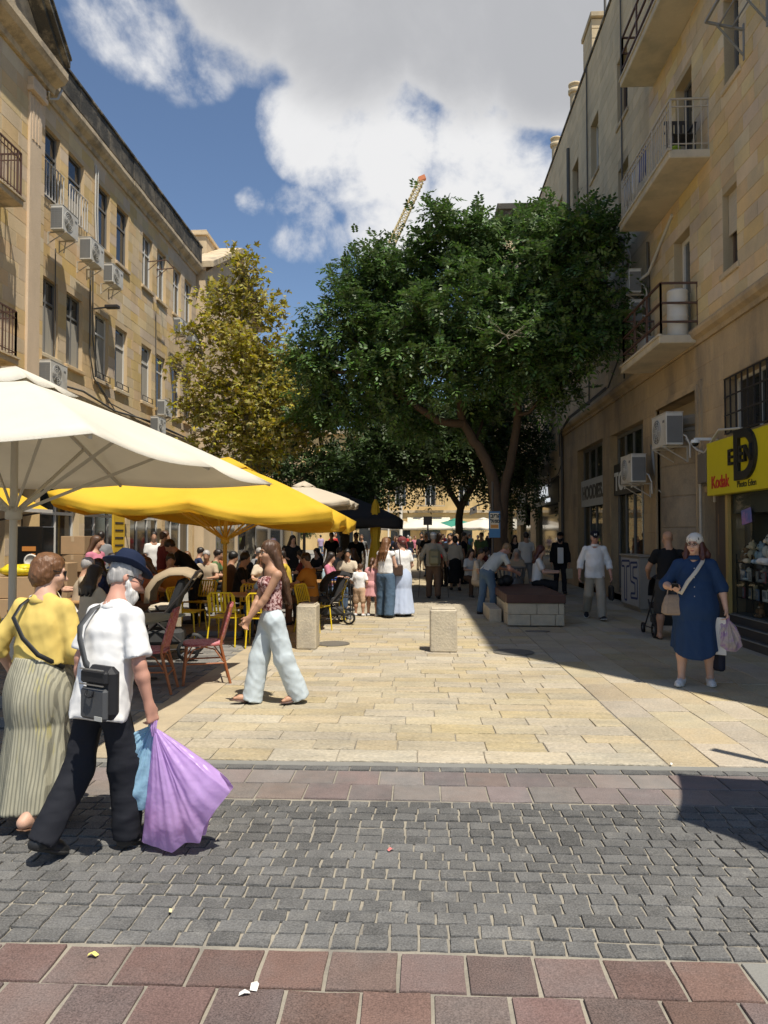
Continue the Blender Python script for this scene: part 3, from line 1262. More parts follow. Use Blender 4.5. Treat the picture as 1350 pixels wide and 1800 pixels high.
# plain door between shop and pillar
dm = MB()
dm.span((XR + .2, 13.28, .05), (XR + .25, 13.95, 2.5))
do = dm.build('door', M_('old_door', (.13, .10, .075), .6, .2, 5), rb)
q = MB()
q.span((XR + .185, 13.4, 1.35), (XR + .199, 13.8, 2.1))
q.build('door_panel', M_('door_panel_orange', (.30, .17, .08), .6), do)
m = MB()
m.span((XR - .05, 13.45, 2.62), (XR - .001, 13.95, 3.25))
m.span((XR - .14, 13.5, 2.66), (XR - .05, 13.9, 3.2), .01)
o = m.build('meter_box', M_('meter_box', (.15, .13, .105), .6, .15), None)
tag(o, 'brown metal meter box on the wall beside the yellow sign', 'meter box')

# --- clothing shops
shopG = M_('shop_glass_dark', (.03, .04, .035), .05, .2, .6, spec=.8)
m = MB()


def shopfront(key, signlabel, signmat, zs0, zs1, nv, lab):
    a, b, c, d = shop[key]
    f = MB()
    xi = XR + .22
    f.span((xi - .03, a + .001, c), (xi + .03, a + .08, d - .001))
    f.span((xi - .03, b - .08, c), (xi + .03, b - .001, d - .001))
    f.span((xi - .028, a + .08, d - .09), (xi + .028, b - .08, d - .001))
    f.span((xi - .03, a + .08, c), (xi + .03, b - .08, c + .12))
    for k in range(1, nv):
        y = a + (b - a) * k / nv
        f.span((xi - .026, y - .025, c + .12), (xi + .026, y + .025, d - .09))
    w = f.build('shopfront', framG, rb)
    for k in range(nv):
        p = MB()
        ya, yb = a + (b - a) * k / nv, a + (b - a) * (k + 1) / nv
        p.add([(xi + .01, ya + .02, c + .1), (xi + .01, yb - .02, c + .1), (xi + .01, yb - .02, d - .05), (xi + .01, ya + .02, d - .05)], [(0, 1, 2, 3)])
        p.build('pane', glass_mat('shop_glass', (.55, .6, .56)), w)
    st = MB()
    st.span((XR + .0, a, .0), (XR + .45, b, .155))
    st.build('threshold', stoneB, w)
    return xi


shopfront('top', None, None, 2.6, 3.4, 4, None)
shopfront('hood', None, None, 2.6, 3.4, 4, None)
# shop interiors: shelves and goods seen through the glass
intr = M_('shop_interior', (.10, .10, .09), .8, .3, 1.5, col2=(.2, .17, .13), c2scale=3)
for key in ('top', 'hood'):
    a, b, c, d = shop[key]
    m = MB()
    m.span((XR + .30, a, c), (XR + .309, b, d))
    m.build('interior_back', intr, rb)
brk = M_('brick_display', (.28, .10, .06), .8, .2, 4, isl=.2, obr=.2)
bk = wroot('brick_panel', (XR + .28, 18.7, .2), label='red brick display panel inside the shop window', cat='display panel')
um = MB()
um.box((0, 0, 0), (.012, .22, .06), ch=.003)
bme = um.mesh('brick')
bme.materials.append(brk)
for r in range(30):
    for k in range(4):
        link('brick', bme, None, bk, (XR + .285, 18.75 + k * .235 + (.11 if r % 2 else 0), .32 + r * .072))
m = MB()
m.span((XR + .275, 18.3, .2), (XR + .29, 18.36, 3.0))
o = m.build('light_strip', M_('neon_white', (.9, .9, .9), .5, emit=(1, 1, .95, 1.6)))
tag(o, 'vertical white light strip glowing in the shop window', 'light strip')
hs = wroot('shop_sign', (XR, 22, 2.5), label='pale grey sign with black HOODIES lettering over shop door', cat='sign')
m = MB()
m.span((XR + .10, 21.5, 2.62), (XR + .16, 24.75, 3.47))
m.build('signboard', M_('sign_grey', (.42, .42, .38), .6, .06), hs)
text('HOODIES.', .58, sgK, (XR + .095, 24.55, 2.86), (0, -1, 0), hs, bold=.02, extrude=.005, sx=1.02)
ts = wroot('shop_sign', (XR, 19, 2.6), label='black sign with big white letters partly behind an air conditioner', cat='sign')
m = MB()
m.span((XR + .08, 17.66, 2.78), (XR + .15, 20.56, 3.62))
m.build('signboard', sgK, ts)
text('TOP TEN', .66, sgW, (XR + .075, 20.5, 2.93), (0, -1, 0), ts, bold=.02, extrude=.005, sx=.98)

# --- balconies
B2 = rail_balcony(rb, XR, -1, 13.45, 16.75, 8.72, .74, .95, 'bars', ironC, conc)
B1 = rail_balcony(rb, XR, -1, 13.3, 16.6, 11.95, .74, .95, 'three', ironB, conc)
B3 = rail_balcony(rb, XR, -1, 14.1, 16.75, 5.50, .74, 1.0, 'three', ironB, conc)
# things on the balconies
chD = M_('dark_plastic', (.04, .035, .032), .5)


def plastic_chair(loc, rz, lab, mt):
    e = empty('plastic_chair', loc, rz, lab, 'chair')
    b = MB()
    b.box((0, 0, .43), (.44, .42, .03), ch=.01)
    b.build('seat', mt, e)
    b = MB()
    for k in range(5):
        b.box((-.17 + k * .085, .20, .66), (.055, .025, .42))
    b.box((0, .21, .87), (.44, .035, .06))
    b.build('backrest', mt, e)
    for sx in (-1, 1):
        for sy in (-1, 1):
            b = MB()
            b.tube([(sx * .19, sy * .18, .42), (sx * .21, sy * .21, 0)], .018, 6)
            b.build('leg', mt, e)
        b = MB()
        b.bar((sx * .21, .2, .66), (sx * .22, -.18, .66), .045, .025)
        b.bar((sx * .22, -.17, .66), (sx * .2, -.17, .43), .03)
        b.build('armrest', mt, e)
    return e


plastic_chair((XR - .36, 13.95, 8.725), 0, 'dark plastic chair on the cream railed balcony', chD)
m = MB()
m.lathe([(.09, 0), (.12, .16), (.125, .16), (.115, .14), (.02, .13)], n=14)
tag(m.build('bucket', M_('lime_bucket', (.35, .5, .06), .4), None, (XR - .55, 13.75, 8.722)), 'lime green bucket on the balcony floor', 'bucket')
for i, (y, c, l) in enumerate(((15.0, (.08, .10, .25), 'dark blue'), (15.5, (.45, .47, .5), 'pale grey'), (16.1, (.3, .32, .36), 'slate grey'))):
    m = MB()
    V, F = [], []
    for k in range(13):
        yy = y + k * .035
        x = XR - .665 - .02 * math.sin(k * 1.7)
        V += [(x, yy, 9.62), (x - .02 * math.cos(k), yy, 9.62 - random.uniform(.5, .62))]
    F = [(2 * k, 2 * k + 2, 2 * k + 3, 2 * k + 1) for k in range(12)]
    m.add(V, F, True)
    o = m.build('laundry', M_('cloth_' + l.replace(' ', '_'), c, .9))
    so = o.modifiers.new('t', 'SOLIDIFY')
    so.thickness = .006
    tag(o, l + ' cloth hanging over the balcony railing', 'laundry')
m = MB()
m.lathe([(.17, 0), (.19, .02), (.19, .38), (.2, .40), (.19, .42), (.19, .86), (.2, .88), (.19, .9), (.17, .92), (.02, .93)], n=20)
tag(m.build('water_tank', M_('white_tank', (.62, .60, .55), .6, .06), None, (XR - .30, 14.38, 5.505)), 'white cylindrical tank standing on the brown railed balcony', 'tank')
m = MB()
m.box((0, 0, .18), (.3, .5, .36), ch=.01)
m.box((0, 0, .37), (.32, .52, .03))
tag(m.build('storage_crate', M_('grey_crate', (.35, .34, .31), .6), None, (XR - .4, 15.9, 5.505)), 'grey storage crate at the end of the lower balcony', 'crate')

# clothes-drying frame near the top of the wall
m = MB()
for y in (11.2, 12.0):
    m.bar((XR, y, 9.9), (XR - .62, y, 10.05), .035)
    m.bar((XR, y, 9.45), (XR - .45, y, 10.0), .025)
    m.bar((XR - .01, y, 9.4), (XR - .01, y, 10.0), .04)
m.bar((XR - .62, 11.2, 10.05), (XR - .62, 12.0, 10.05), .04)
m.bar((XR - .4, 11.2, 10.0), (XR - .4, 12.0, 10.0), .02)
m.bar((XR - .2, 11.2, 9.95), (XR - .2, 12.0, 9.95), .02)
tag(m.build('drying_frame', M_('grey_steel', (.22, .22, .21), .5)), 'empty steel drying frame bolted beside the uppermost window', 'drying frame')

# air conditioners
ac(0, (XR - .45, 14.6, 3.42), 'R', 'large white air conditioner on strutted bracket above the stone pillar')
ac(0, (XR - .50, PXX(1113, 835, XR - .5).y, 2.86), 'R', 'white air conditioner covering the end of the black shop sign')
ac(1, (XR - .34, 17.35, 7.25), 'R', 'white air conditioner, upper of two stacked above brown railed balcony')
ac(1, (XR - .34, 17.30, 6.52), 'R', 'white air conditioner, lower of two stacked above brown railed balcony')
ac(1, (XR - .34, 18.6, 8.55), 'R', 'air conditioner on the shaded wall beyond the cream balcony')
ac(1, (XR - .34, 20.3, 8.3), 'R', 'air conditioner half hidden by the big green tree')
for i, y in enumerate((30.0, 31.4, 33.0)):
    ac(1, (XR - .30, y, 4.0 + .05 * i), 'R', 'air conditioner in a row above the dark sign on the shaded wall')

# pipes and cables on the wall
t_ = MB()
t_.tube([(XR - .06, 13.98, 0.0), (XR - .06, 13.98, 3.3)], .03, 8)
t_.build('pipe', ironC, rb)
t_ = MB()
t_.tube([(XR - .05, 13.35, 2.3), (XR - .05, 13.35, 3.2), (XR - .05, 13.2, 3.4)], .025, 8)
t_.build('pipe', ironC, rb)
t_ = MB()
t_.tube([(XR - .07, 27.1, 0.0), (XR - .07, 27.1, 5.4)], .05, 8)
t_.build('pipe', cable, rb)
t_ = MB()
t_.tube([(XR - .05, 19.0, 5.7), (XR - .05, 19.0, ROOF)], .022, 6)
t_.build('pipe', cable, rb)
t_ = MB()
t_.tube([(XR - .04, 22.9, 5.7), (XR - .04, 22.9, ROOF)], .022, 6)
t_.build('pipe', cable, rb)
t_ = MB()
t_.tube([(XR - .04, 16.95, 5.7), (XR - .06, 16.95, 8.4)], .03, 6)
t_.build('pipe', cable, rb)
t_ = MB()
t_.tube([(XR - .05, 25.7, 10.5), (XR - .05, 25.7, 15.2)], .06, 8)
t_.build('pipe', cable, rb)
pts = [(XR - .05, 19.2, 8.2), (XR - .06, 19.1, 7.2), (XR - .08, 19.4, 6.3), (XR - .10, 20.4, 5.75), (XR - .19, 22.5, 5.66), (XR - .19, 25, 5.66), (XR - .12, 27, 5.4), (XR - .1, 27.1, 4.6)]
t_ = MB()
t_.tube(pts, .02, 6)
t_.build('cable', cable, rb)
t_ = MB()
t_.tube([(p[0] - .03, p[1] + .1, p[2] - .04) for p in pts[3:]], .018, 6)
t_.build('cable', cable, rb)
t_ = MB()
t_.tube([(p[0] - .02, p[1] + .2, p[2] + .03) for p in pts[3:]], .025, 6)
t_.build('cable', cable, rb)
t_ = MB()
t_.tube([(XR - .06, 27.1, 4.4), (XR - .1, 27.6, 4.0), (XR - .1, 29, 3.8), (XR - .1, 31, 3.75)], .02, 6)
t_.build('cable', cable, rb)
t_ = MB()
t_.tube([(XR - .08, 16.55, 3.1), (XR - .1, 16.6, 3.6), (XR - .05, 16.9, 3.75), (XR - .02, 16.8, 3.2), (XR - .02, 16.5, 2.7), (XR - .05, 15.9, 2.55), (XR - .1, 15.4, 2.6)], .018, 6)
t_.build('cable', cableW, rb)
t_ = MB()
t_.tube([(XR - .06, 12.2, 3.45), (XR - .14, 12.9, 3.52), (XR - .10, 13.25, 3.42), (XR - .12, 13.6, 3.2), (XR - .1, 14.0, 3.3), (XR - .2, 14.3, 3.55)], .022, 6)
t_.build('cable', cableW, rb)
t_ = MB()
t_.tube([(XR - .3, 17.2, 7.5), (XR - .12, 16.7, 7.6), (XR - .04, 16.2, 8.0), (XR - .03, 15.4, 8.35)], .035, 6)
t_.build('cable', cableW, rb)
e = wroot('security_camera', (XR - .2, 13.6, 3.4), label='small white dome security camera on the wall by the yellow sign', cat='security camera')
m = MB()
m.bar((XR, 13.6, 3.45), (XR - .3, 13.6, 3.45), .05)
m.lathe([(.07, .06), (.08, .03), (.08, 0)], (XR - .28, 13.6, 3.38), 12)
m.build('mount', sgW, e)
m = MB()
m.ball((XR - .28, 13.6, 3.375), (.062, .062, .06))
m.build('dome', blackG, e)

# lower wall of the far, shaded half
facade(rb, 'wall', XR, -1, 27.2, 46, 0, 5.62, [(28.2, 33.6, 0.1, 3.9), (35.2, 38.6, .1, 3.2), (40, 44, .1, 3.2)], stoneGj, stoneG, .35, (.5, .9), most=0, proud=.004, depth=.3)
m = MB()
m.span((XR + .15, 28.2, .1), (XR + .2, 33.6, 3.0))
m.span((XR + .15, 35.2, .1), (XR + .2, 38.6, 3.2))
m.span((XR + .15, 40, .1), (XR + .2, 44, 3.2))
m.build('shopfront', shopG, rb)
es = wroot('shop_sign', (XR, 30, 3), label='dark green sign with glowing white letters above a shaded shop', cat='sign')
m = MB()
m.span((XR - .03, 28.0, 2.95), (XR + .14, 33.8, 3.95))
m.build('signboard', M_('sign_dark_green', (.018, .022, .016), .5, .05), es)
lit = M_('lit_white', (.8, .8, .8), .5, emit=(.9, .95, 1, .45))
text('ErrOCA', .62, lit, (XR - .035, 32.3, 3.32), (0, -1, 0), es, bold=.02, extrude=.01, sx=.95)
text('אופנת נשים', .24, lit, (XR - .035, 30.9, 3.05), (0, -1, 0), es, bold=.01, extrude=.01)
e = wroot('picture_board', (XR - .1, 36, 2), label='board with four framed pictures on the shaded wall past the dark sign', cat='board')
m = MB()
m.span((XR - .12, 36.0, 2.2), (XR - .05, 39.0, 3.9))
m.build('panel', sgK, e)
m = MB()
for k in range(2):
    for j in range(2):
        m.span((XR - .13, 36.2 + k * 1.4, 2.35 + j * .75), (XR - .12, 37.4 + k * 1.4, 2.95 + j * .75))
m.build('picture', M_('pic_grey', (.25, .25, .22), .5, .5, 3), e)
m = MB()
m.add([(XR, 39.5, 4.0), (XR, 44.5, 4.0), (XR - 2.2, 44.5, 3.3), (XR - 2.2, 39.5, 3.3)], [(0, 1, 2, 3)])
m.add([(XR - 2.2, 39.5, 3.3), (XR - 2.2, 44.5, 3.3), (XR - 2.2, 44.5, 2.9), (XR - 2.2, 39.5, 2.9)], [(0, 1, 2, 3)])
aw = m.build('awning', M_('grey_awning', (.32, .32, .31), .8, .1))
so = aw.modifiers.new('t', 'SOLIDIFY')
so.thickness = .02
tag(aw, 'grey sloping awning over the farthest shaded shop', 'awning')

# chimneys, aerial
e = wroot('chimney', (XR + .8, 24, ROOF), label='square stone chimney on the roof edge', cat='chimney')
m = MB()
for r in range(7):
    for k in range(2):
        m.span((XR + .3, 23.6 + k * .62, ROOF - .2 + r * .32), (XR + 1.4, 23.6 + k * .62 + .60, ROOF - .2 + r * .32 + .305), .01)
m.build('stack', stoneG, e)
m = MB()
m.span((XR + .25, 23.5, ROOF + 2.05), (XR + 1.45, 24.9, ROOF + 2.22), .02)
m.build('cap', stoneG, e)
for i, (y, h, lb) in enumerate(((26.9, 1.9, 'round flue pipe chimney with collar beside the square chimney'), (30.6, 1.9, 'round flue pipe chimney farther along the roof'))):
    e = wroot('flue_pipe', (XR + .5, y, ROOF), label=lb, cat='chimney')
    m = MB()
    m.lathe([(.17, -.2), (.17, h - .35)], (XR + .45, y, ROOF), 14)
    m.build('pipe', stoneG, e)
    m = MB()
    m.lathe([(.22, 0), (.24, .05), (.24, .14), (.18, .17), (.18, .28), (.23, .3), (.23, .36), (.02, .37)], (XR + .45, y, ROOF + h - .35), 14)
    m.build('cowl', stoneG, e)
m = MB()
m.tube([(XR + .3, 21.9, ROOF - .1), (XR + .3, 21.9, ROOF + 4.5)], .04, 6)
tag(m.build('aerial_mast', cable), 'thin aerial mast rising from the roof edge', 'mast')

# utility cabinet with graffiti
cb = wroot('utility_cabinet', (5.06, 16.6, 0), label='grey utility cabinet with blue outlined graffiti on its street side', cat='utility cabinet')
cabM = M_('cabinet_grey', (.30, .265, .215), .6, .12, 2, stain=.15)
m = MB()
m.span((4.88, 16.6, .07), (5.24, 18.1, 1.22), .01)
m.span((4.92, 16.65, .0), (5.2, 18.05, .07))
m.build('cabinet_body', cabM, cb)
m = MB()
m.span((4.85, 16.57, 1.222), (5.27, 18.13, 1.265), .01)
m.build('lid', cabM, cb)
m = MB()
m.span((4.868, 16.66, .12), (4.879, 18.04, 1.18), .003)
dr = m.build('door', M_('cabinet_pale', (.43, .43, .42), .5, .12, 4, stain=.15), cb)
m = MB()
for poly in ([(-.62, 1.1), (.02, 1.12), (.02, 1.0), (-.22, .98), (-.22, .2), (-.40, .2), (-.40, .98), (-.62, .98)],
             [(.10, 1.08), (.62, 1.1), (.62, 1.0), (.3, .98), (.3, .76), (.62, .74), (.62, .3), (.12, .28), (.12, .38), (.44, .4), (.44, .62), (.12, .66)]):
    for i in range(len(poly)):
        p, q = poly[i], poly[(i + 1) % len(poly)]
        m.bar((4.866, 17.35 - p[0], p[1]), (4.866, 17.35 - q[0], q[1]), .05, .003, up=(1, 0, 0))
m.build('graffiti', M_('graffiti_blue', (.03, .05, .16), .6), dr)

# far building behind, with cornice
fb = wroot('far_tall_building', (XR, 48, 0), label='tall pale building with flat cornice rising behind the green tree', cat='building')
fh = [(y, y + 1.0, c, c + 1.7) for y in np.arange(48.5, 55, 2.6) for c in (4.5, 8, 11.5, 15, 18.5)]
facade(fb, 'wall', XR + .1, -1, 47, 56.4, 0, 22.4, fh, stoneG, stoneG, blocks=False)
for h in fh:
    window(fb, XR + .1, -1, *h, frame=framW, sill=.05)
m = MB()
m.span((XR + .41, 47.0, 0), (XR + 9, 56.4, 22.3))
m.build('building_core', stoneG, fb)
m = MB()
m.span((XR - .25, 46.6, 22.4), (XR + 9, 56.7, 22.75))
m.span((XR - .1, 46.8, 22.1), (XR + 9, 56.5, 22.4))
m.build('cornice', stoneW, fb)
m = MB()
m.add([(XR + .1, 46.99, 0), (XR + 9, 46.99, 0), (XR + 9, 46.99, 22.2), (XR + .1, 46.99, 22.2)], [(0, 1, 2, 3)])
m.build('end_wall', stoneG, fb)
# ------------------------------------------------------------------ left-hand building
XL = -9.5
lb = wroot('stone_building', (XL, 12, 0), label='long honey stone building with dark weathered cornice and paired tall windows', cat='building')
WY = [18.0, 19.42, 21.2, 22.65, 24.85, 26.28, 28.05, 29.45]
up = [(y, y + .95, 10.36, 12.2) for y in WY]
lo = [(y, y + .95, 6.33, 8.32) for y in WY]
facade(lb, 'wall', XL, 1, 17.55, 31.0, 5.62, 13.0, up + lo, stoneLj, stoneL, .32, (.5, .85), proud=.004, most=300)
kinds = ['rail', 'rail', 'plain', 'plain', 'white', 'white', 'white', 'white']
for i, w in enumerate(up):
    o = window(lb, XL, 1, *w, frame=framW if kinds[i] == 'white' else framG, glass=gglass if i in (4, 5) else dglass, mull=1 if i > 3 else 0, trans=.33, inset=.13,
               sill=.07 if i > 1 else None, surround=stoneL, curt=(0, 1, .35) if i in (1,) else None)
    if kinds[i] == 'rail':
        grille(o, XL, 1, w[0] + .0, w[1] + .12, 10.36, 11.25, 1, 7, ironWt, .05, 'window_railing', .013)
for i, w in enumerate(lo):
    o = window(lb, XL, 1, *w, frame=framG if i < 2 else framW, glass=dglass, mull=1 if i < 2 else 0, trans=.3, inset=.13, sill=.08, surround=stoneL,
               curt=(.05, .95, .62) if i in (0, 1) else ((.4, 1, .9) if i in (2, 3, 4) else None))
    if i in (2, 3, 4):
        grille(o, XL, 1, w[0], w[1], 6.36, 6.52, 1, 2, ironD, .06, 'sill_rail', .01)
stoneK = M_('blackened_stone', (.135, .115, .085), .92, .3, 2, .015, 22, fine=.25, obr=.2, col2=(.05, .046, .038), c2scale=2.2, c2lo=.4, c2hi=.55)
# cornice and weathered parapet
m = MB()


def course(mb, X, nrm, y0, y1, prof):
    for i in range(len(prof) - 1):
        (a, c), (b, d) = prof[i], prof[i + 1]
        mb.add([(X + nrm * a, y0, c), (X + nrm * a, y1, c), (X + nrm * b, y1, d), (X + nrm * b, y0, d)], [(0, 1, 2, 3)])
    for y in (y0, y1):
        mb.add([(X + nrm * a, y, c) for a, c in prof] + [(X - nrm * .3, y, prof[-1][1]), (X - nrm * .3, y, prof[0][1])], [tuple(range(len(prof) + 2))])


y = 17.5
k = 0
while y < 31.0:
    l = min(random.uniform(.75, 1.15), 31.02 - y)
    c = MB()
    j = random.uniform(-.012, .012)
    course(c, XL + j, 1, y + .004, y + l - .004, [(0, 12.85), (.06, 12.85), (.08, 12.97), (.2, 13.06), (.26, 13.16), (.26, 13.28), (.10, 13.33), (0, 13.34)])
    c.build('cornice_block', stoneM, lb)
    c = MB()
    c.span((XL - .3, y + .003, 13.34), (XL + .235 + j, y + l - .003, 14.02), .02)
    c.build('parapet_block', stoneK, lb)
    y += l
c = MB()
c.span((XL - .4, 17.4, 14.022), (XL + .28, 31.05, 14.10), .01)
c.build('parapet_coping', stoneW, lb)
# string course over the shops
c = MB()
course(c, XL, 1, 17.55, 31.0, [(0, 5.3), (.05, 5.3), (.10, 5.42), (.16, 5.5), (.16, 5.58), (.03, 5.63), (0, 5.63)])
c.build('string_course', stoneM, lb)
# body
m = MB()
m.span((XL - .31, 8.0, 0), (XL - 9, 31.0, 13.9))
m.build('building_core', stoneLj, lb)
# ground floor
LH = [(17.3, 20.3, .05, 3.1), (20.65, 23.65, .05, 3.1), (24.0, 27.0, .05, 3.1), (27.35, 30.75, .05, 3.1), (13.0, 16.6, .05, 3.1)]  # openings widened, dark panes standing in for shade on the wall
facade(lb, 'wall', XL, 1, 12.0, 31.0, 0, 5.3, LH, stoneLj, stoneL, .4, (.6, 1.1), most=80, proud=.005)
for (a, b, c, d) in LH:
    f = MB()
    for yy in np.linspace(a + .04, b - .04, 4):
        f.span((XL - .22, yy - .035, c), (XL - .16, yy + .035, d))
    f.span((XL - .22, a, 2.25), (XL - .155, b, 2.33))
    w = f.build('shopfront', framW, lb)
    g2 = MB()
    g2.add([(XL - .2, a, c), (XL - .2, b, c), (XL - .2, b, d), (XL - .2, a, d)], [(0, 1, 2, 3)])
    g2.build('pane', dglass, w)
# projecting bay with pediment at the near end
XB = XL + .32
bh = [(14.0, 15.0, 9.0, 11.6), (14.0, 15.0, 5.5, 8.0)]
facade(lb, 'bay_wall', XB, 1, 13.0, 17.55, 3.2, 13.05, bh, stoneLj, stoneL, .34, (.5, .9), most=120, proud=.004, depth=.4)
m = MB()
m.add([(XB, 17.55, 0), (XL - .1, 17.55, 0), (XL - .1, 17.55, 13.05), (XB, 17.55, 13.05)], [(0, 1, 2, 3)])
m.build('bay_return', stoneL, lb)
for w in bh:
    window(lb, XB, 1, *w, frame=framB, glass=dglass, mull=1, inset=.25, name='balcony_door')
# pilaster with capital
m = MB()
m.span((XB - .01, 16.75, 3.2), (XB + .06, 17.3, 12.2), .01)
m.span((XB - .01, 16.68, 12.2), (XB + .17, 17.37, 12.32), .01)
m.span((XB - .01, 16.72, 12.32), (XB + .14, 17.33, 12.55), .01)
for k in range(3):
    m.span((XB + .06, 16.84 + k * .14, 11.1), (XB + .075, 16.93 + k * .14, 12.1))
m.build('pilaster', stoneL, lb)
m = MB()
course(m, XB, 1, 12.9, 17.85, [(0, 12.75), (.08, 12.75), (.10, 12.9), (.34, 13.0), (.42, 13.12), (.42, 13.28), (.1, 13.34), (0, 13.34)])
m.build('bay_cornice', stoneM, lb)
# pediment: tympanum and raking cornice rising towards its middle
yr, yl, zp = 17.95, 11.95, 16.1
ym = (yr + yl) / 2
m = MB()
m.add([(XB, yl + .2, 13.34), (XB, yr - .2, 13.34), (XB, ym, zp - .25)], [(0, 1, 2)])
m.build('tympanum', stoneM, lb)
for (ya, yb) in ((yr, ym), (yl, ym)):
    m = MB()
    for (o, t0, t1) in ((.30, .0, .16), (.42, .16, .34), (.46, .34, .40)):
        V = []
        for x in (XB - .5, XB + o):
            V += [(x, ya, 13.34 + t0), (x, yb, zp - .25 + t0), (x, yb, zp - .25 + t1), (x, ya, 13.34 + t1)]
        m.add(V, [(0, 1, 2, 3), (4, 5, 6, 7), (0, 1, 5, 4), (1, 2, 6, 5), (2, 3, 7, 6), (3, 0, 4, 7)])
    m.build('raking_cornice', stoneW, lb)
rail_balcony(lb, XB, 1, 13.2, 15.5, 9.0, .62, 1.0, 'bars', ironB, stoneM)
rail_balcony(lb, XB, 1, 13.2, 15.4, 5.5, .62, 1.0, 'bars', ironB, stoneM)
# drain spout and cables
t_ = MB()
t_.tube([(XB + .05, 17.6, 12.7), (XL + .3, 17.75, 12.6), (XL + .4, 18.0, 12.75), (XL + .4, 18.2, 13.1)], .03, 6)
t_.build('pipe', cableW, lb)
t_ = MB()
t_.tube([(XL + .03, 21.05, 12.6), (XL + .05, 21.0, 11.2), (XL + .05, 21.1, 10.2)], .03, 6)
t_.build('pipe', cableW, lb)
t_ = MB()
t_.tube([(XL + .06, 21.15, 12.5), (XL + .07, 21.12, 11.2), (XL + .06, 21.2, 10.3)], .02, 6)
t_.build('pipe', cableW, lb)
t_ = MB()
t_.tube([(XL + .05, 20.75, 9.5), (XL + .05, 20.75, 7.0), (XL + .06, 21.0, 6.3), (XL + .08, 22.0, 5.75), (XL + .2, 24.0, 5.62), (XL + .2, 30.5, 5.58)], .022, 6)
t_.build('cable', cable, lb)
t_ = MB()
t_.tube([(XL + .2, 17.6, 5.55), (XL + .22, 20, 5.70), (XL + .2, 22.2, 5.52), (XL + .22, 25, 5.66), (XL + .2, 30.8, 5.6)], .03, 6)
t_.build('cable', cable, lb)
t_ = MB()
t_.tube([(XL + .05, 20.9, 9.6), (XL + .05, 20.95, 7.4), (XL + .06, 21.3, 6.2), (XL + .2, 22.3, 5.5)], .018, 6)
t_.build('cable', cable, lb)
t_ = MB()
t_.tube([(XL + .04, 18.7, 9.2), (XL + .04, 18.75, 6.6), (XL + .04, 18.6, 5.7)], .014, 6)
t_.build('cable', cable, lb)
t_ = MB()
t_.tube([(XL + .04, 26.1, 9.8), (XL + .04, 26.15, 7.9), (XL + .06, 26.2, 5.7)], .014, 6)
t_.build('cable', cable, lb)
m = MB()
m.bar((XL, 21.1, 8.35), (XL + .5, 21.1, 8.4), .04)
m.box((XL + .55, 21.1, 8.4), (.4, .2, .1), ch=.02)
tag(m.build('floodlight', ironD), 'dark floodlight arm on the honey stone wall between windows', 'floodlight')
m = MB()
for yy in (25.4, 26.2):
    m.bar((XL, yy, 11.35), (XL + .65, yy, 11.4), .03)
    m.bar((XL, yy, 11.05), (XL + .4, yy, 11.38), .02)
m.bar((XL + .65, 25.4, 11.4), (XL + .65, 26.2, 11.4), .03)
tag(m.build('drying_frame', ironB), 'rusty drying frame below the cornice of honey stone wall', 'drying frame')

for k, y, z, lab in ((0, 18.35, 9.38, 'white air conditioner under the first white railed window'), (0, 19.95, 9.22, 'white air conditioner under the second white railed window'),
                     (1, 21.4, 9.12, 'white air conditioner under a dark top floor window beside two others'), (1, 27.6, 9.35, 'air conditioner between white framed windows behind yellow leaves'),
                     (1, 29.1, 9.25, 'air conditioner under the last white framed window by the tree'), (1, 25.95, 5.95, 'air conditioner below the middle window on cable ledge'),
                     (1, 25.3, 5.25, 'air conditioner at the string course above the white parasol'), (1, 29.9, 6.0, 'air conditioner beside yellow tree below the last windows'),
                     (0, 17.85, 5.35, 'wide air conditioner on the ledge just above the white parasol')):
    ac(k, (XL + .45, y, z), 'L', lab)

# awnings and shop fittings on the ground floor
yel = M_('yellow_canvas', (.78, .50, .035), .75, .06, 2, .004, 60, trans=.26, stain=.06)
e = wroot('awning', (XL, 17, 3), label='yellow canvas awning with white front bar on the shop wall', cat='awning')
m = MB()
m.add([(XL + .32, 11.2, 3.05), (XL + .32, 14.9, 3.05), (XL + 1.9, 14.9, 2.22), (XL + 1.9, 11.2, 2.22)], [(0, 1, 2, 3)])
o = m.build('canvas', yel, e)
o.modifiers.new('t', 'SOLIDIFY').thickness = .01
m = MB()
m.bar((XL + 1.92, 11.2, 2.20), (XL + 1.92, 14.95, 2.20), .07)
m.build('front_bar', framW, e)
m = MB()
m.bar((XL + .3, 14.7, 1.9), (XL + 1.85, 14.7, 2.18), .04)
m.bar((XL + .3, 11.6, 1.9), (XL + 1.85, 11.6, 2.18), .04)
m.build('arm', ironD, e)
for (a, b, lab) in ((20.7, 23.3, 'rolled grey awning in its casing over a shop'), (24.0, 26.6, 'grey awning casing with white arm above cafe door')):
    e = wroot('rolled_awning', (XL, a, 2.9), label=lab, cat='awning')
    m = MB()
    m.tube([(XL + .18, a, 2.9), (XL + .18, b, 2.9)], .11, 10)
    m.build('roll', M_('awning_grey', (.19, .2, .21), .6), e)
    m = MB()
    m.bar((XL + .2, b - .1, 2.85), (XL + .9, b + .25, 2.62), .045)
    m.bar((XL + .2, a + .1, 2.80), (XL + .7, a + .1, 2.78), .05)
    m.build('arm', framW, e)
e = wroot('shop_sign', (XL + .1, 19, 3.2), label='long yellow fascia sign with dark Hebrew letters behind the parasols', cat='sign')
m = MB()
m.span((XL + .02, 17.7, 3.15), (XL + .12, 23.2, 3.75))
m.build('signboard', sgY, e)
text('על האש', .42, sgK, (XL + .125, 20.3, 3.28), (0, 1, 0), e, bold=.015)
e = wroot('menu_banner', (XL + .3, 22, .4), label='tall yellow menu banner standing by the shop wall', cat='banner')
m = MB()
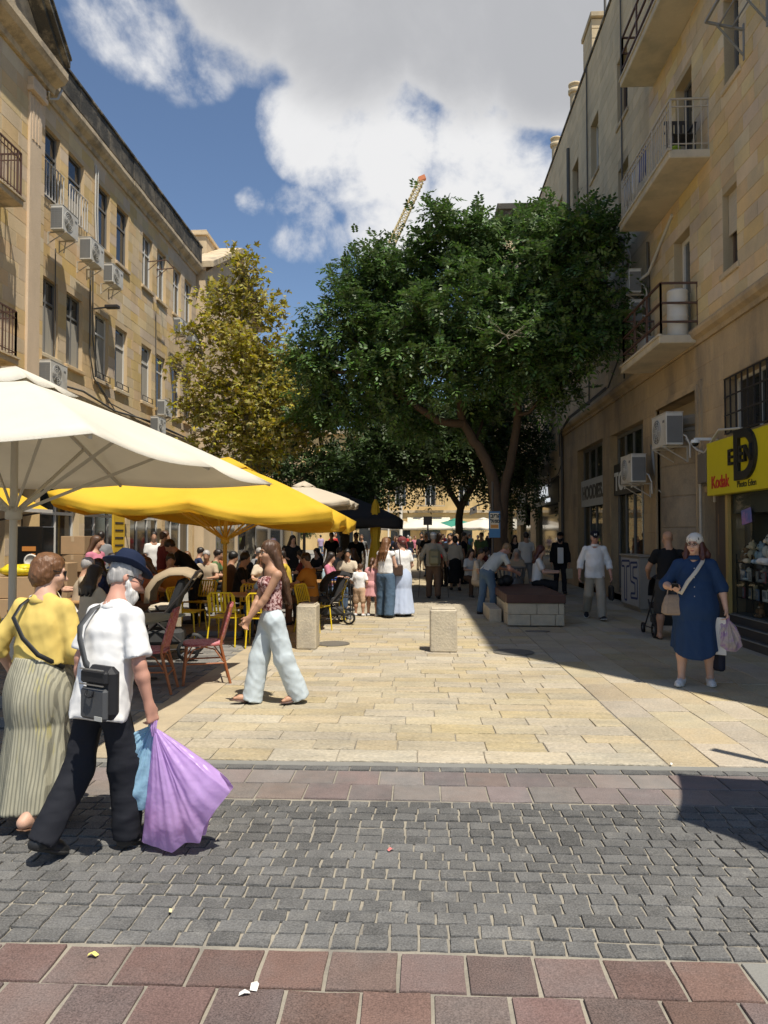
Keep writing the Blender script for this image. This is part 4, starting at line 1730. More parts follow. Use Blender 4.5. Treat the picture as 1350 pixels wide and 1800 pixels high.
m.box((XL + .6, 21.6, 1.5), (.05, .85, 2.3), ch=.01)
m.build('panel', yel, e)
m = MB()
for k in range(7):
    m.box((XL + .63, 21.6, .75 + k * .22), (.01, .6, .05))
m.build('print', sgK, e)

# second building beyond, gable end and chimney
gb = wroot('gabled_building', (XL, 33, 0), label='stone building with tall chimney and sloping pediment edge behind the yellow tree', cat='building')
hw = [(y, y + 1.0, c, c + 1.9) for y in (41.6, 43.9, 46.2, 48.6, 51, 53.4, 55.8) for c in (6.0, 9.6)]
facade(gb, 'wall', XL + .2, 1, 41.0, 58, 0, 13.0, hw, stoneLj, stoneL, blocks=False)
for h in hw:
    window(gb, XL + .2, 1, *h, frame=framW, sill=.06, surround=stoneL)
m = MB()
m.span((XL - .2, 32.6, 0), (XL - 9, 58, 13.0))
m.build('building_core', stoneLj, gb)
for k_ in range(6):
    m = MB()
    m.span((XL + .19, 33.2 + k_ * 4.1, .05), (XL + .335, 36.6 + k_ * 4.1, 3.3))
    w_ = m.build('shopfront', framG, gb)
    m = MB()
    m.add([(XL + .338, 33.3 + k_ * 4.1, .15), (XL + .338, 36.5 + k_ * 4.1, .15), (XL + .338, 36.5 + k_ * 4.1, 3.2), (XL + .338, 33.3 + k_ * 4.1, 3.2)], [(0, 1, 2, 3)])
    m.build('pane', dglass, w_)
XP = XL + .32
m = MB()
m.add([(XP, 31.5, 13.2), (XP, 36.3, 15.75), (XP, 41.1, 13.2)], [(0, 1, 2)])
m.add([(XP, 31.3, 0), (XP, 41.3, 0), (XP, 41.3, 13.2), (XP, 31.3, 13.2)], [(0, 1, 2, 3)])
m.add([(XP, 31.3, 0), (XL - .3, 31.3, 0), (XL - .3, 31.3, 13.2), (XP, 31.3, 13.2)], [(0, 1, 2, 3)])
m.build('pediment_wall', stoneL, gb)
for (ya, yb) in ((31.1, 36.3), (41.5, 36.3)):
    m = MB()
    V = []
    for x in (XP - .9, XP + .4):
        V += [(x, ya, 13.25), (x, yb, 15.85), (x, yb, 16.1), (x, ya, 13.5)]
    m.add(V, [(0, 1, 2, 3), (4, 5, 6, 7), (0, 1, 5, 4), (1, 2, 6, 5), (2, 3, 7, 6), (3, 0, 4, 7)])
    m.build('raking_cornice', stoneM, gb)
m = MB()
m.span((-10.7, 34.1, 12.5), (-9.97, 38.5, 15.85), .02)
m.span((-10.78, 34.0, 15.85), (-9.89, 38.6, 16.0), .02)
m.span((-10.72, 34.06, 16.0), (-9.95, 38.54, 16.12), .02)
m.build('chimney', stoneL, gb)

# building closing the far end of the street
eb = wroot('end_building', (-4, 82, 0), label='sunlit limestone building with balconies closing the far end of street', cat='building')
EY = 84.0
cell = []
m = MB()
xs = [-14, -9, -8, -6.2, -5.0, -2.6, -1.4, .8, 2.0, 4.6, 5.8, 14]
zs = [0, 3.6, 4.3, 5.0, 7.4, 8.6, 10.9, 13.5]
for i in range(len(xs) - 1):
    for j in range(len(zs) - 1):
        if i % 2 == 1 and 0 < i < 10 and j in (3, 5):
            cell.append((xs[i], xs[i + 1], zs[j], zs[j + 1]))
            continue
        m.add([(xs[i], EY, zs[j]), (xs[i + 1], EY, zs[j]), (xs[i + 1], EY, zs[j + 1]), (xs[i], EY, zs[j + 1])], [(0, 1, 2, 3)])
m.build('wall', stoneL, eb)
for (a, b, c, d) in cell:
    w = MB()
    w.span((a, EY + .2, c), (a + .1, EY + .28, d))
    w.span((b - .1, EY + .2, c), (b, EY + .28, d))
    w.span((a + .1, EY + .2, d - .1), (b - .1, EY + .28, d))
    w.span(((a + b) / 2 - .05, EY + .2, c), ((a + b) / 2 + .05, EY + .28, d - .1))
    wo = w.build('window', framW, eb)
    p = MB()
    p.add([(a, EY + .3, c), (b, EY + .3, c), (b, EY + .3, d), (a, EY + .3, d)], [(0, 1, 2, 3)])
    p.build('pane', dglass, wo)
m = MB()
m.span((-14, EY + .31, 0), (14, EY + 8, 13.6))
m.build('building_core', stoneL, eb)
m = MB()
for z in (4.4, 8.0):
    m.span((-13.8, EY - .25, z - .2), (13.8, EY - .001, z + .1))
m.span((-14.2, EY - .5, 13.2), (14.2, EY + .3, 13.7))
m.build('cornice', stoneM, eb)
for k, x in enumerate((-5.6, 1.4)):
    m = MB()
    m.span((x - 1.6, EY - 1.0, 4.9), (x + 1.6, EY - .26, 5.05))
    b = m.build('balcony', stoneM, eb)
    m = MB()
    for i in range(18):
        xx = x - 1.55 + i * 3.1 / 17
        m.bar((xx, EY - .95, 5.05), (xx, EY - .95, 6.0), .03)
    m.bar((x - 1.6, EY - .95, 6.0), (x + 1.6, EY - .95, 6.0), .05)
    m.build('railing', ironD, b)
m = MB()
for x in (-8.5, -5.6, -2, 1.4, 5):
    m.span((x - 1.1, EY - .03, .1), (x + 1.1, EY - .001 - .02, 3.0))
m.build('shopfront', dglass, eb)
m = MB()
m.add([(-1.2, EY - .01, 3.7), (3.6, EY - .01, 3.7), (3.6, EY - 1.8, 2.9), (-1.2, EY - 1.8, 2.9)], [(0, 1, 2, 3)])
tag(m.build('awning', M_('cream_awning', (.6, .55, .42), .8)), 'cream awning on the far sunlit building', 'awning')

# crane
cr = wroot('tower_crane', (PY(690, 700, 170).x, 170, 0), label='yellow lattice crane jib with orange tip above the tree', cat='crane')
crm = M_('crane_yellow', (.55, .44, .22), .6, .1)
a, b = PY(688, 430, 170), PY(740, 318, 170)
m = MB()
ax = (b - a).normalized()
side = ax.cross(Vector((0, 1, 0))).normalized()
N_ = 16
c4 = [side * .75 + Vector((0, .75, 0)), side * .75 - Vector((0, .75, 0)), -side * .75 - Vector((0, .75, 0)), -side * .75 + Vector((0, .75, 0))]
for c in c4:
    m.bar(a + c, b + c * .7, .22)
for i in range(N_):
    p, q = a.lerp(b, i / N_), a.lerp(b, (i + 1) / N_)
    for k in range(4):
        c, d = c4[k], c4[(k + 1) % 4]
        m.bar(p + c, q + d, .12)
        m.bar(p + c, p + d, .12)
m.build('jib', crm, cr)
m = MB()
m.box(b + ax * .6, (1.6, 1.2, 1.0), M=Matrix.Rotation(-.4, 4, 'Y'))
m.build('jib_head', M_('crane_orange', (.6, .2, .08), .6), cr)
m = MB()
low = a - ax * 3
for c in c4:
    m.bar((low + c), Vector((low.x + c.x, low.y + c.y, 0)), .3)
m.build('mast', crm, cr)
# ------------------------------------------------------------------ trees
leafG = M_('green_leaf', (.085, .145, .042), .45, .15, 1.5, isl=.45, spec=.35, trans=.28, hue=.02)
leafD = M_('deep_green_leaf', (.055, .09, .03), .5, .15, 1.5, isl=.4, spec=.3, trans=.25, hue=.02)
leafY = M_('yellow_green_leaf', (.36, .315, .065), .55, .15, 1.5, isl=.5, spec=.3, trans=.35, hue=.03)
bark = M_('brown_bark', (.075, .05, .032), .9, .3, 4, .02, 14, fine=.2, stretch=(1, 1, .35))
barkD = M_('dark_bark', (.07, .055, .042), .9, .3, 4, .02, 14, fine=.2, stretch=(1, 1, .35))
barkP = M_('pale_bark', (.26, .23, .17), .9, .3, 3, .01, 14, col2=(.14, .12, .08), c2scale=4)


def frames(d, up):
    """orthonormal frames for arrays of directions"""
    d = d / np.linalg.norm(d, axis=1, keepdims=True)
    s = np.cross(d, up)
    s /= np.linalg.norm(s, axis=1, keepdims=True) + 1e-9
    n = np.cross(s, d)
    return d, s, n


def pinnate(pos, dirs, length, pairs, lw, r):
    """compound leaves: rachis with leaflet pairs; every leaflet a bent quad pair"""
    n = len(pos)
    d, s, u = frames(dirs, np.tile([0, 0, 1.0], (n, 1)) + r.normal(0, .25, (n, 3)))
    V, F = [], []
    L = length * r.uniform(.75, 1.25, n)
    ts = np.linspace(.15, 1.0, pairs)
    off = 0
    for i, t in enumerate(ts):
        base = pos + d * (L * t)[:, None] - np.array([0, 0, 1.0]) * (L * t * t * .35)[:, None]
        for sd in ((-1, 1) if i < pairs - 1 else (0,)):
            if sd:
                ld = s * sd + d * .55 + u * r.normal(0.0, .2, (n, 1))
            else:
                ld = d + u * r.normal(-.1, .2, (n, 1))
            ld /= np.linalg.norm(ld, axis=1, keepdims=True)
            ld[:, 2] -= .25
            w = np.cross(ld, u)
            w /= np.linalg.norm(w, axis=1, keepdims=True) + 1e-9
            ll = (L * .42 * (1 - .25 * abs(t - .55)))[:, None]
            a = base
            b = base + ld * ll * .45 + w * lw
            c = base + ld * ll
            e = base + ld * ll * .45 - w * lw
            V.append(np.stack([a, b, c, e], 1).reshape(-1, 3))
            F.append(np.arange(n * 4).reshape(n, 4) + off)
            off += n * 4
    return np.concatenate(V), np.concatenate(F)


def palmate(pos, dirs, size, r):
    """plane-tree leaves: five-pointed, folded along the middle; returned as quads"""
    n = len(pos)
    d, s, u = frames(dirs, np.tile([0, 0, 1.0], (n, 1)) + r.normal(0, .4, (n, 3)))
    S = (size * r.uniform(.6, 1.3, n))[:, None]
    P = {k: pos + (d * a + s * b + u * c) * S for k, (a, b, c) in dict(
        o=(0, 0, 0), t=(1, 0, -.12), r1=(.45, .22, .05), R=(.62, .58, -.05), r2=(.2, .34, .04), Rr=(.02, .55, -.08), l1=(.45, -.22, .05), Lf=(.62, -.58, -.05), l2=(.2, -.34, .04), Ll=(.02, -.55, -.08)).items()}
    V, F = [], []
    off = 0
    for q in (('o', 'r1', 't', 'l1'), ('o', 'r2', 'R', 'r1'), ('o', 'l1', 'Lf', 'l2'), ('o', 'Rr', 'Rr', 'r2'), ('o', 'l2', 'Ll', 'Ll')):
        if q[1] == q[2]:
            arr = [P['o'], P['Rr'], (P['Rr'] + P['r2']) / 2, P['r2']]
        elif q[2] == q[3]:
            arr = [P['o'], P['l2'], (P['Ll'] + P['l2']) / 2, P['Ll']]
        else:
            arr = [P[k] for k in q]
        V.append(np.stack(arr, 1).reshape(-1, 3))
        F.append(np.arange(n * 4).reshape(n, 4) + off)
        off += n * 4
    return np.concatenate(V), np.concatenate(F)


def crown_points(blobs, n, r, shell=.55, clump=14, spread=.28):
    """leaf positions: sprays of leaves gathered in clumps through the volume of the lobes"""
    vol = np.array([b[3] ** 2 for b in blobs])
    k = max(1, n // clump)
    idx = r.choice(len(blobs), k, p=vol / vol.sum())
    v = r.normal(0, 1, (k, 3))
    v /= np.linalg.norm(v, axis=1, keepdims=True)
    rad = r.uniform(0, 1, k) ** (shell)
    # uneven lobes
    lump = 1 + .22 * np.sin(v[:, 0] * 5 + idx) * np.cos(v[:, 2] * 6 + idx * 2)
    c = np.array([b[:3] for b in blobs])[idx]
    rr = np.array([b[3] for b in blobs])[idx]
    cp = c + v * (rad * rr * lump)[:, None] * np.array([1, 1, .85])
    pos = np.repeat(cp, clump, 0) + r.normal(0, spread, (k * clump, 3)) * np.array([1, 1, .7])
    out = np.repeat(v, clump, 0) * .7 + r.normal(0, .8, (k * clump, 3)) + np.array([0, 0, .15])
    return pos, out


def tree(name, label, trunk_paths, blobs, n, kind, mat, bmat, group=None, base=None, length=.26, lw=.026, pairs=5, twigs=60, seed=1, clump=14, spread=.28, shell=.55):
    r = np.random.default_rng(seed)
    b0 = Vector(base if base is not None else trunk_paths[0][0][0])
    root = wroot(name, b0, label=label, cat='tree', group=group)
    t = MB()
    for pts, rad in trunk_paths:
        # resample with slight wobble
        P = [Vector(p) for p in pts]
        Q, Rr = [], []
        for i in range(len(P) - 1):
            for k in range(4):
                f = k / 4
                p0, p1, p2, p3 = P[max(i - 1, 0)], P[i], P[i + 1], P[min(i + 2, len(P) - 1)]
                q = .5 * ((2 * p1) + (p2 - p0) * f + (2 * p0 - 5 * p1 + 4 * p2 - p3) * f * f + (3 * p1 - p0 - 3 * p2 + p3) * f ** 3)
                Q.append(q + Vector(r.normal(0, .015, 3)))
                Rr.append(rad[i] * (1 - f) + rad[i + 1] * f)
        Q.append(P[-1])
        Rr.append(rad[-1])
        t.tube(Q, Rr, 10)
    t.build('trunk', bmat, root)
    # limbs reaching into the lobes
    lb_ = MB()
    ends = [Vector(p[0][-1]) for p in trunk_paths] + [Vector(p[0][len(p[0]) // 2]) for p in trunk_paths]
    for b in blobs:
        c = Vector(b[:3])
        e = min(ends, key=lambda q: (q - c).length)
        mid = e.lerp(c, .5) + Vector(r.normal(0, .15, 3)) - Vector((0, 0, .1))
        lb_.tube([e, mid, c, c + (c - e).normalized() * b[3] * .5 + Vector((0, 0, .2))], [.06, .045, .03, .01], 6)
        for k in range(int(twigs / len(blobs)) + 1):
            v = Vector(r.normal(0, 1, 3)).normalized() * b[3] * .9
            lb_.tube([c.lerp(mid, r.uniform(0, .6)), c + v * .5 + Vector(r.normal(0, .1, 3)), c + v], [.018, .012, .004], 4, False)
    lb_.build('limbs', bmat, root)
    pos, out = crown_points(blobs, n, r, shell, clump, spread)
    if kind == 'pinnate':
        V, F = pinnate(pos, out, length, pairs, lw, r)
    else:
        V, F = palmate(pos, out, length, r)
    link('crown', np_mesh('crown', V, F, False), mat, root)
    return root


# the big green tree by the shops
def B(px, py, Y, rpx):
    p = PY(px, py, Y)
    return (p.x, p.y, p.z, rpx / FPX * Y)


def PP(L):
    return [tuple(PY(*a)) for a in L]


TY = 19.0
big = [B(800, 425, 19, 72), B(705, 480, 19.5, 80), B(640, 480, 20, 50), B(605, 565, 19, 70), B(565, 640, 19, 52), B(870, 440, 20.5, 60), B(985, 410, 18, 68), B(1045, 410, 17.5, 50),
       B(1035, 505, 17.2, 62), B(955, 495, 18.5, 80), B(850, 530, 18, 85), B(755, 575, 18, 90), B(675, 640, 18.5, 75), B(610, 690, 19.5, 65), B(560, 715, 20.5, 48), B(980, 610, 17.5, 70),
       B(900, 620, 17.5, 75), B(800, 660, 17.8, 70), B(1030, 600, 17, 55), B(960, 690, 18.5, 45), B(720, 720, 19.5, 60), B(840, 600, 20.5, 90), B(700, 560, 21, 90), B(930, 560, 20.5, 90), B(1060, 570, 17.2, 32), B(925, 400, 19.5, 48),
       B(840, 720, 20, 45)]
tr1 = (PP([(882, 1000, TY), (874, 890, TY), (858, 820, TY), (835, 775, TY), (812, 735, TY), (808, 680, 18.8), (790, 600, 18.6)]), [.2, .165, .14, .125, .105, .08, .05])
tr2 = (PP([(884, 960, TY), (884, 880, TY), (900, 800, TY), (910, 730, TY), (905, 670, 18.8), (930, 560, 18.5)]), [.15, .135, .115, .10, .08, .05])
tr3 = (PP([(818, 745, TY), (770, 738, TY), (730, 712, 19), (690, 688, 19), (640, 650, 19)]), [.11, .10, .085, .07, .04])
tree('green_tree', 'large green tree with forked leaning trunk beside the shaded shops', [tr1, tr2, tr3], big, 15400, 'pinnate', leafG, bark, length=.33, lw=.034, clump=22, spread=.23, base=PY(882, 1000, TY) * 1 - Vector((0, 0, PY(882, 1000, TY).z)), seed=3, twigs=90)
# bare dead twigs in front of the crown
m = MB()
c0 = PY(890, 590, 16.6)
for k in range(9):
    q = [c0 + Vector((0, 0, 0))]
    dv = Vector((random.uniform(-.5, .6), random.uniform(-.3, 0), random.uniform(-.1, .5)))
    for i in range(4):
        q.append(q[-1] + dv * .3 + Vector((random.uniform(-.1, .1), 0, random.uniform(-.12, .1))))
    m.tube(q, [.012, .010, .008, .006, .003], 4, False)
m.tube([c0, PY(905, 640, 18)], [.012, .02], 4)
dead = m.build('dead_twigs', barkP)
tag(dead, 'bare pale dead twigs sticking out of the green tree', 'twigs')

# yellowing plane tree by the left-hand building
YY = 21.5
yl = [B(430, 470, YY, 34), B(395, 540, YY, 52), B(460, 545, YY, 48), B(350, 600, YY, 44), B(420, 615, YY - .5, 62), B(480, 620, YY, 42), B(370, 680, YY - .5, 52), B(450, 690, YY - .6, 66), B(510, 720, YY, 46), B(400, 750, YY - .4, 52),
      B(480, 770, YY - .6, 52), B(340, 720, YY, 32), B(530, 760, YY - .3, 34), B(310, 640, YY, 22), B(440, 800, YY, 50), B(365, 790, YY, 36), B(420, 520, YY + .6, 40)]
ty = (PP([(440, 1010, YY), (440, 880, YY), (437, 780, YY), (432, 690, YY), (425, 590, YY), (428, 480, YY)]), [.15, .13, .11, .09, .06, .02])
tree('plane_tree', 'young plane tree with yellowing leaves behind the yellow parasol', [ty], yl, 6300, 'palmate', leafY, barkP, base=(ty[0][0][0], YY, 0), length=.165, seed=8, twigs=80, clump=9, spread=.2, shell=.5)

# darker trees farther down the street
fars = [(600, 27, 3.6, 8.0, 'dark street tree behind the yellow parasol'), (700, 33, 4.2, 8.5, 'dark street tree with low spreading crown mid street'), (815, 30, 3.8, 8.0, 'dark leaning street tree beside the green one'),
        (845, 36, 3.9, 8.5, 'dark street tree behind the blue poster'), (560, 38, 4.2, 9, 'shaded street tree far behind the cafe tables')]
fr = np.random.default_rng(5)
proto = None
for i, (px, Y, rad, ht, lab) in enumerate(fars):
    b = PY(px, 940, Y)
    if i in (0, 2):
        sg = 1 if i == 0 else -1
        bl = []
        for k in range(13):
            a = k * 2.4
            rr = rad * (.25 + .5 * fr.uniform())
            bl.append((b.x + rr * math.cos(a), Y + rr * math.sin(a), ht * .44 + fr.uniform(0, ht * .45), rad * fr.uniform(.32, .46)))
        tp = ([(b.x, Y, 0), (b.x + .15 * sg, Y, 1.5), (b.x + .1 * sg, Y, 2.8), (b.x - .5 * sg, Y - .2, 4.0), (b.x - .8 * sg, Y, 5.4)], [.2, .17, .15, .12, .06])
        tp2 = ([(b.x + .1 * sg, Y, 2.7), (b.x + .7 * sg, Y + .2, 3.9), (b.x + 1.2 * sg, Y, 5.2)], [.13, .1, .05])
        r0 = tree('street_tree', lab, [tp, tp2], bl, 8200, 'pinnate', leafD, barkD, 'dark street trees down the street', base=(b.x, Y, 0), length=.36, lw=.045, pairs=4, seed=20 + i, spread=.36, shell=.5)
        if i == 0:
            proto = r0
        else:
            proto2 = r0
    else:
        c = copy_tree(proto if i != 3 else proto2)
        c.location = (b.x, Y, 0)
        c.rotation_euler = (0, 0, i * 1.9)
        WROOT.add(c.name)
        tag(c, lab, 'tree', 'dark street trees down the street')
for i, (px, Y, sc, lab) in enumerate(((770, 52, .62, 'small round dark tree before the far white parasols'), (640, 60, .9, 'leafy tree left standing before the far sunlit building'), (905, 46, .8, 'leafy tree by the far grey awning'), (500, 50, 1.1, 'tall dark tree at the far end of terraces'))):
    c = copy_tree(proto)
    b = PY(px, 940, Y)
    c.location = (b.x, Y, 0)
    c.scale = (sc, sc, sc)
    c.rotation_euler = (0, 0, i * 1.3 + .7)
    tag(c, lab.replace(' left', ''), 'tree', 'dark street trees down the street')
# ------------------------------------------------------------------ parasols
canvW = M_('cream_canvas', (.76, .71, .60), .8, .05, 2, .004, 50, trans=.25, stain=.06)
canvK = M_('black_canvas', (.02, .02, .022), .8, .05, 2)
canvC = M_('beige_canvas', (.60, .52, .40), .8, .05, 2, trans=.2)
canvG = M_('green_canvas', (.05, .26, .18), .8, .05, 2, trans=.2)
poleY = M_('yellow_pole', (.55, .33, .03), .5, .08)
poleW = M_('pale_pole', (.42, .39, .33), .5, .08)
poleK = M_('dark_pole', (.06, .055, .05), .5, .08)


def parasol(label, loc, hx, hy, ze, za, rz, mat, pole, tilt=(0, 0), valance=.0, sag=.04, vent=True, group=None, hub=.45, nseg=10, flap=0.0, seed=1, base=True, per=None):
    """market parasol: pole, eight ribs and struts, canopy sagging between the ribs"""
    r = random.Random(seed)
    e = empty('parasol', loc, rz, label, 'parasol', group)
    per = per or [(hx, hy), (0, hy), (-hx, hy), (-hx, 0), (-hx, -hy), (0, -hy), (hx, -hy), (hx, 0)]
    T = Matrix.Rotation(R(tilt[0]), 4, 'X') @ Matrix.Rotation(R(tilt[1]), 4, 'Y')
    apex = Vector((0, 0, za))

    def pt(i, f, t):
        a, b = Vector((*per[i], ze)), Vector((*per[(i + 1) % 8], ze))
        p = a.lerp(b, f)
        q = Vector((0, 0, za)).lerp(p, t)
        bow = math.sin(PI * f)
        q.z -= sag * bow * t * 1.6 * math.sin(PI * min(t, .96) * .6)
        q.x *= 1 - .03 * bow * t
        q.y *= 1 - .03 * bow * t
        q.z += .06 * math.sin(PI * t) * (za - ze)
        Q = T @ (q - Vector((0, 0, ze)))
        return Q + Vector((0, 0, ze))
    m = MB()
    NT = 10
    V, F = [], []
    cols = []
    for i in range(8):
        for k in range(nseg):
            cols.append((i, k / nseg))
    n = len(cols)
    t0 = .08
    rows = [t0 + (1 - t0) * j / NT for j in range(NT + 1)]
    for t in rows:
        for (i, f) in cols:
            V.append(pt(i, f, t))
    nv = NT + 1
    if valance:
        for j in (1, 2, 3):
            for (i, f) in cols:
                p = pt(i, f, 1.0)
                bow = math.sin(PI * f)
                c = Vector((p.x, p.y, 0)).normalized()
                d = valance * j / 3
                V.append(p + Vector((0, 0, -d * (1 - .25 * bow * r.uniform(.6, 1.2)))) + c * (.015 * j * math.sin(f * PI * 4 + i) - .01 * j))
        nv += 3
    for j in range(nv - 1):
        for k in range(n):
            F.append((j * n + k, j * n + (k + 1) % n, (j + 1) * n + (k + 1) % n, (j + 1) * n + k))
    m.add(V, F, True)
    c = m.build('canopy', mat, e)
    c.modifiers.new('t', 'SOLIDIFY').thickness = .004
    if vent:
        v = MB()
        V, F = [], []
        for t, dz in ((.0, .10), (.10, .075), (.2, .035)):
            for (i, f) in cols:
                p = pt(i, f, max(t, .002))
                V.append(p + Vector((0, 0, dz - .03 * math.sin(PI * f) * t / .2)))
        for j in range(2):
            for k in range(n):
                F.append((j * n + k, j * n + (k + 1) % n, (j + 1) * n + (k + 1) % n, (j + 1) * n + k))
        v.add(V, F, True)
        vo = v.build('vent_cap', mat, c)
        vo.modifiers.new('t', 'SOLIDIFY').thickness = .004
    top = T @ Vector((0, 0, za - ze)) + Vector((0, 0, ze))
    pm = MB()
    pm.tube([(0, 0, 0), (0, 0, ze - hub), (top.x, top.y, top.z + .05)], [.036, .036, .03], 12)
    pm.build('pole', pole, e)
    hb = MB()
    hb.lathe([(.05, -.06), (.075, -.05), (.075, .05), (.05, .06)], (0, 0, ze - hub), 12)
    hb.lathe([(.05, -.05), (.07, -.04), (.07, .03), (.04, .05)], (top.x, top.y, top.z - .06), 12)
    hb.build('hub', pole, e)
    for i in range(8):
        rb_ = MB()
        a = pt(i, 0, .02) - Vector((0, 0, .03))
        b = pt(i, 0, .985) - Vector((0, 0, .025))
        rb_.bar(a, b, .022, .035)
        ro = rb_.build('rib', pole, e)
        s_ = MB()
        s_.bar((0, 0, ze - hub), a.lerp(b, .58), .018, .03)
        s_.build('strut', pole, ro)
    if base:
        bs = MB()
        bs.box((0, 0, .05), (.75, .75, .10), ch=.015)
        bs.box((0, 0, .16), (.16, .16, .12), ch=.01)
        bs.build('base', M_('parasol_base', (.16, .155, .15), .8), e)
    return e


parasol('large cream canvas parasol behind the couple with pale wooden struts', (-3.82, 6.82, 0), 1.93, 2.3, 2.34, 3.22, R(-2.6), canvW, poleW, sag=.03, valance=0, hub=.42, seed=2)
parasol('big yellow canvas parasol sagging over the cafe tables', (-3.36, 12.75, 0), 2.12, 2.08, 2.17, 2.98, 0, yel, poleY, tilt=(-1.5, 3.6), valance=.17, sag=.10, hub=.55, seed=3)
pc = PY(535, 860, 17.5)
parasol('beige parasol just behind the big yellow one', (pc.x, 17.5, 0), 1.2, 1.3, 2.5, 2.9, 0, canvC, poleK, valance=.12, sag=.05, seed=4)
pc = PY(600, 890, 23)
parasol('black square parasol beyond the beige one', (pc.x, 23, 0), 1.9, 1.9, 2.2, 3.0, 0, canvK, poleK, valance=.3, sag=.02, seed=5)
for i, (px, Y, mt, lab, hx) in enumerate(((745, 71, canvW, 'white parasol before the far sunlit building', 2.6), (800, 75, canvG, 'green parasol between far white parasols', 2.6), (850, 72, canvW, 'white parasol next to the far green one', 2.4), (700, 77, canvC, 'beige parasol next to the far lamp post', 2.2))):
    pc = PY(px, 930, Y)
    parasol(lab, (pc.x, Y, 0), hx, hx, 2.4, 3.3, .3 * i, mt, poleW, valance=.2, sag=.05, nseg=3, seed=6 + i, group='parasols at the far end of the street')
# folded yellow parasol standing by the black one
pc = PY(660, 940, 21.5)
e = empty('folded_parasol', (pc.x, 21.5, 0), 0, 'folded yellow parasol tied round its pole beneath the trees', 'parasol')
m = MB()
V, F = [], []
prof = [(.03, 2.75), (.09, 2.6), (.14, 2.2), (.13, 1.8), (.10, 1.55), (.17, 1.1), (.2, .75)]
for r_, z in prof:
    for k in range(24):
        a = 2 * PI * k / 24
        rr = r_ * (1 + .22 * math.sin(k * PI / 2 * 1.0 + z))
        V.append((rr * math.cos(a), rr * math.sin(a), z))
for j in range(len(prof) - 1):
    for k in range(24):
        F.append((j * 24 + k, j * 24 + (k + 1) % 24, (j + 1) * 24 + (k + 1) % 24, (j + 1) * 24 + k))
m.add(V, F, True)
m.build('canopy', yel, e)
m = MB()
m.tube([(0, 0, 0), (0, 0, 2.85)], .03, 8)
m.box((0, 0, .05), (.6, .6, .1), ch=.01)
m.build('pole', poleK, e)
# dark parasol added out of view, its outline shaped to shade the crossing
parasol('unseen dark parasol added so its shade falls across the cobbles', (3.31, 3.34, 0), .98, .98, 3.05, 3.35, 0, canvK, poleK, valance=.0, sag=0.0, seed=9, vent=False, hub=.5, per=[(-.67, .97), (-.97, .11), (-.64, -.36), (-.03, -.8), (.67, -.6), (.97, .1), (.67, .6), (-.09, .85)])

dp_ = [o for o in COL.objects if o.name.startswith('parasol') and 'shade falls' in o.get('label', '')][0]
m = MB()
m.bar((3.18 - 3.31, 4.87 - 3.34, 3.2), (3.75 - 3.31, 4.25 - 3.34, 3.2), .09)
m.bar((3.75 - 3.31, 4.25 - 3.34, 3.2), (0, 0, 3.3), .05)
m.build('shadow_bar', poleK, dp_)  # bars added overhead to cast a thin stripe of shade

# ------------------------------------------------------------------ cafe furniture
ychM = M_('yellow_enamel', (.66, .47, .015), .35, .06, 5, space='obj')
rattM = M_('red_rattan', (.30, .055, .06), .6, .15, 30, .004, 90, space='obj', col2=(.40, .16, .15), c2scale=45, c2lo=.45, c2hi=.55)
rattP = M_('pink_weave', (.50, .13, .17), .6, .15, 30, .004, 90, space='obj', col2=(.66, .42, .42), c2scale=50, c2lo=.45, c2hi=.6)
cane = M_('cane_frame', (.30, .10, .035), .45, .15, 8, space='obj')
woodO = M_('orange_wood', (.36, .20, .08), .5, .2, 3, stretch=(1, 8, 1), space='obj')
slate = M_('green_grey_top', (.19, .21, .17), .5, .12, 3, space='obj')
bchM = M_('black_enamel', (.03, .03, .032), .4, .06, 5, space='obj')


def slat_chair(mat):
    e = empty('slat_chair')
    W, D = .42, .42
    f = MB()
    for sx in (-1, 1):
        x = sx * W / 2
        f2 = MB()
        f2.tube([(x * 1.08, -D / 2 - .02, 0), (x, -D / 2 + .02, .42), (x, -D / 2 + .06, .45)], .013, 8)
        f2.build('leg', mat, e)
        f2 = MB()
        f2.tube([(x * 1.08, D / 2 + .08, 0), (x, D / 2, .42), (x, D / 2 + .03, .6)], .013, 8)
        f2.build('leg', mat, e)
    b = MB()
    b.tube([(-W / 2, D / 2 + .02, .56), (-W / 2, D / 2 + .09, .78), (-W / 2 + .05, D / 2 + .10, .83), (W / 2 - .05, D / 2 + .10, .83), (W / 2, D / 2 + .09, .78), (W / 2, D / 2 + .02, .56)], .013, 8)
    b.tube([(-W / 2, D / 2 + .015, .53), (W / 2, D / 2 + .015, .53)], .011, 8)
    bo = b.build('back_frame', mat, e)
    for k in range(7):
        x = -W / 2 + W * (k + .5) / 7
        s = MB()
        s.bar((x, D / 2 + .02, .53), (x, D / 2 + .095, .825), .03, .006, up=(0, 1, 0))
        s.build('slat', mat, bo)
    st = MB()
    st.tube([(-W / 2, D / 2, .44), (-W / 2, -D / 2, .44), (W / 2, -D / 2, .44), (W / 2, D / 2, .44), (-W / 2, D / 2, .44)], .012, 8)
    so = st.build('seat_frame', mat, e)
    for k in range(7):
        x = -W / 2 + W * (k + .5) / 7
        s = MB()
        s.bar((x, -D / 2, .45), (x, D / 2, .445), .038, .006)
        s.build('slat', mat, so)
    ar = MB()
    for sx in (-1, 1):
        ar.tube([(sx * W / 2, D / 2 + .05, .66), (sx * (W / 2 + .03), D / 4, .66), (sx * (W / 2 + .03), -D / 2 + .06, .64), (sx * W / 2, -D / 2 + .02, .44)], .011, 6)
    if mat is ychM:
        pass
    return e


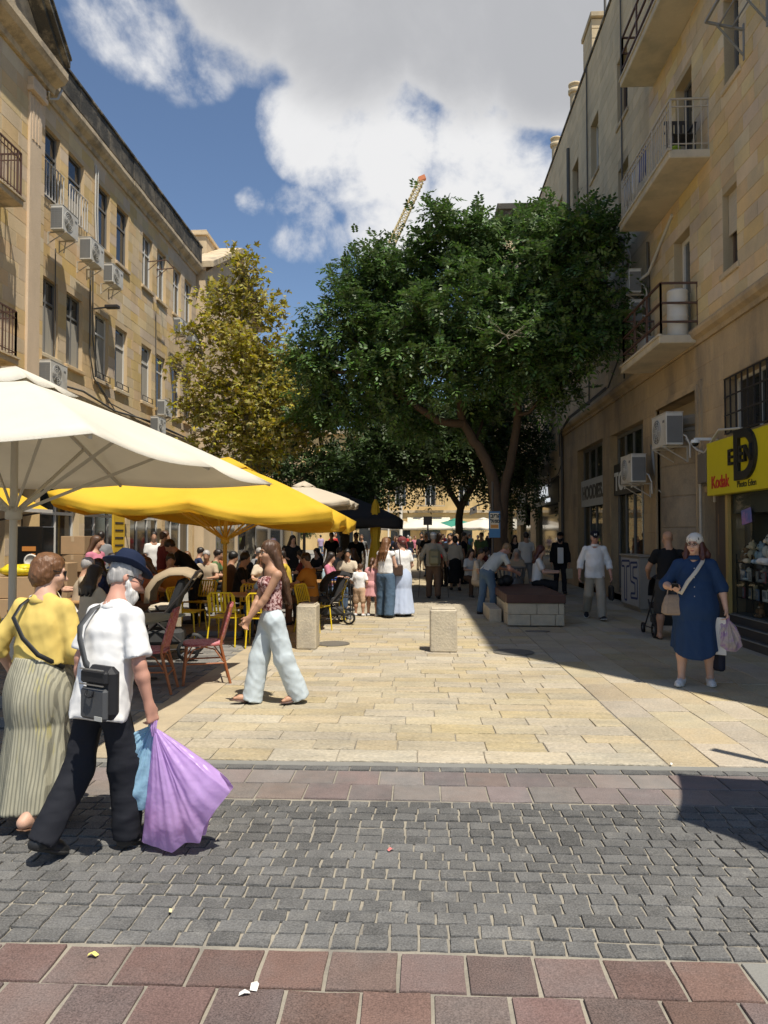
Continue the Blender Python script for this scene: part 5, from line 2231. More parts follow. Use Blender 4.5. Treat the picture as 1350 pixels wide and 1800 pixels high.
def bistro_chair():
    e = empty('rattan_chair')
    W, D = .42, .42
    for sx in (-1, 1):
        l = MB()
        l.tube([(sx * .21, -.23, 0), (sx * .19, -.19, .44)], .016, 8)
        l.build('leg', cane, e)
        l = MB()
        l.tube([(sx * .20, .30, 0), (sx * .19, .19, .44), (sx * .19, .20, .52), (sx * .195, .26, .72), (sx * .17, .30, .88)], .016, 8)
        l.build('leg', cane, e)
    s = MB()
    n = 20
    pts = [(.23 * math.copysign(abs(math.cos(a)) ** .6, math.cos(a)), .22 * math.copysign(abs(math.sin(a)) ** .6, math.sin(a))) for a in np.linspace(0, 2 * PI, n, endpoint=False)]
    s.prism(pts, .44, .47)
    s.build('seat', rattP, e)
    rm = MB()
    rm.tube([(p[0], p[1], .455) for p in pts] + [(pts[0][0], pts[0][1], .455)], .016, 6, False)
    rm.build('seat_rim', rattM, e)
    b = MB()
    V, F = [], []
    nu, nv = 10, 8
    for j in range(nv + 1):
        t = j / nv
        z = .50 + .40 * t
        w = .19 + .012 * math.sin(PI * t) - (.07 * max(0, t - .75) / .25 if t > .75 else 0)
        for i in range(nu + 1):
            u = -1 + 2 * i / nu
            y = .195 + .11 * t + .03 * (1 - u * u)
            V.append((u * w, y, z + (.015 * (1 - u * u) if t > .8 else 0)))
    o = nu + 1
    for j in range(nv):
        for i in range(nu):
            F.append((j * o + i, j * o + i + 1, (j + 1) * o + i + 1, (j + 1) * o + i))
    b.add(V, F, True)
    bo = b.build('backrest', rattM, e)
    bo.modifiers.new('t', 'SOLIDIFY').thickness = .014
    fr = MB()
    edge = [V[j * o] for j in range(nv + 1)] + [V[nv * o + i] for i in range(1, nu)] + [V[j * o + nu] for j in range(nv, -1, -1)]
    fr.tube(edge, .013, 6, False)
    fr.build('back_frame', rattM, e)
    st = MB()
    for a, c in (((-.2, -.21, .2), (.2, -.21, .2)), ((-.2, .245, .2), (.2, .245, .2)), ((-.2, -.2, .24), (-.2, .23, .24)), ((.2, -.2, .24), (.2, .23, .24))):
        st.tube([a, c], .010, 6)
    for sx in (-1, 1):
        st.tube([(sx * .2, -.2, .26), (sx * .19, -.12, .40), (sx * .18, 0, .43), (sx * .19, .12, .40), (sx * .2, .22, .26)], .009, 6)
        st.tube([(sx * .2, -.2, .24), (sx * .1, -.2, .38), (0, -.2, .43)], .009, 6)
        st.tube([(sx * .2, .23, .24), (sx * .1, .2, .38), (0, .19, .43)], .009, 6)
    st.build('stretcher', cane, e)
    return e


def place(proto_, used, loc, rz, label, cat, group):
    o = proto_ if not used else copy_tree(proto_)
    o.location = loc
    o.rotation_euler = (0, 0, rz)
    tag(o, label, cat, group)
    return o


def gat(px, Y):
    return Vector((PY(px, 940, Y).x, Y, 0))


yc = slat_chair(ychM)
ychs = [((-3.0, 11.55), 3.05, 'yellow slatted metal chair standing nearest the rattan chairs'), ((-2.42, 11.45), 3.25, 'yellow slatted metal chair just behind the walking woman'), ((-2.95, 12.95), .1, 'yellow slatted chair tucked across the table from two others'),
        ((-1.85, 13.2), 1.2, 'yellow slatted chair with the man in orange'), ((-4.9, 14.2), .4, 'yellow slatted chair by the bending waiter'), ((-4.2, 14.0), -.4, 'yellow slatted chair between waiter and parasol pole'),
        ((-3.85, 12.3), 1.4, 'yellow slatted chair beside the parasol pole'), ((-5.4, 9.6), 2.6, 'yellow slatted chair behind the couple'), ((-1.75, 14.6), -1.3, 'yellow slatted chair near the black chair')]
for i, (p, a, lab) in enumerate(ychs):
    # rotation: chair faces local -Y
    place(yc, i > 0, (*p, 0), a, lab, 'chair', 'yellow slatted chairs on the cafe terrace')
rc = bistro_chair()
rcs = [((-2.52, 8.62), R(-72), 'red rattan bistro chair with pink woven seat standing in full sun'), ((-2.98, 8.05), R(-82), 'red rattan bistro chair half hidden behind the old man'), ((-4.3, 8.3), R(95), 'red rattan bistro chair across the grey table')]
for i, (p, a, lab) in enumerate(rcs):
    place(rc, i > 0, (*p, 0), a, lab, 'chair', 'red rattan chairs')
bc = slat_chair(bchM)
bcs = [(gat(600, 15.3), R(180), 'black slatted metal chair beside the group with children'), (gat(575, 17.2), R(60), 'black slatted chair behind a push-chair'), (gat(520, 19), R(20), 'black slatted chair under the far tables'), (gat(540, 21), R(160), 'black slatted chair under the black parasol')]
for i, (p, a, lab) in enumerate(bcs):
    place(bc, i > 0, p, a, lab, 'chair', 'black slatted chairs')


def table(loc, w, d, top, leg, label, rz=0.0, h=.74):
    e = empty('cafe_table', (loc[0], loc[1], 0), rz, label, 'table', 'cafe tables')
    m = MB()
    m.box((0, 0, h - .015), (w, d, .03), ch=.006)
    m.build('tabletop', top, e)
    m = MB()
    m.tube([(0, 0, .03), (0, 0, h - .03)], .03, 8)
    m.box((0, 0, h - .04), (w * .6, .05, .02))
    m.build('column', leg, e)
    for k in range(4):
        m = MB()
        a = PI / 4 + k * PI / 2
        m.bar((0, 0, .06), (.3 * math.cos(a), .3 * math.sin(a), .012), .04, .02)
        m.build('foot', leg, e)
    return e


table((-3.35, 8.55), .75, 1.25, slate, ironD, 'grey green topped cafe table beside the red rattan chairs', R(-8))
table((-2.75, 12.2), .95, .7, woodO, ironD, 'orange wood cafe table between the yellow chairs')
table((-4.55, 13.2), .75, .75, woodO, ironD, 'small wooden table being wiped by the waiter')
table((gat(425, 16).x, 16), .8, .8, woodO, ironD, 'wooden table with heaped white plates behind parasol pole')
table((gat(520, 14.2).x, 14.2), .8, .7, woodO, ironD, 'wooden table before the man in orange')
table((gat(575, 15.8).x, 15.8), .8, .8, woodO, ironD, 'small wooden table with bottle and blue box by children')
table((gat(240, 13.5).x, 13.5), .8, .8, woodO, ironD, 'wooden table under the yellow parasol by the maroon shirted man')
table((gat(150, 11).x, 11), .8, .8, woodO, ironD, 'wooden table where diners sit behind the couple')

table((gat(300, 14.3).x, 14.3), .8, .8, woodO, ironD, 'wooden table between orange shirted man and waiter')
table((gat(450, 17.2).x, 17.2), .8, .8, woodO, ironD, 'wooden table beyond the parasol pole under the beige parasol')
table((gat(380, 18.2).x, 18.2), .8, .8, woodO, ironD, 'wooden table by the cafe wall behind the waiter')
table((gat(585, 21).x, 21), .8, .8, woodO, ironD, 'wooden table by the folded yellow parasol')

# things on the tables
clear = glass_mat('drink_glass', (.8, .85, .82))


def tumbler(p, label, mat=None, r=.035, h=.10):
    m = MB()
    m.lathe([(r * .8, 0), (r, h), (r * .92, h), (r * .75, .01), (.002, .01)], n=12, cap=False)
    tag(m.build('drinking_glass', mat or clear, None, p), label, 'glass', 'table ware')


tumbler((-2.75, 11.95, .743), 'clear drinking glass on the orange wood table')
m = MB()
m.ball((0, 0, .05), (.11, .09, .06), 10, 6)
m.ball((.06, .03, .07), (.07, .06, .06), 8, 6)
m.ball((-.06, .02, .06), (.07, .07, .07), 8, 6)
m.lathe([(.15, 0), (.17, .012), (.165, .016), (.02, .008)], n=16)
tag(m.build('plate_of_food', M_('white_ceramic', (.75, .73, .68), .4, .05), None, (gat(430, 16).x, 15.8, .745)), 'plate heaped with white napkins on table behind the pole', 'plate')
b0 = gat(578, 15.8)
m = MB()
m.lathe([(.035, 0), (.038, .02), (.038, .15), (.014, .21), (.014, .25), (.002, .25)], n=12)
tag(m.build('bottle', M_('blue_plastic', (.35, .48, .55), .3), None, (b0.x - .1, 15.7, .745)), 'clear bluish bottle on the small wooden table', 'bottle')
m = MB()
m.box((0, 0, .06), (.13, .09, .12), ch=.006)
tag(m.build('tissue_box', M_('blue_box', (.05, .12, .45), .5), None, (b0.x + .12, 15.75, .745)), 'small blue box on the wooden table beside the bottle', 'box')
m = MB()
m.box((0, 0, .03), (.2, .14, .06), ch=.02)
tag(m.build('takeaway_box', M_('foam_white', (.7, .68, .62), .7), None, (gat(465, 12).x, 12.1, .745)), 'pale food box on the orange table by the blue shirted child', 'box')

# stone blocks
blockM = M_('stone_block', (.50, .435, .32), .85, .15, 3, .008, 30, fine=.12, col2=(.40, .35, .27), c2scale=4)
for (p, w, d, h, lab) in ((G(780, 1147), .40, .36, .62, 'low rectangular stone bollard standing alone on the limestone'), (G(538, 1142), .30, .42, .66, 'low stone bollard beside the walking woman'), (Vector((-3.75, 10.6, 0)), .34, .5, .68, 'low stone bollard behind the grey cafe table')):
    e = empty('stone_bollard', (p.x, p.y + d / 2, 0), 0, lab, 'bollard', 'low stone bollards')
    m = MB()
    m.box((0, 0, h / 2), (w, d, h), ch=.018)
    m.build('shaft', blockM, e)
    m = MB()
    m.box((0, 0, h + .008), (w - .05, d - .05, .016), ch=.006)
    m.build('worn_top', blockM, e)

# stone bench with timber top
pb = empty('stone_bench', (2.2, 14.9, 0), 0, 'stone bench with dark timber top in the building shade', 'bench')
um = MB()
um.box((0, 0, 0), (1, 1, 1), ch=.02)
k = 0
for r_ in range(2):
    for (x0, x1) in (((-.53, .02), (.02, .42), (.42, .53)) if r_ else ((-.53, -.1), (-.1, .36), (.36, .53))):
        m = MB()
        m.span((x0 + .003, -.9, .02 + r_ * .21), (x1 - .003, -.45, .02 + r_ * .21 + .205), .008)
        m.build('stone_block', blockM, pb)
m = MB()
m.span((-.52, -.44, 0), (.52, 2.2, .40))
m.build('bench_core', blockM, pb)
woodD = M_('dark_timber', (.085, .04, .028), .6, .25, 4, stretch=(1, 6, 1))
for k in range(9):
    m = MB()
    m.span((-.55, -.93 + k * .35, .44), (.55, -.93 + k * .35 + .335, .60), .01)
    m.build('plank', woodD, pb)
m = MB()
m.span((-.8, -.2, .0), (-.56, 2.2, .26), .01)
m.build('side_step', blockM, pb)

# slatted litter bin
bn = empty('litter_bin', (gat(898, 17.3).x, 17.3, 0), 0, 'round grey metal litter bin with slatted rim behind the bench', 'litter bin')
binM = M_('bin_grey', (.15, .15, .145), .45, .1, 3, metal=.3)
m = MB()
m.lathe([(.24, .02), (.27, .06), (.29, .72), (.27, .74), (.02, .70)], n=20)
m.build('drum', binM, bn)
for k in range(16):
    a = k * PI / 8
    s = MB()
    s.bar((.29 * math.cos(a), .29 * math.sin(a), .72), (.34 * math.cos(a), .34 * math.sin(a), .95), .05, .012)
    s.build('slat', binM, bn)
m = MB()
m.tube([(.345 * math.cos(a), .345 * math.sin(a), .96) for a in np.linspace(0, 2 * PI, 25)], .018, 6, False)
m.build('rim', binM, bn)
m = MB()
m.ball((gat(890, 16.4).x, 16.4, .72), (.16, .14, .12), 10, 7)
m.ball((gat(890, 16.4).x - .13, 16.35, .69), (.10, .09, .09), 8, 6)
tag(m.build('bin_bag', black), 'black plastic rubbish bag on the bench by litter bin', 'bag')

# poster on a post by the tree trunk
e = empty('poster_post', (gat(866, 17.9).x, 17.9, 0), 0, 'blue poster with dark Hebrew lettering on a post by the trunk', 'poster')
m = MB()
m.tube([(0, 0, 0), (0, 0, 3.0)], .03, 8)
m.build('post', poleK, e)
z0 = PY(870, 945, 17.9).z
z1 = PY(870, 899, 17.9).z
m = MB()
m.box((0.04, -.05, (z0 + z1) / 2), (.27, .02, z1 - z0))
m.build('board', M_('poster_sky', (.05, .17, .34), .5, .06), e)
m = MB()
m.box((0.04, -.063, z0 + .40), (.21, .004, .38))
m.build('label_panel', M_('poster_cream', (.62, .55, .40), .6), e)
text('בירה', .13, sgK, (-.055, -.067, z0 + .48), (1, 0, 0), e, bold=.006, extrude=.002)
text('לאומי', .11, sgK, (-.055, -.067, z0 + .36), (1, 0, 0), e, bold=.006, extrude=.002)
m = MB()
m.box((0.04, -.066, z0 + .27), (.18, .003, .08))
m.build('stripe', M_('poster_orange', (.55, .24, .05), .6), e)

# lamp post and plain posts far along the street
for (px, Y, h, r_, lab) in ((705, 62, 7.5, .14, 'pale tall lamp post before the far sunlit building'), (683, 70, 6.0, .09, 'thin pale post next to the tall lamp post'), (752, 60, 3.2, .08, 'short dark signpost by the far white parasol')):
    p = gat(px, Y)
    e = empty('lamp_post', p, 0, lab, 'post')
    m = MB()
    m.tube([(0, 0, 0), (0, 0, .8), (0, 0, .82), (0, 0, h)], [r_ * 1.4, r_ * 1.4, r_, r_ * .8], 10)
    m.build('shaft', poleW if h > 4 else poleK, e)
    m = MB()
    if h > 4:
        m.tube([(0, 0, h - .1), (.3, 0, h + .1), (.9, 0, h + .12)], .05, 6)
        m.box((1.0, 0, h + .1), (.5, .2, .1), ch=.03)
    else:
        m.box((0, -.05, h - .35), (.7, .04, .7), ch=.01)
    m.build('head', poleK, e)

# boxes and goods by the left-hand shop
cardM = M_('cardboard', (.36, .235, .125), .85, .1, 4, space='obj')


def carton(loc, s, rz, label, print_=None):
    e = empty('cardboard_box', loc, rz, label, 'box', 'cardboard boxes by the shop')
    m = MB()
    m.box((0, 0, s[2] / 2), s, ch=.006)
    m.build('carton', cardM, e)
    m = MB()
    m.box((0, 0, s[2] + .001), (.06, s[1] + .004, .002))
    m.box((0, -s[1] / 2 - .001, s[2] * .85), (.06, .002, s[2] * .3))
    m.build('tape', M_('parcel_tape', (.45, .33, .2), .4), e)
    if print_:
        text(print_, .07, sgK, (-s[0] * .38, -s[1] / 2 - .004, s[2] * .25), (1, 0, 0), e, extrude=.001)
    return e


def onto(px, py, Y):
    return PY(px, py, Y)


p = gat(135, 15.5)
carton((p.x, 15.5, 0), (.55, .45, .5), .1, 'brown cardboard box, lowest of the stack by the shop')
carton((p.x + .02, 15.5, .51), (.5, .4, .42), .15, 'brown cardboard box, second from the bottom of its stack')
carton((p.x + .03, 15.48, .94), (.48, .4, .36), -.1, 'brown cardboard box under the topmost one')
carton((p.x, 15.5, 1.31), (.5, .42, .38), .05, 'brown cardboard box, topmost of the tall stack')
p = gat(105, 14.8)
carton((p.x, 14.8, 0), (.6, .5, .62), -.05, 'cardboard box under the printed carton')
carton((p.x, 14.8, .63), (.55, .45, .52), 0, 'cardboard carton with printed line in front of the dark stack', 'FRAGILE')
p = gat(35, 11.2)
carton((p.x, 11.2, 0), (.7, .6, .75), .2, 'cardboard box beneath the yellow plastic bag')
carton((p.x - .02, 11.2, .76), (.6, .5, .32), .25, 'flat cardboard box just under the yellow bag')
m = MB()
m.ball((0, 0, .08), (.3, .22, .10), 14, 8)
m.ball((.12, -.04, .12), (.14, .14, .07), 10, 6)
m.ball((-.14, .03, .11), (.12, .13, .08), 10, 6)
tag(m.build('yellow_bag', M_('yellow_plastic', (.65, .50, .02), .3, .15, 12, .012, 18, space='obj'), None, (p.x, 11.2, 1.085)), 'crumpled yellow plastic bag on top of boxes', 'bag')
# plastic sheet draped over crates
m = MB()
V, F = [], []
n1, n2 = 26, 18
sr = np.random.default_rng(2)
for i in range(n1):
    for j in range(n2):
        u, v = i / (n1 - 1), j / (n2 - 1)
        V.append((u * 1.0 - .5 + sr.normal(0, .012), v * .7 - .35 + sr.normal(0, .012), .92 - 1.1 * abs(u - .55) ** 1.6 + sr.normal(0, .02) - .25 * (1 - v)))
for i in range(n1 - 1):
    for j in range(n2 - 1):
        F.append((i * n2 + j, (i + 1) * n2 + j, (i + 1) * n2 + j + 1, i * n2 + j + 1))
m.add(V, F, False)
o = m.build('plastic_sheet', M_('clear_plastic', (.6, .58, .54), .25, .1, 8, spec=.8), None, (gat(55, 9.6).x, 9.6, .05))
tag(o, 'crinkled clear plastic sheet draped over goods behind the couple', 'plastic sheet')
# dark machine with orange dial
e = empty('drinks_machine', (gat(62, 15.8).x, 15.8, 0), 0, 'tall black machine with round white dial by the shop pier', 'machine')
m = MB()
m.box((0, 0, .95), (.6, .5, 1.9), ch=.02)
m.build('cabinet', blackG, e)
m = MB()
m.lathe([(.16, 0), (.16, .02), (.12, .03), (.12, .01), (.02, .01)], (.05, -.25, 1.15), 18, ax=Matrix.Rotation(PI / 2, 4, 'X'))
m.build('dial', framW, e)
m = MB()
m.box((0, -.255, 1.42), (.3, .01, .1))
m.box((.1, -.255, 1.30), (.08, .02, .04))
m.build('label_plate', M_('orange_label', (.55, .22, .05), .5), e)


# pushchairs
def pushchair(loc, rz, label, hood, frame=None, s=1.0):
    frame = frame or ironD
    e = empty('pushchair', loc, rz, label, 'pushchair', 'pushchairs')
    f = MB()
    for sx in (-1, 1):
        x = sx * .24
        f.tube([(x, -.34, .12), (x, 0, .45), (x, .28, .78), (x, .44, 1.02)], .013, 8)
        f.tube([(x, .36, .14), (x, 0, .45), (x, -.1, .6)], .013, 8)
        f.tube([(x, -.34, .12), (x, .36, .14)], .010, 6)
    f.tube([(-.24, .44, 1.02), (.24, .44, 1.02)], .018, 8)
    f.build('frame', frame, e)
    for sx in (-1, 1):
        for y, r_ in ((-.34, .09), (.36, .13)):
            w = MB()
            ax = Matrix.Rotation(PI / 2, 4, 'Y')
            w.lathe([(r_ * .72, -.022), (r_, -.018), (r_, .018), (r_ * .72, .022)], (sx * .27, y, r_), 18, ax=ax, cap=False)
            wo = w.build('wheel', black, e)
            w = MB()
            w.lathe([(.01, -.02), (r_ * .2, -.02), (r_ * .2, .02), (.01, .02)], (sx * .27, y, r_), 10, ax=ax)
            for k in range(5):
                a = k * 2 * PI / 5
                w.bar((sx * .27, y, r_), (sx * .27, y + r_ * .75 * math.cos(a), r_ + r_ * .75 * math.sin(a)), .016)
            w.build('rim', M_('wheel_grey', (.2, .2, .2), .4), wo)
    st = MB()
    st.box((0, -.02, .5), (.42, .42, .10), ch=.03)
    st.box((0, .2, .72), (.42, .10, .46), M=Matrix.Rotation(-.35, 4, 'X'), ch=.03)
    st.build('seat', M_('pram_black', (.03, .03, .032), .9), e)
    h = MB()
    V, F = [], []
    na, nx = 10, 9
    for i in range(na + 1):
        a = R(-10) + R(140) * i / na
        for j in range(nx + 1):
            u = -1 + 2 * j / nx
            rr = .42 * (1 - .22 * abs(u) ** 3) * (1 + .012 * math.cos(i * PI))
            V.append((u * .25, .22 - rr * math.cos(a) * .95, .72 + rr * math.sin(a) * .85))
    for i in range(na):
        for j in range(nx):
            k0 = i * (nx + 1) + j
            F.append((k0, k0 + 1, k0 + nx + 2, k0 + nx + 1))
    h.add(V, F, True)
    ho = h.build('hood', hood, e)
    ho.modifiers.new('t', 'SOLIDIFY').thickness = .012
    bk = MB()
    bk.box((0, .05, .27), (.4, .45, .16), ch=.03)
    bk.build('basket', M_('pram_basket', (.05, .05, .05), .9), e)
    e.scale = (s, s, s)
    return e


pushchair((gat(283, 10.2).x, 10.2, 0), R(-80), 'pushchair with broad beige hood by the cafe table', M_('pram_beige', (.33, .255, .165), .9, .1, 5), s=1.18)
pushchair((gat(578, 14.3).x, 14.3, 0), R(-70), 'black folded-back pushchair behind the black chair', M_('pram_dark', (.02, .02, .022), .9), s=.95)
pushchair((gat(1168, 12.9).x, 12.95, 0), R(178), 'black pushchair pushed by the man in black shirt', M_('pram_dark', (.02, .02, .022), .9), s=1.0)
# ------------------------------------------------------------------ people: bodies grown as one smooth surface from a distance field
def vec(*a):
    return np.array(a, float)


def unit(v):
    return v / (np.linalg.norm(v) + 1e-12)


class Field:
    def __init__(s, lo, hi, h):
        s.h = h
        s.lo = np.array(lo) - 3 * h
        s.n = (np.ceil((np.array(hi) - s.lo) / h) + 4).astype(int)
        s.v = np.full(s.n, .25, np.float32)
        s.ax = [(s.lo[i] + np.arange(s.n[i]) * h).astype(np.float32) for i in range(3)]

    def sub(s, lo, hi):
        a = np.clip(np.floor((lo - s.lo) / s.h).astype(int), 0, s.n)
        b = np.clip(np.ceil((hi - s.lo) / s.h).astype(int) + 1, 0, s.n)
        sl = tuple(slice(a[i], b[i]) for i in range(3))
        return sl, (s.ax[0][sl[0]][:, None, None], s.ax[1][sl[1]][None, :, None], s.ax[2][sl[2]][None, None, :])

    def blend(s, sl, d, k, sub=False):
        v = s.v[sl]
        if v.size == 0:
            return
        if sub:
            d = -d
            hh = np.clip(.5 - .5 * (v - d) / k, 0, 1)
            s.v[sl] = v * (1 - hh) + d * hh + k * hh * (1 - hh)
        else:
            hh = np.clip(.5 + .5 * (d - v) / k, 0, 1)
            s.v[sl] = d * (1 - hh) + v * hh - k * hh * (1 - hh)

    def cap(s, a, b, ra, rb, k=.02, flat=None, f0=None, f1=None, end0=False, end1=False, sub=False):
        """tapered capsule; flat = (axis, factor) squeezes it; end = cut square"""
        a, b = np.asarray(a, float), np.asarray(b, float)
        m = max(ra, rb) + k + 2 * s.h
        sl, (X, Y, Z) = s.sub(np.minimum(a, b) - m, np.maximum(a, b) + m)
        ab = b - a
        L2 = max(ab @ ab, 1e-9)
        px, py, pz = X - a[0], Y - a[1], Z - a[2]
        t0 = (px * ab[0] + py * ab[1] + pz * ab[2]) / L2
        t = np.clip(t0, 0, 1)
        dx, dy, dz = px - t * ab[0], py - t * ab[1], pz - t * ab[2]
        if flat is not None:
            n, f = flat
            q = dx * n[0] + dy * n[1] + dz * n[2]
            d2 = dx * dx + dy * dy + dz * dz + q * q * (f * f - 1)
            d = np.sqrt(np.maximum(d2, 1e-12)) - (ra + (rb - ra) * t)
            d = d / math.sqrt(f)
        else:
            d = np.sqrt(dx * dx + dy * dy + dz * dz) - (ra + (rb - ra) * t)
        L = math.sqrt(L2)
        if end1:
            d = np.maximum(d, (t0 - 1) * L)
        if end0:
            d = np.maximum(d, -t0 * L)
        s.blend(sl, d, k, sub)

    def ell(s, c, r, fr=None, k=.02, sub=False):
        c = np.asarray(c, float)
        m = max(r) + k + 2 * s.h
        sl, (X, Y, Z) = s.sub(c - m, c + m)
        x, y, z = X - c[0], Y - c[1], Z - c[2]
        if fr is not None:
            x, y, z = (x * fr[0][0] + y * fr[0][1] + z * fr[0][2], x * fr[1][0] + y * fr[1][1] + z * fr[1][2], x * fr[2][0] + y * fr[2][1] + z * fr[2][2])
        k0 = np.sqrt((x / r[0]) ** 2 + (y / r[1]) ** 2 + (z / r[2]) ** 2)
        k1 = np.sqrt((x / r[0] ** 2) ** 2 + (y / r[1] ** 2) ** 2 + (z / r[2] ** 2) ** 2) + 1e-9
        s.blend(sl, k0 * (k0 - 1) / k1, k, sub)

    def plane(s, p, n):
        """keep the side where (x-p).n < 0"""
        X, Y, Z = s.ax[0][:, None, None], s.ax[1][None, :, None], s.ax[2][None, None, :]
        s.v = np.maximum(s.v, (X - p[0]) * n[0] + (Y - p[1]) * n[1] + (Z - p[2]) * n[2]).astype(np.float32)

    def folds(s, amp, f=18.0, seed=0, vert=.5):
        r = np.random.default_rng(seed)
        X, Y, Z = s.ax[0][:, None, None], s.ax[1][None, :, None], s.ax[2][None, None, :]
        acc = 0
        for i in range(5):
            d = r.normal(0, 1, 3)
            d[2] *= vert
            d = d / np.linalg.norm(d) * f * (1 + .6 * i)
            d2 = r.normal(0, 1, 3) * f * .35
            ph = np.sin(X * d2[0] + Y * d2[1] + Z * d2[2] + r.uniform(0, 6)) * 1.8
            w = np.sin(X * d[0] + Y * d[1] + Z * d[2] + ph + r.uniform(0, 6))
            acc = acc + (1 - np.abs(w)) ** 1.5 / (1 + .55 * i)
        s.v = (s.v - amp * (acc - 1.0)).astype(np.float32)

    def mesh(s, name):
        v, h = s.v, s.h
        ins = v < 0
        c = ins[:-1, :-1, :-1].astype(np.int8)
        cnt = np.zeros(c.shape, np.int8)
        for i in (0, 1):
            for j in (0, 1):
                for k in (0, 1):
                    cnt += ins[i:i + c.shape[0], j:j + c.shape[1], k:k + c.shape[2]]
        act = (cnt > 0) & (cnt < 8)
        idx = np.argwhere(act)
        if len(idx) == 0:
            return None
        vid = np.full(c.shape, -1, np.int32)
        vid[act] = np.arange(len(idx))
        acc = np.zeros((len(idx), 3))
        num = np.zeros(len(idx))
        cor = {}
        for i in (0, 1):
            for j in (0, 1):
                for k in (0, 1):
                    cor[(i, j, k)] = v[idx[:, 0] + i, idx[:, 1] + j, idx[:, 2] + k]
        for a in cor:
            for ax in range(3):
                if a[ax] == 0:
                    b = list(a)
                    b[ax] = 1
                    b = tuple(b)
                    va, vb = cor[a], cor[b]
                    cr = (va < 0) != (vb < 0)
                    t = np.where(cr, va / np.where(cr, va - vb, 1), 0)
                    p = np.tile(np.array(a, float), (len(idx), 1))
                    p[:, ax] += t
                    acc += p * cr[:, None]
                    num += cr
        P = s.lo + (idx + acc / num[:, None]) * h
        Q = []
        for ax in range(3):
            o = [(1, 0, 0), (0, 1, 0), (0, 0, 1)]
            sa = [slice(None)] * 3
            sb = [slice(None)] * 3
            sa[ax], sb[ax] = slice(0, -1), slice(1, None)
            A, Bv = ins[tuple(sa)], ins[tuple(sb)]
            e = np.argwhere(A != Bv)
            u, w = (ax + 1) % 3, (ax + 2) % 3
            ok = (e[:, u] > 0) & (e[:, w] > 0) & (e[:, u] < c.shape[u]) & (e[:, w] < c.shape[w])
            e = e[ok]
            q = []
            for (du, dw) in ((-1, -1), (0, -1), (0, 0), (-1, 0)):
                f = e.copy()
                f[:, u] += du
                f[:, w] += dw
                q.append(vid[f[:, 0], f[:, 1], f[:, 2]])
            q = np.stack(q, 1)
            flip = ~A[e[:, 0], e[:, 1], e[:, 2]]
            q[flip] = q[flip][:, ::-1]
            Q.append(q)
        Q = np.concatenate(Q)
        Q = Q[(Q >= 0).all(1)]
        return np_mesh(name, P, Q, True)


def ik(a, t, l1, l2, hint):
    """two-bone reach: elbow between a and t bent towards hint"""
    d = t - a
    L = np.linalg.norm(d)
    if L > (l1 + l2) * .995:
        t = a + d / L * (l1 + l2) * .995
        d = t - a
        L = np.linalg.norm(d)
    x = (L * L + l1 * l1 - l2 * l2) / (2 * L)
    y = math.sqrt(max(l1 * l1 - x * x, 0))
    dn = d / L
    hn = hint - dn * (hint @ dn)
    return a + dn * x + unit(hn) * y, t


def rot_axis(v, ax, a):
    ax = unit(ax)
    return v * math.cos(a) + np.cross(ax, v) * math.sin(a) + ax * (ax @ v) * (1 - math.cos(a))


SKIN = {}


def skin(tone):
    c = {'fair': (.56, .335, .235), 'tan': (.44, .245, .155), 'brown': (.28, .145, .09), 'ruddy': (.52, .27, .195)}[tone]
    return M_('skin_' + tone, c, .5, .06, 20, .0008, 300, space='obj', spec=.35)


def cloth(name, c, bump=.0012, bs=220, **k):
    return M_('cloth_' + name, c, k.pop('rough', .85), k.pop('var', .06), k.pop('scale', 5), bump, bs, space='obj', spec=.2, bdet=1.2, **k)


hairM = {k: M_('hair_' + k, c, .42, .45, 34, .006, 55, space='obj', stretch=(1.5, 1.5, .12), spec=.45) for k, c in dict(brown=(.085, .042, .022), dark=(.022, .015, .012), auburn=(.15, .068, .028), grey=(.36, .34, .32), white=(.6, .58, .55), black=(.012, .011, .011), fairb=(.22, .14, .07), red=(.07, .02, .016)).items()}


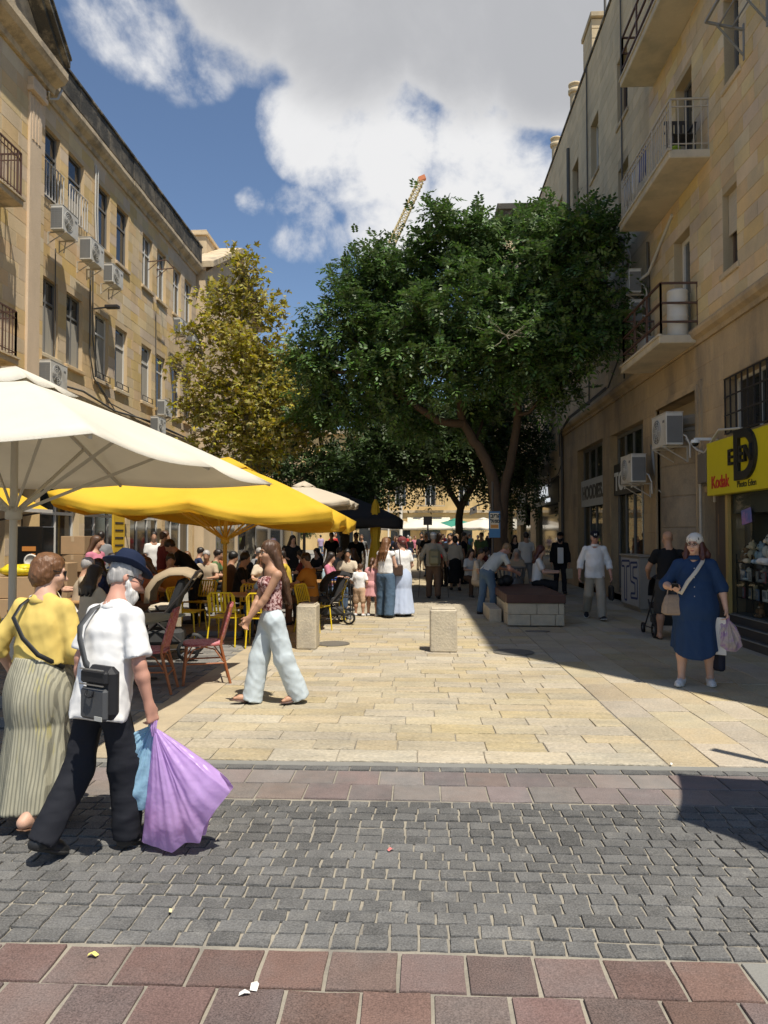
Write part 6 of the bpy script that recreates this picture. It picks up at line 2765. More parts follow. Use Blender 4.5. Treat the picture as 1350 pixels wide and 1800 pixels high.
def joints(H=1.7, female=False, lean=0, twist=0, legs=None, arms=None, head=(0, 0, 0), seat=None, wide=1.0, roll=0.0):
    """joint positions (metres, local: +Y forward, +X to the person's right hand)"""
    s = H / 1.7
    J = {}
    hw = (.092 if female else .085) * s * (1 + (wide - 1) * .6)
    sw = (.158 if female else .178) * s * (1 + (wide - 1) * .5)
    legs = legs or {}
    hip = vec(0, 0, .90 * s)
    up = vec(math.sin(R(roll)), math.sin(R(lean)), math.cos(R(lean)))
    up = unit(up)
    fwd = unit(vec(0, math.cos(R(lean)), -math.sin(R(lean))))
    rt = vec(1, 0, 0)
    tw = R(twist)
    rts = vec(math.cos(tw), -math.sin(tw), 0)
    feet = []
    for nm, sd in (('R', 1), ('L', -1)):
        tf, kb, ab, fp = legs.get(nm, (2, 4, 3, 0))
        h0 = hip + vec(sd * hw, 0, -.03 * s)
        d1 = vec(sd * math.sin(R(ab)), math.sin(R(tf)) * math.cos(R(ab)), -math.cos(R(tf)) * math.cos(R(ab)))
        kn = h0 + d1 * .415 * s
        d2 = vec(sd * math.sin(R(ab * .4)), math.sin(R(tf - kb)), -math.cos(R(tf - kb)))
        an = kn + d2 * .40 * s
        fd = vec(sd * .12, math.cos(R(fp)), math.sin(R(fp)))
        heel = an + vec(0, -.03 * math.cos(R(fp)), -.03 * math.sin(R(fp))) * s - vec(0, math.sin(R(-fp)) * .05, .055 * s)
        toe = heel + fd * .205 * s
        J.update({'hip' + nm: h0, 'kn' + nm: kn, 'an' + nm: an, 'heel' + nm: heel, 'toe' + nm: toe})
        feet += [heel[2], toe[2]]
    dz = -min(feet) + .028 * s
    if seat is not None:
        dz = seat + .10 * s - hip[2]
    sh = vec(0, 0, dz)
    for k in J:
        J[k] = J[k] + sh
    hip = hip + sh
    J.update(hip=hip, up=up, fwd=fwd, rts=rts, s=s, hw=hw, sw=sw)
    J['waist'] = hip + up * .17 * s
    J['chest'] = hip + up * .36 * s
    J['neck'] = hip + up * .545 * s
    hy, hp, hr = head
    hu = rot_axis(up, vec(1, 0, 0), -R(hp))
    hu = rot_axis(hu, vec(0, 1, 0), R(hr))
    hf = unit(rot_axis(vec(0, 1, 0), vec(0, 0, 1), -R(hy)))
    hf = unit(hf - vec(0, 0, 1) * 0)
    hf = unit(rot_axis(hf, unit(np.cross(hf, vec(0, 0, 1))), -R(lean * .6 + hp)))
    hr_ = unit(np.cross(hf, hu))
    hu = np.cross(hr_, hf)
    J['head'] = J['neck'] + unit(up + hu + fwd * .25) * .155 * s
    J['hfr'] = (hr_, hf, hu)
    arms = arms or {}
    for nm, sd in (('R', 1), ('L', -1)):
        s0 = hip + up * .462 * s + rts * sd * sw * .97
        a = arms.get(nm, None)
        if a is None:
            t = s0 + vec(sd * .07, .06, -.53) * s
        elif a[0] == 'abs':
            t = np.array(a[1], float)
        else:
            t = s0 + np.array(a[1], float) * s
        hint = np.array(a[2], float) if a is not None and len(a) > 2 else vec(sd * .5, -1, -.2)
        e, w = ik(s0, t, .285 * s, .25 * s, hint)
        J.update({'sh' + nm: s0, 'el' + nm: e, 'wr' + nm: w})
    return J


def bounds(J, keys, m):
    P = np.array([J[k] for k in keys])
    return P.min(0) - m, P.max(0) + m


def add_hand(F, J, nm, sd, curl, rich, palm=None, rr=1.0):
    s = J['s']
    w, e = J['wr' + nm], J['el' + nm]
    d = unit(w - e)
    n = unit(palm if palm is not None else vec(-sd, .15, 0))
    n = unit(n - d * (n @ d))
    sdv = np.cross(d, n) * sd     # towards the thumb side
    th = unit(sdv)
    if th @ vec(0, 1, 0) < 0 and palm is None:
        th = -th
    if not rich:
        F.cap(w, w + d * .10 * s, .03 * rr, .026 * rr, .02, (n, 1.7))
        F.cap(w + d * .02 * s, w + (d * .06 + th * .05) * s, .013, .010, .01)
        F.cap(w + d * .08 * s, w + (d * .15 + n * .03) * s, .022 * rr, .014, .02, (n, 1.4))
        return
    F.cap(w, w + d * .03 * s, .026 * s * rr, .03 * s * rr, .02, (n, 1.35))
    for k, (o, ln) in enumerate(((.030, .072), (.011, .082), (-.009, .076), (-.028, .060))):
        b = w + d * .095 * s + th * o * s
        F.cap(w + d * .02 * s + th * o * .6 * s, b, .0155 * s * rr, .0125 * s * rr, .012)
        c1 = R(curl * (.8 + .08 * k))
        d1 = unit(rot_axis(d, np.cross(d, n), c1))
        if d1 @ n < 0:
            d1 = unit(rot_axis(d, np.cross(d, n), -c1))
        m1 = b + d1 * ln * .5 * s
        d2 = unit(d1 * math.cos(c1) + (n - d * .2) * math.sin(c1))
        m2 = m1 + d2 * ln * .5 * s
        F.cap(b, m1, .0105 * s * rr, .0095 * s * rr, .005)
        F.cap(m1, m2, .0095 * s * rr, .0078 * s * rr, .004)
    t1 = w + (d * .045 + th * .042 + n * .012) * s
    t2 = t1 + unit(d * .8 + th * .25 + n * .5) * .042 * s
    F.cap(w + (d * .012 + th * .018) * s, t1, .015 * s * rr, .0125 * s * rr, .012)
    F.cap(t1, t2, .0118 * s * rr, .009 * s * rr, .006)


def add_head(F, J, rich, fem):
    hx, hf, hu = J['hfr']
    c = J['head']
    s = J['s'] * 1.0
    fr = (hx, hf, hu)

    def P(x, y, z):
        return c + (hx * x + hf * y + hu * z) * s
    w = .95 if fem else 1.0
    F.ell(P(0, -.014, .035), (.074 * s * w, .094 * s, .082 * s), fr, .01)
    F.ell(P(0, .026, -.035), (.060 * s * w, .066 * s, .082 * s), fr, .03)
    F.ell(P(0, .055, -.090), (.030 * s * w, .030 * s, .024 * s), fr, .03)
    F.cap(J['neck'] - J['up'] * .02 * s, P(0, -.022, -.05), .058 * s * w, .050 * s * w, .03)
    if rich:
        F.cap(P(0, .086, .0), P(0, .112, -.036), .008 * s, .0135 * s, .014)
        for sd in (-1, 1):
            F.ell(P(sd * .012, .100, -.040), (.009 * s, .010 * s, .008 * s), fr, .008)
            F.ell(P(sd * .029, .100, .002), (.015 * s, .013 * s, .010 * s), fr, .012, True)
            F.ell(P(sd * .036, .066, -.035), (.026 * s, .026 * s, .026 * s), fr, .025)
            F.ell(P(sd * .074 * w, -.008, -.012), (.010 * s, .020 * s, .031 * s), fr, .006)
        F.cap(P(-.036, .082, .022), P(.036, .082, .022), .011 * s, .011 * s, .016)
        F.cap(P(-.017, .086, -.066), P(.017, .086, -.066), .0075 * s, .0075 * s, .008)
        F.cap(P(-.014, .084, -.078), P(.014, .084, -.078), .0075 * s, .0075 * s, .008)
    else:
        F.cap(P(0, .086, .0), P(0, .108, -.036), .010 * s, .014 * s, .015)
        for sd in (-1, 1):
            F.ell(P(sd * .076 * w, -.008, -.012), (.012 * s, .022 * s, .032 * s), fr, .008)


def skirt_field(F, J, bottom, wide):
    up, s = J['up'], J['s']
    hem = bottom['hem']
    wz = J['waist'] - up * .02 * s
    c1 = (J['an' + 'R'] + J['an' + 'L']) / 2
    c1 = vec(c1[0] * .6, c1[1] * .6 + bottom.get('swing', 0), hem)
    X, Y, Z = F.ax[0][:, None, None], F.ax[1][None, :, None], F.ax[2][None, None, :]
    t = np.clip((wz[2] - Z) / (wz[2] - hem), 0, 1)
    cx = wz[0] + (c1[0] - wz[0]) * t
    cy = wz[1] + (c1[1] - wz[1]) * t
    rw = bottom.get('rw', .135) * s * wide
    rh = bottom['r']
    hipb = .04 * s * np.sin(np.clip(t / .45, 0, 1) * PI)
    rr = rw + (rh - rw) * t + hipb * bottom.get('hipb', 1)
    dx, dy = X - cx, (Y - cy) * bottom.get('flat', 1.18)
    th = np.arctan2(dy, dx)
    nf = bottom.get('nf', 9)
    wav = (np.sin(th * nf + np.sin(th * 2 + 1) * 1.3 + t * 1.5) * .6 + np.sin(th * (nf * 1.7) + 2) * .35) * bottom.get('wav', .035) * t
    d = np.sqrt(dx * dx + dy * dy) - rr * (1 + wav)
    hz = hem + bottom.get('curve', 0) * np.cos(th * 2)
    d = np.maximum(d, hz - Z)
    d = np.maximum(d, Z - wz[2])
    return d.astype(np.float32)


def person(label, loc, face, H=1.7, fem=False, tone='fair', res=.022, lean=0, twist=0, legs=None, arms=None, head=(0, 0, 0), seat=None, wide=1.0, roll=0.0,
           top=None, bottom=None, hair=None, hat=None, shoe=None, face_bits=False, group=None, curl=35, palm=None, beard=None, child=False, name='person', cat='person', seed=0, fat=1.0, bust=0.0):
    J = joints(H, fem, lean, twist, legs, arms, head, seat, wide, roll)
    s = J['s']
    root = empty(name, loc, -R(face), label, cat, group)
    rich = res < .015
    sk = skin(tone)
    up, fwd, rts = J['up'], J['fwd'], J['rts']
    hx, hf, hu = J['hfr']
    all_k = ['hipR', 'hipL', 'knR', 'knL', 'heelR', 'heelL', 'toeR', 'toeL', 'neck', 'head', 'elR', 'elL', 'wrR', 'wrL', 'shR', 'shL', 'hip']
    lo, hi = bounds(J, all_k, .2 * s)
    hc = J['head']
    hs = 1.16 if child else 1.0
    if child:
        J['s'] = s * 1.0
    # ---- body
    F = Field(lo, hi, res)
    add_head(F, J, rich, fem)
    bm = .92 if fem else 1.0
    F.cap(J['hip'] - up * .02 * s, J['waist'], .115 * s * wide, .10 * s * wide, .05, (fwd, 1.25))
    F.cap(J['waist'], J['chest'], .10 * s * wide, .115 * s * wide, .05, (fwd, 1.3))
    F.cap(J['chest'], J['neck'] - up * .06 * s, .115 * s * wide, .06 * s, .05, (fwd, 1.3))
    F.cap(J['neck'] - up * .03 * s, J['neck'], .065 * s, .052 * s, .04)
    for nm, sd in (('R', 1), ('L', -1)):
        F.cap(J['neck'] - up * .06 * s, J['sh' + nm], .048 * s, .05 * s * bm, .05)
        F.cap(J['sh' + nm], J['el' + nm], .050 * s * bm * fat, .039 * s * bm * fat, .02)
        m = J['el' + nm] * .7 + J['wr' + nm] * .3
        F.cap(J['el' + nm], m, .039 * s * bm * fat, .041 * s * bm * fat, .02)
        F.cap(m, J['wr' + nm], .041 * s * bm * fat, .026 * s * bm, .02)
        add_hand(F, J, nm, sd, curl if isinstance(curl, (int, float)) else curl[nm], rich, None if palm is None else palm.get(nm), bm)
        F.cap(J['hip' + nm], J['kn' + nm], .082 * s * fat, .056 * s * fat, .03)
        m = J['kn' + nm] * .65 + J['an' + nm] * .35 - fwd * .015 * s
        F.cap(J['kn' + nm], m, .054 * s * fat, .057 * s * fat, .03)
        F.cap(m, J['an' + nm], .055 * s * fat, .037 * s, .03)
        F.cap(J['heel' + nm] + vec(0, 0, .02), J['toe' + nm] * .75 + J['heel' + nm] * .25 + vec(0, 0, .012), .034 * s, .032 * s, .03)
        F.cap(J['toe' + nm] * .7 + J['heel' + nm] * .3 + vec(0, 0, .005), J['toe' + nm], .030 * s, .022 * s, .02, (vec(0, 0, 1), 1.3))
        F.cap(J['an' + nm], J['heel' + nm] + vec(0, 0, .02), .037 * s, .034 * s, .02)
    link('body', F.mesh('body'), sk, root)
    cres = max(res * 1.35, .011)
    # ---- bottom
    if bottom:
        kd = bottom['kind']
        mt = bottom['mat']
        F = Field(lo, hi, cres)
        fl = bottom.get('flare', 1.0)
        ease = bottom.get('ease', .016) * s
        if kd in ('trousers', 'shorts'):
            hr = bottom.get('hipr', 1.0)
            wtop = J['waist'] - up * bottom.get('drop', .03) * s
            F.cap(J['hip'] - up * .03 * s, wtop, .124 * s * wide * hr, .112 * s * wide * hr, .05, (fwd, 1.22), end1=True)
            for nm, sd in (('R', 1), ('L', -1)):
                F.cap(J['hip' + nm], J['kn' + nm], (.086 * fat * s + ease) * hr, (.058 * fat * s + ease) * (1 + (fl - 1) * .6), .04)
                F.cap(J['hip'] - up * .02, J['hip' + nm], .105 * s * wide * hr, .088 * s * hr, .05)
                if kd == 'trousers':
                    e0 = J['heel' + nm] * .35 + J['an' + nm] * .65 + unit(J['an' + nm] - J['kn' + nm]) * bottom.get('len', .02) * s
                    F.cap(J['kn' + nm], e0, (.058 * fat * s + ease) * (1 + (fl - 1) * .6), (.047 * s + ease) * fl, .03, end1=True)
                else:
                    e0 = J['kn' + nm] + unit(J['kn' + nm] - J['hip' + nm]) * bottom.get('len', -.03)
                    F.cap(J['hip' + nm], e0, (.09 * s + ease), (.075 * s + ease), .03, end1=True)
            F.folds(bottom.get('amp', .006), bottom.get('freq', 16), seed + 1, .6)
        else:   # skirt
            F.v = skirt_field(F, J, bottom, wide)
            F.folds(bottom.get('amp', .004), bottom.get('freq', 14), seed + 1, .25)
        link(bottom.get('name', kd), F.mesh('bottom'), mt, root)
    # ---- top
    if top:
        mt = top['mat']
        F = Field(lo, hi, cres)
        ez = top.get('ease', .022) * s
        hemd = top.get('hem', -.06)
        belly = top.get('belly', 0) * s
        strap = top.get('kind') == 'cami'
        F.cap(J['hip'] + up * (hemd - .06) * s, J['waist'], (.120 * s * wide + ez) * top.get('hemw', 1.0), .106 * s * wide + ez + belly * .6, .05, (fwd, 1.2))
        F.cap(J['waist'], J['chest'], .106 * s * wide + ez + belly * .6, .116 * s * wide + ez, .05, (fwd, 1.22))
        if not strap:
            for nm, sd in (('R', 1), ('L', -1)):
                F.cap(J['hip' + nm] * .8 + J['hip'] * .2 + up * (hemd - .04) * s, J['chest'] + rts * sd * .058 * s, (.092 * s * wide + ez) * top.get('hemw', 1.0), .076 * s * wide + ez * .6, .05, (fwd, 1.05))
        if belly:
            F.ell(J['waist'] + fwd * .05 * s, (.13 * s * wide, .10 * s + belly, .16 * s), (rts, fwd, up), .06)
        if top.get('dress'):
            d_ = skirt_field(F, J, top['dress'], wide)
            F.blend(tuple(slice(None) for _ in range(3)), d_, .05)
        else:
            F.plane(J['hip'] + up * hemd * s, -up)
        if bust:
            for sd in (-1, 1):
                F.ell(J['chest'] + fwd * .085 * s + rts * sd * .065 * s + up * .0 * s, (.062 * s, .055 * s * bust, .062 * s), (rts, fwd, up), .04)
        if not strap:
            F.cap(J['chest'], J['neck'] - up * .07 * s, .116 * s * wide + ez, .075 * s, .05, (fwd, 1.25))
            for nm, sd in (('R', 1), ('L', -1)):
                F.cap(J['neck'] - up * .05 * s, J['sh' + nm], .055 * s, .050 * s + ez * .15, .05)
                sl = top.get('sleeve', .6)
                a, e, w = J['sh' + nm], J['el' + nm], J['wr' + nm]
                fr_ = top.get('sflare', 1.0)
                if sl <= 1:
                    F.cap(a, a + (e - a) * sl, .052 * s * fat + ez * .3, (.044 * s * fat + ez * .75) * fr_, .03, end1=True)
                else:
                    F.cap(a, e, .052 * s * fat + ez * .3, .043 * s * fat + ez * .6, .03)
                    F.cap(e, e + (w - e) * (sl - 1), .043 * s * fat + ez * .6, (.036 * s + ez * .6) * fr_, .03, end1=True)
            # collar
            F.cap(J['neck'] - up * .05 * s, J['neck'] + up * top.get('collar', .0) * s, .072 * s, .064 * s, .015, end1=True)
            F.cap(J['neck'] - up * .02 * s + fwd * .045 * s, J['neck'] + up * .12 * s + fwd * .08 * s, .05 * s, .06 * s, .008, sub=True)
        else:
            F.cap(J['chest'], J['chest'] + up * .05 * s, .116 * s * wide + ez, .115 * s * wide + ez * .6, .04, (fwd, 1.22), end1=True)
            for sd in (-1, 1):
                a = J['chest'] + up * .05 * s + rts * sd * .085 * s + fwd * .07 * s
                b = J['neck'] - up * .045 * s + rts * sd * .09 * s
                c = J['chest'] + up * .05 * s + rts * sd * .085 * s - fwd * .075 * s
                F.cap(a, b + fwd * .02 * s, .009, .009, .006)
                F.cap(b + fwd * .02 * s, c, .009, .009, .006)
        F.folds(top.get('amp', .006), top.get('freq', 17), seed, .33)
        to_ = link(top.get('name', 'shirt'), F.mesh('shirt'), mt, root)
        if top.get('lapel'):
            n0 = J['neck'] - up * .022 * s
            cm = MB()
            V, Fc = [], []
            for (rr_, hz) in ((.066, -.01), (.063, .034), (.071, .036), (.096, -.012), (.092, -.016)):
                for k in range(25):
                    a = R(-62) + R(304) * k / 24 + PI
                    q = n0 + (rts * math.sin(a) * rr_ + fwd * math.cos(a) * -rr_ * .98) * s + up * (hz + .012 * math.cos(a - PI)) * s
                    V.append(tuple(q + fwd * .004))
            for i in range(4):
                for k in range(24):
                    Fc.append((i * 25 + k, i * 25 + k + 1, (i + 1) * 25 + k + 1, (i + 1) * 25 + k))
            cm.add(V, Fc, True)
            cm.build('collar', mt, to_)
        if top.get('over'):     # open jacket
            pass
    # ---- shoes
    if shoe:
        kd = shoe.get('kind', 'shoe')
        for nm in ('R', 'L'):
            a, b = J['heel' + nm], J['toe' + nm]
            lo2, hi2 = np.minimum(a, b) - .12, np.maximum(a, b) + .14
            F = Field(lo2, hi2, min(cres, .012))
            d = unit(b - a)
            if kd == 'shoe':
                F.cap(a + vec(0, 0, .012), b * .8 + a * .2 + vec(0, 0, .004), .042 * s, .043 * s, .03)
                F.cap(b * .75 + a * .25, b + d * .015, .042 * s, .030 * s, .03, (vec(0, 0, 1), 1.2))
                F.cap(a + vec(0, 0, .01), J['an' + nm] * .8 + a * .2, .042 * s, .046 * s, .03, end1=True)
                F.plane(a - vec(0, 0, .028 * s), -unit(np.cross(np.cross(d, vec(0, 0, 1)), d)))
                so = link('shoe', F.mesh('shoe'), shoe['mat'], root)
                F = Field(lo2, hi2, min(cres, .010))
                n = unit(np.cross(np.cross(d, vec(0, 0, 1)), d))
                F.cap(a - n * .014, b * .8 + a * .2 - n * .014, .046 * s, .048 * s, .02, (n, 3.2))
                F.cap(b * .7 + a * .3 - n * .014, b + d * .012 - n * .012, .048 * s, .036 * s, .02, (n, 3.0))
                mm = F.mesh('sole')
                if mm:
                    link('sole', mm, shoe.get('sole', shoe['mat']), so)
            else:   # sandal: sole and strap
                n = unit(np.cross(np.cross(d, vec(0, 0, 1)), d))
                F.cap(a - n * .018, b * .8 + a * .2 - n * .018, .042 * s, .046 * s, .02, (n, 4.5))
                F.cap(b * .7 + a * .3 - n * .018, b + d * .02 - n * .018, .046 * s, .034 * s, .02, (n, 4.5))
                so = link('sandal', F.mesh('sandal'), shoe['mat'], root)
                F = Field(lo2, hi2, min(cres, .010))
                sdv = unit(np.cross(d, n))
                for q in (-1, 1):
                    F.cap(b * .85 + a * .15 + n * .018, b * .5 + a * .5 + sdv * q * .035 * s + n * .005, .009, .010, .006)
                    F.cap(b * .5 + a * .5 + sdv * q * .035 * s + n * .0, b * .5 + a * .5 + n * .04, .010, .010, .006)
                mm = F.mesh('strap')
                if mm:
                    link('strap', mm, shoe['mat'], so)
    # ---- hair, hat, face

    def P(x, y, z):
        return hc + (hx * x + hf * y + hu * z) * s
    fr = (hx, hf, hu)
    if hair:
        kd, mt = hair['kind'], hairM[hair['col']]
        ext = .75 if kd in ('long', 'pony') else .25
        F = Field(hc - ext * s, hc + .22 * s, max(res, .009))
        th = .003 if hat and hat['kind'] == 'scarf' else (.018 if kd != 'short' else .010)
        F.ell(P(0, -.016, .036), ((.074 + th) * s, (.094 + th) * s, (.082 + th) * s), fr, .02)
        if kd in ('bob', 'long', 'pony', 'bun', 'curly'):
            F.ell(P(0, -.035, -.02), (.078 * s, .078 * s, .085 * s), fr, .03)
        else:
            F.ell(P(0, -.03, -.02), (.072 * s, .072 * s, .075 * s), fr, .03)
        if kd == 'curly':
            F.ell(P(0, -.03, .02), (.115 * s, .115 * s, .115 * s), fr, .04)
        if kd == 'bob':
            F.ell(P(0, -.05, -.03), (.092 * s, .072 * s, .08 * s), fr, .03)
        if kd == 'long':
            ln = hair.get('len', .42) * s
            dn = unit(-up * .95 - hf * .22)
            for q in (-1, -.5, 0, .5, 1):
                a = P(q * .062, -.07 + .03 * abs(q), -.02)
                b = a + dn * ln * .55 + hx * q * .05 * s - hf * .02
                c = b + dn * ln * .45 + hx * q * .01 * s
                F.cap(a, b, .046 * s, .042 * s, .03)
                F.cap(b, c, .042 * s, .018 * s, .03)
            for q in hair.get('front', ()):
                a = P(q * .074, .0, .01)
                b = P(q * .092, .015, -.14)
                c = b - up * ln * .45 + hf * .03 * s
                F.cap(a, b, .026 * s, .032 * s, .02)
                F.cap(b, c, .032 * s, .012 * s, .02)
        if kd == 'pony':
            a = P(0, -.105, .03)
            b = P(0, -.16, -.08)
            c = b - vec(0, 0, 1) * .22 * s
            F.cap(a, b, .03 * s, .036 * s, .02)
            F.cap(b, c, .036 * s, .014 * s, .02)
        if kd == 'bun':
            F.ell(P(0, -.12, .03), (.045 * s, .04 * s, .045 * s), fr, .01)
        # clear the face
        F.ell(P(0, .105, -.045 if kd != 'short' else -.04), (.072 * s, .075 * s, .105 * s), fr, .012, True)
        if kd in ('short',):
            F.ell(P(0, .03, -.13), (.12 * s, .13 * s, .105 * s), fr, .012, True)
        F.folds(.006, 60, seed + 5, .15)
        mm = F.mesh('hair')
        if mm:
            link('hair', mm, mt, root)
    if beard:
        F = Field(hc - .25 * s, hc + .2 * s, max(res, .009))
        F.ell(P(0, .055, -.105), (.062 * s, .055 * s, .06 * s), fr, .02)
        F.cap(P(0, .062, -.10), P(0, .07, -.10 - beard[1]), .042 * s, .022 * s, .02)
        for sd in (-1, 1):
            F.cap(P(sd * .066, .01, -.03), P(sd * .05, .05, -.09), .016 * s, .026 * s, .02)
        F.ell(P(0, .105, -.055), (.03 * s, .03 * s, .02 * s), fr, .01, True)
        F.folds(.006, 60, seed + 3, .3)
        link('beard', F.mesh('beard'), hairM[beard[0]], root)
    if hat:
        kd = hat['kind']
        if kd == 'fedora':
            m = MB()
            Mx = Matrix((Vector(hx), Vector(hf), Vector(hu))).transposed().to_4x4()
            Mx = Matrix.Translation(P(0, -.012, .062)) @ Mx @ Matrix.Rotation(R(hat.get('tip', 0)), 4, 'X')
            prof = [(.0, 0.0), (.085, 0), (.09, .005), (.132, .0), (.147, .010), (.146, .014), (.131, .006), (.094, .012), (.091, .04), (.086, .085), (.075, .108), (.055, .112), (.03, .098), (.0, .092)]
            V, Fc = [], []
            n = 32
            for r_, z in prof:
                for k in range(n):
                    a = 2 * PI * k / n
                    x, y = r_ * math.cos(a) * .92, r_ * math.sin(a) * 1.12
                    zz = z
                    if r_ > .12:
                        zz += .022 * abs(math.cos(a)) ** 2 - .018 * max(0, math.sin(a))
                    if z > .08:
                        zz -= .022 * max(0, math.sin(a)) + .018 * math.exp(-(x / .02) ** 2)
                        x *= 1 - .18 * max(0, math.sin(a))
                    V.append(Mx @ Vector((x * s, y * s, zz * s)))
            for i in range(len(prof) - 1):
                for k in range(n):
                    Fc.append((i * n + k, i * n + (k + 1) % n, (i + 1) * n + (k + 1) % n, (i + 1) * n + k))
            m.add(V, Fc, True)
            ho = m.build('hat', hat['mat'], root)
            b = MB()
            V, Fc = [], []
            for r_, z in ((.0945, .010), (.0935, .030)):
                for k in range(n):
                    a = 2 * PI * k / n
                    V.append(Mx @ Vector((r_ * .93 * math.cos(a) * s, r_ * 1.13 * math.sin(a) * s, z * s)))
            for k in range(n):
                Fc.append((k, (k + 1) % n, n + (k + 1) % n, n + k))
            b.add(V, Fc, True)
            b.build('hat_band', hat['band'], ho)
        elif kd == 'cap':
            F = Field(hc - .2 * s, hc + .24 * s, max(res * .9, .009))
            F.ell(P(0, -.014, .052), (.088 * s, .106 * s, .082 * s), fr, .01)
            F.plane(P(0, 0, .038), -hu)
            F.cap(P(0, .08, .044), P(0, .155, .03), .062 * s, .05 * s, .01, (hu, 7))
            link('cap', F.mesh('cap'), hat['mat'], root)
        elif kd == 'scarf':
            F = Field(hc - .28 * s, hc + .24 * s, max(res, .009))
            F.ell(P(0, -.02, .045), (.092 * s, .112 * s, .090 * s), fr, .01)
            F.ell(P(0, .10, -.075), (.11 * s, .09 * s, .112 * s), fr, .012, True)
            F.ell(P(0, 0, -.13), (.2 * s, .2 * s, .105 * s), fr, .012, True)
            F.cap(P(0, -.10, -.02), P(.05, -.11, -.16), .035 * s, .018 * s, .02)
            F.folds(.005, 40, seed, .3)
            link('headscarf', F.mesh('headscarf'), hat['mat'], root)
    if face_bits:
        for sd in (-1, 1):
            m = MB()
            m.ball(P(sd * .029, .0815, .002), .0118 * s, 10, 7)
            eo = m.build('eye', M_('eye_white', (.42, .38, .35), .3), root)
            m = MB()
            m.ball(P(sd * .029, .0925, .002), .0055 * s, 8, 6)
            m.build('iris', M_('iris_dark', (.03, .018, .012), .2), eo)
            m = MB()
            m.tube([P(sd * .014, .097, .022), P(sd * .03, .096, .028), P(sd * .045, .086, .023)], [.004 * s, .0045 * s, .002 * s], 6)
            m.build('eyebrow', hairM['brown' if not hair else hair['col']], root)
            m = MB()
            m.tube([P(sd * .017, .094, .008), P(sd * .029, .0985, .0105), P(sd * .041, .091, .007)], .0022 * s, 5)
            m.build('eyelid', hairM['dark'], root)
        m = MB()
        m.tube([P(-.023, .088, -.071), P(-.010, .0945, -.069), P(0, .0955, -.0705), P(.010, .0945, -.069), P(.023, .088, -.071)], [.002 * s, .0048 * s, .0046 * s, .0048 * s, .002 * s], 6)
        m.tube([P(-.018, .088, -.075), P(0, .0945, -.078), P(.018, .088, -.075)], [.002 * s, .0055 * s, .002 * s], 6)
        m.build('lips', M_('lips', (.38, .13, .11), .45), root)
    root['_J'] = 0
    del root['_J']
    return root, J, P


def ribbon(path, w, mat, parent, name, nrm=(0, -1, 0), th=.004):
    """flat strap along a path; nrm = surface normal (one, or one per point)"""
    m = MB()
    pts = [Vector(p) for p in path]
    V, F = [], []
    n = len(pts)
    for i, p in enumerate(pts):
        t = (pts[min(i + 1, n - 1)] - pts[max(i - 1, 0)]).normalized()
        nn = Vector(nrm[i] if isinstance(nrm[0], (tuple, list, Vector)) else nrm)
        sd = t.cross(nn).normalized() * w / 2
        V += [p - sd, p + sd]
    for i in range(n - 1):
        F.append((2 * i, 2 * i + 1, 2 * i + 3, 2 * i + 2))
    m.add(V, F, True)
    o = m.build(name, mat, parent)
    o.modifiers.new('t', 'SOLIDIFY').thickness = th
    return o
# ------------------------------------------------------------------ the people in the street
def wm(root):
    return Matrix.Translation(root.location) @ Matrix.Rotation(root.rotation_euler.z, 4, 'Z')


WHITE = cloth('white_linen', (.74, .73, .71), .012, 13, stretch=(1, 1, .7))
NAVYT = cloth('black_trouser', (.016, .017, .022), .014, 11, stretch=(.7, .7, 1.3))
YELB = cloth('yellow_linen', (.62, .46, .13), .012, 13, stretch=(1, 1, .7))
STRIPE = cloth('striped_skirt', (.36, .34, .25), .012, 30, wave=('X', 15.0, (.215, .205, .155), 3.0), col2=(.40, .35, .13), c2scale=4.0, c2lo=.60, c2hi=.66, stretch=(1.2, 1.2, .10), var=.22)
JEAN = cloth('pale_jeans', (.50, .56, .585), .007, 11, var=.04)
FLOR = cloth('floral_print', (.62, .42, .40), .001, 200, col2=(.13, .03, .03), c2scale=34, c2lo=.46, c2hi=.54, var=.35, scale=26)
NAVYD = cloth('navy_dress', (.018, .042, .10), .012, 10)
BLKT = cloth('black_tee', (.012, .012, .013))
GRYS = cloth('charcoal_shorts', (.05, .048, .046))
KHAK = cloth('khaki', (.40, .35, .27), .012, 12)
DENIM = cloth('denim', (.075, .12, .18), .012, 12)
SHOEK = M_('black_leather', (.018, .018, .019), .45, .1)
SHOEW = M_('white_trainer', (.62, .62, .62), .6, .06)
SOLEW = M_('trainer_sole', (.7, .68, .62), .7)
SOLEK = M_('dark_sole', (.03, .028, .026), .7)
HERO = .0085

# --- old man in white shirt, walking away with his shopping
om, OJ, OP = person('old man in white short sleeved shirt and navy hat, walking away bowed', G(176, 1494), 28, 1.555, False, 'ruddy', HERO, lean=11, twist=4,
                    legs={'L': (-9, 24, 3, -26), 'R': (13, 10, 2, 3)}, arms={'R': ('rel', (.10, .04, -.52)), 'L': ('rel', (-.06, -.06, -.52))}, head=(38, 14, 0), wide=1.06,
                    top=dict(mat=WHITE, sleeve=.86, ease=.034, hem=-.155, sflare=1.2, collar=.0, lapel=1, amp=.009, freq=12, hemw=1.05), bottom=dict(kind='trousers', mat=NAVYT, ease=.024, flare=1.2, amp=.009, freq=12, len=.03, hipr=.79),
                    hair=dict(kind='short', col='grey'), beard=('white', .09), hat=dict(kind='fedora', mat=cloth('navy_felt', (.012, .019, .045)), band=M_('navy_ribbon', (.015, .024, .065), .4)), shoe=dict(mat=SHOEK, sole=SOLEK), curl=70, seed=3)
m = MB()
m.tube([OP(.085, -.005, .0), OP(.078, .05, .003), OP(.062, .092, .0)], .003, 5)
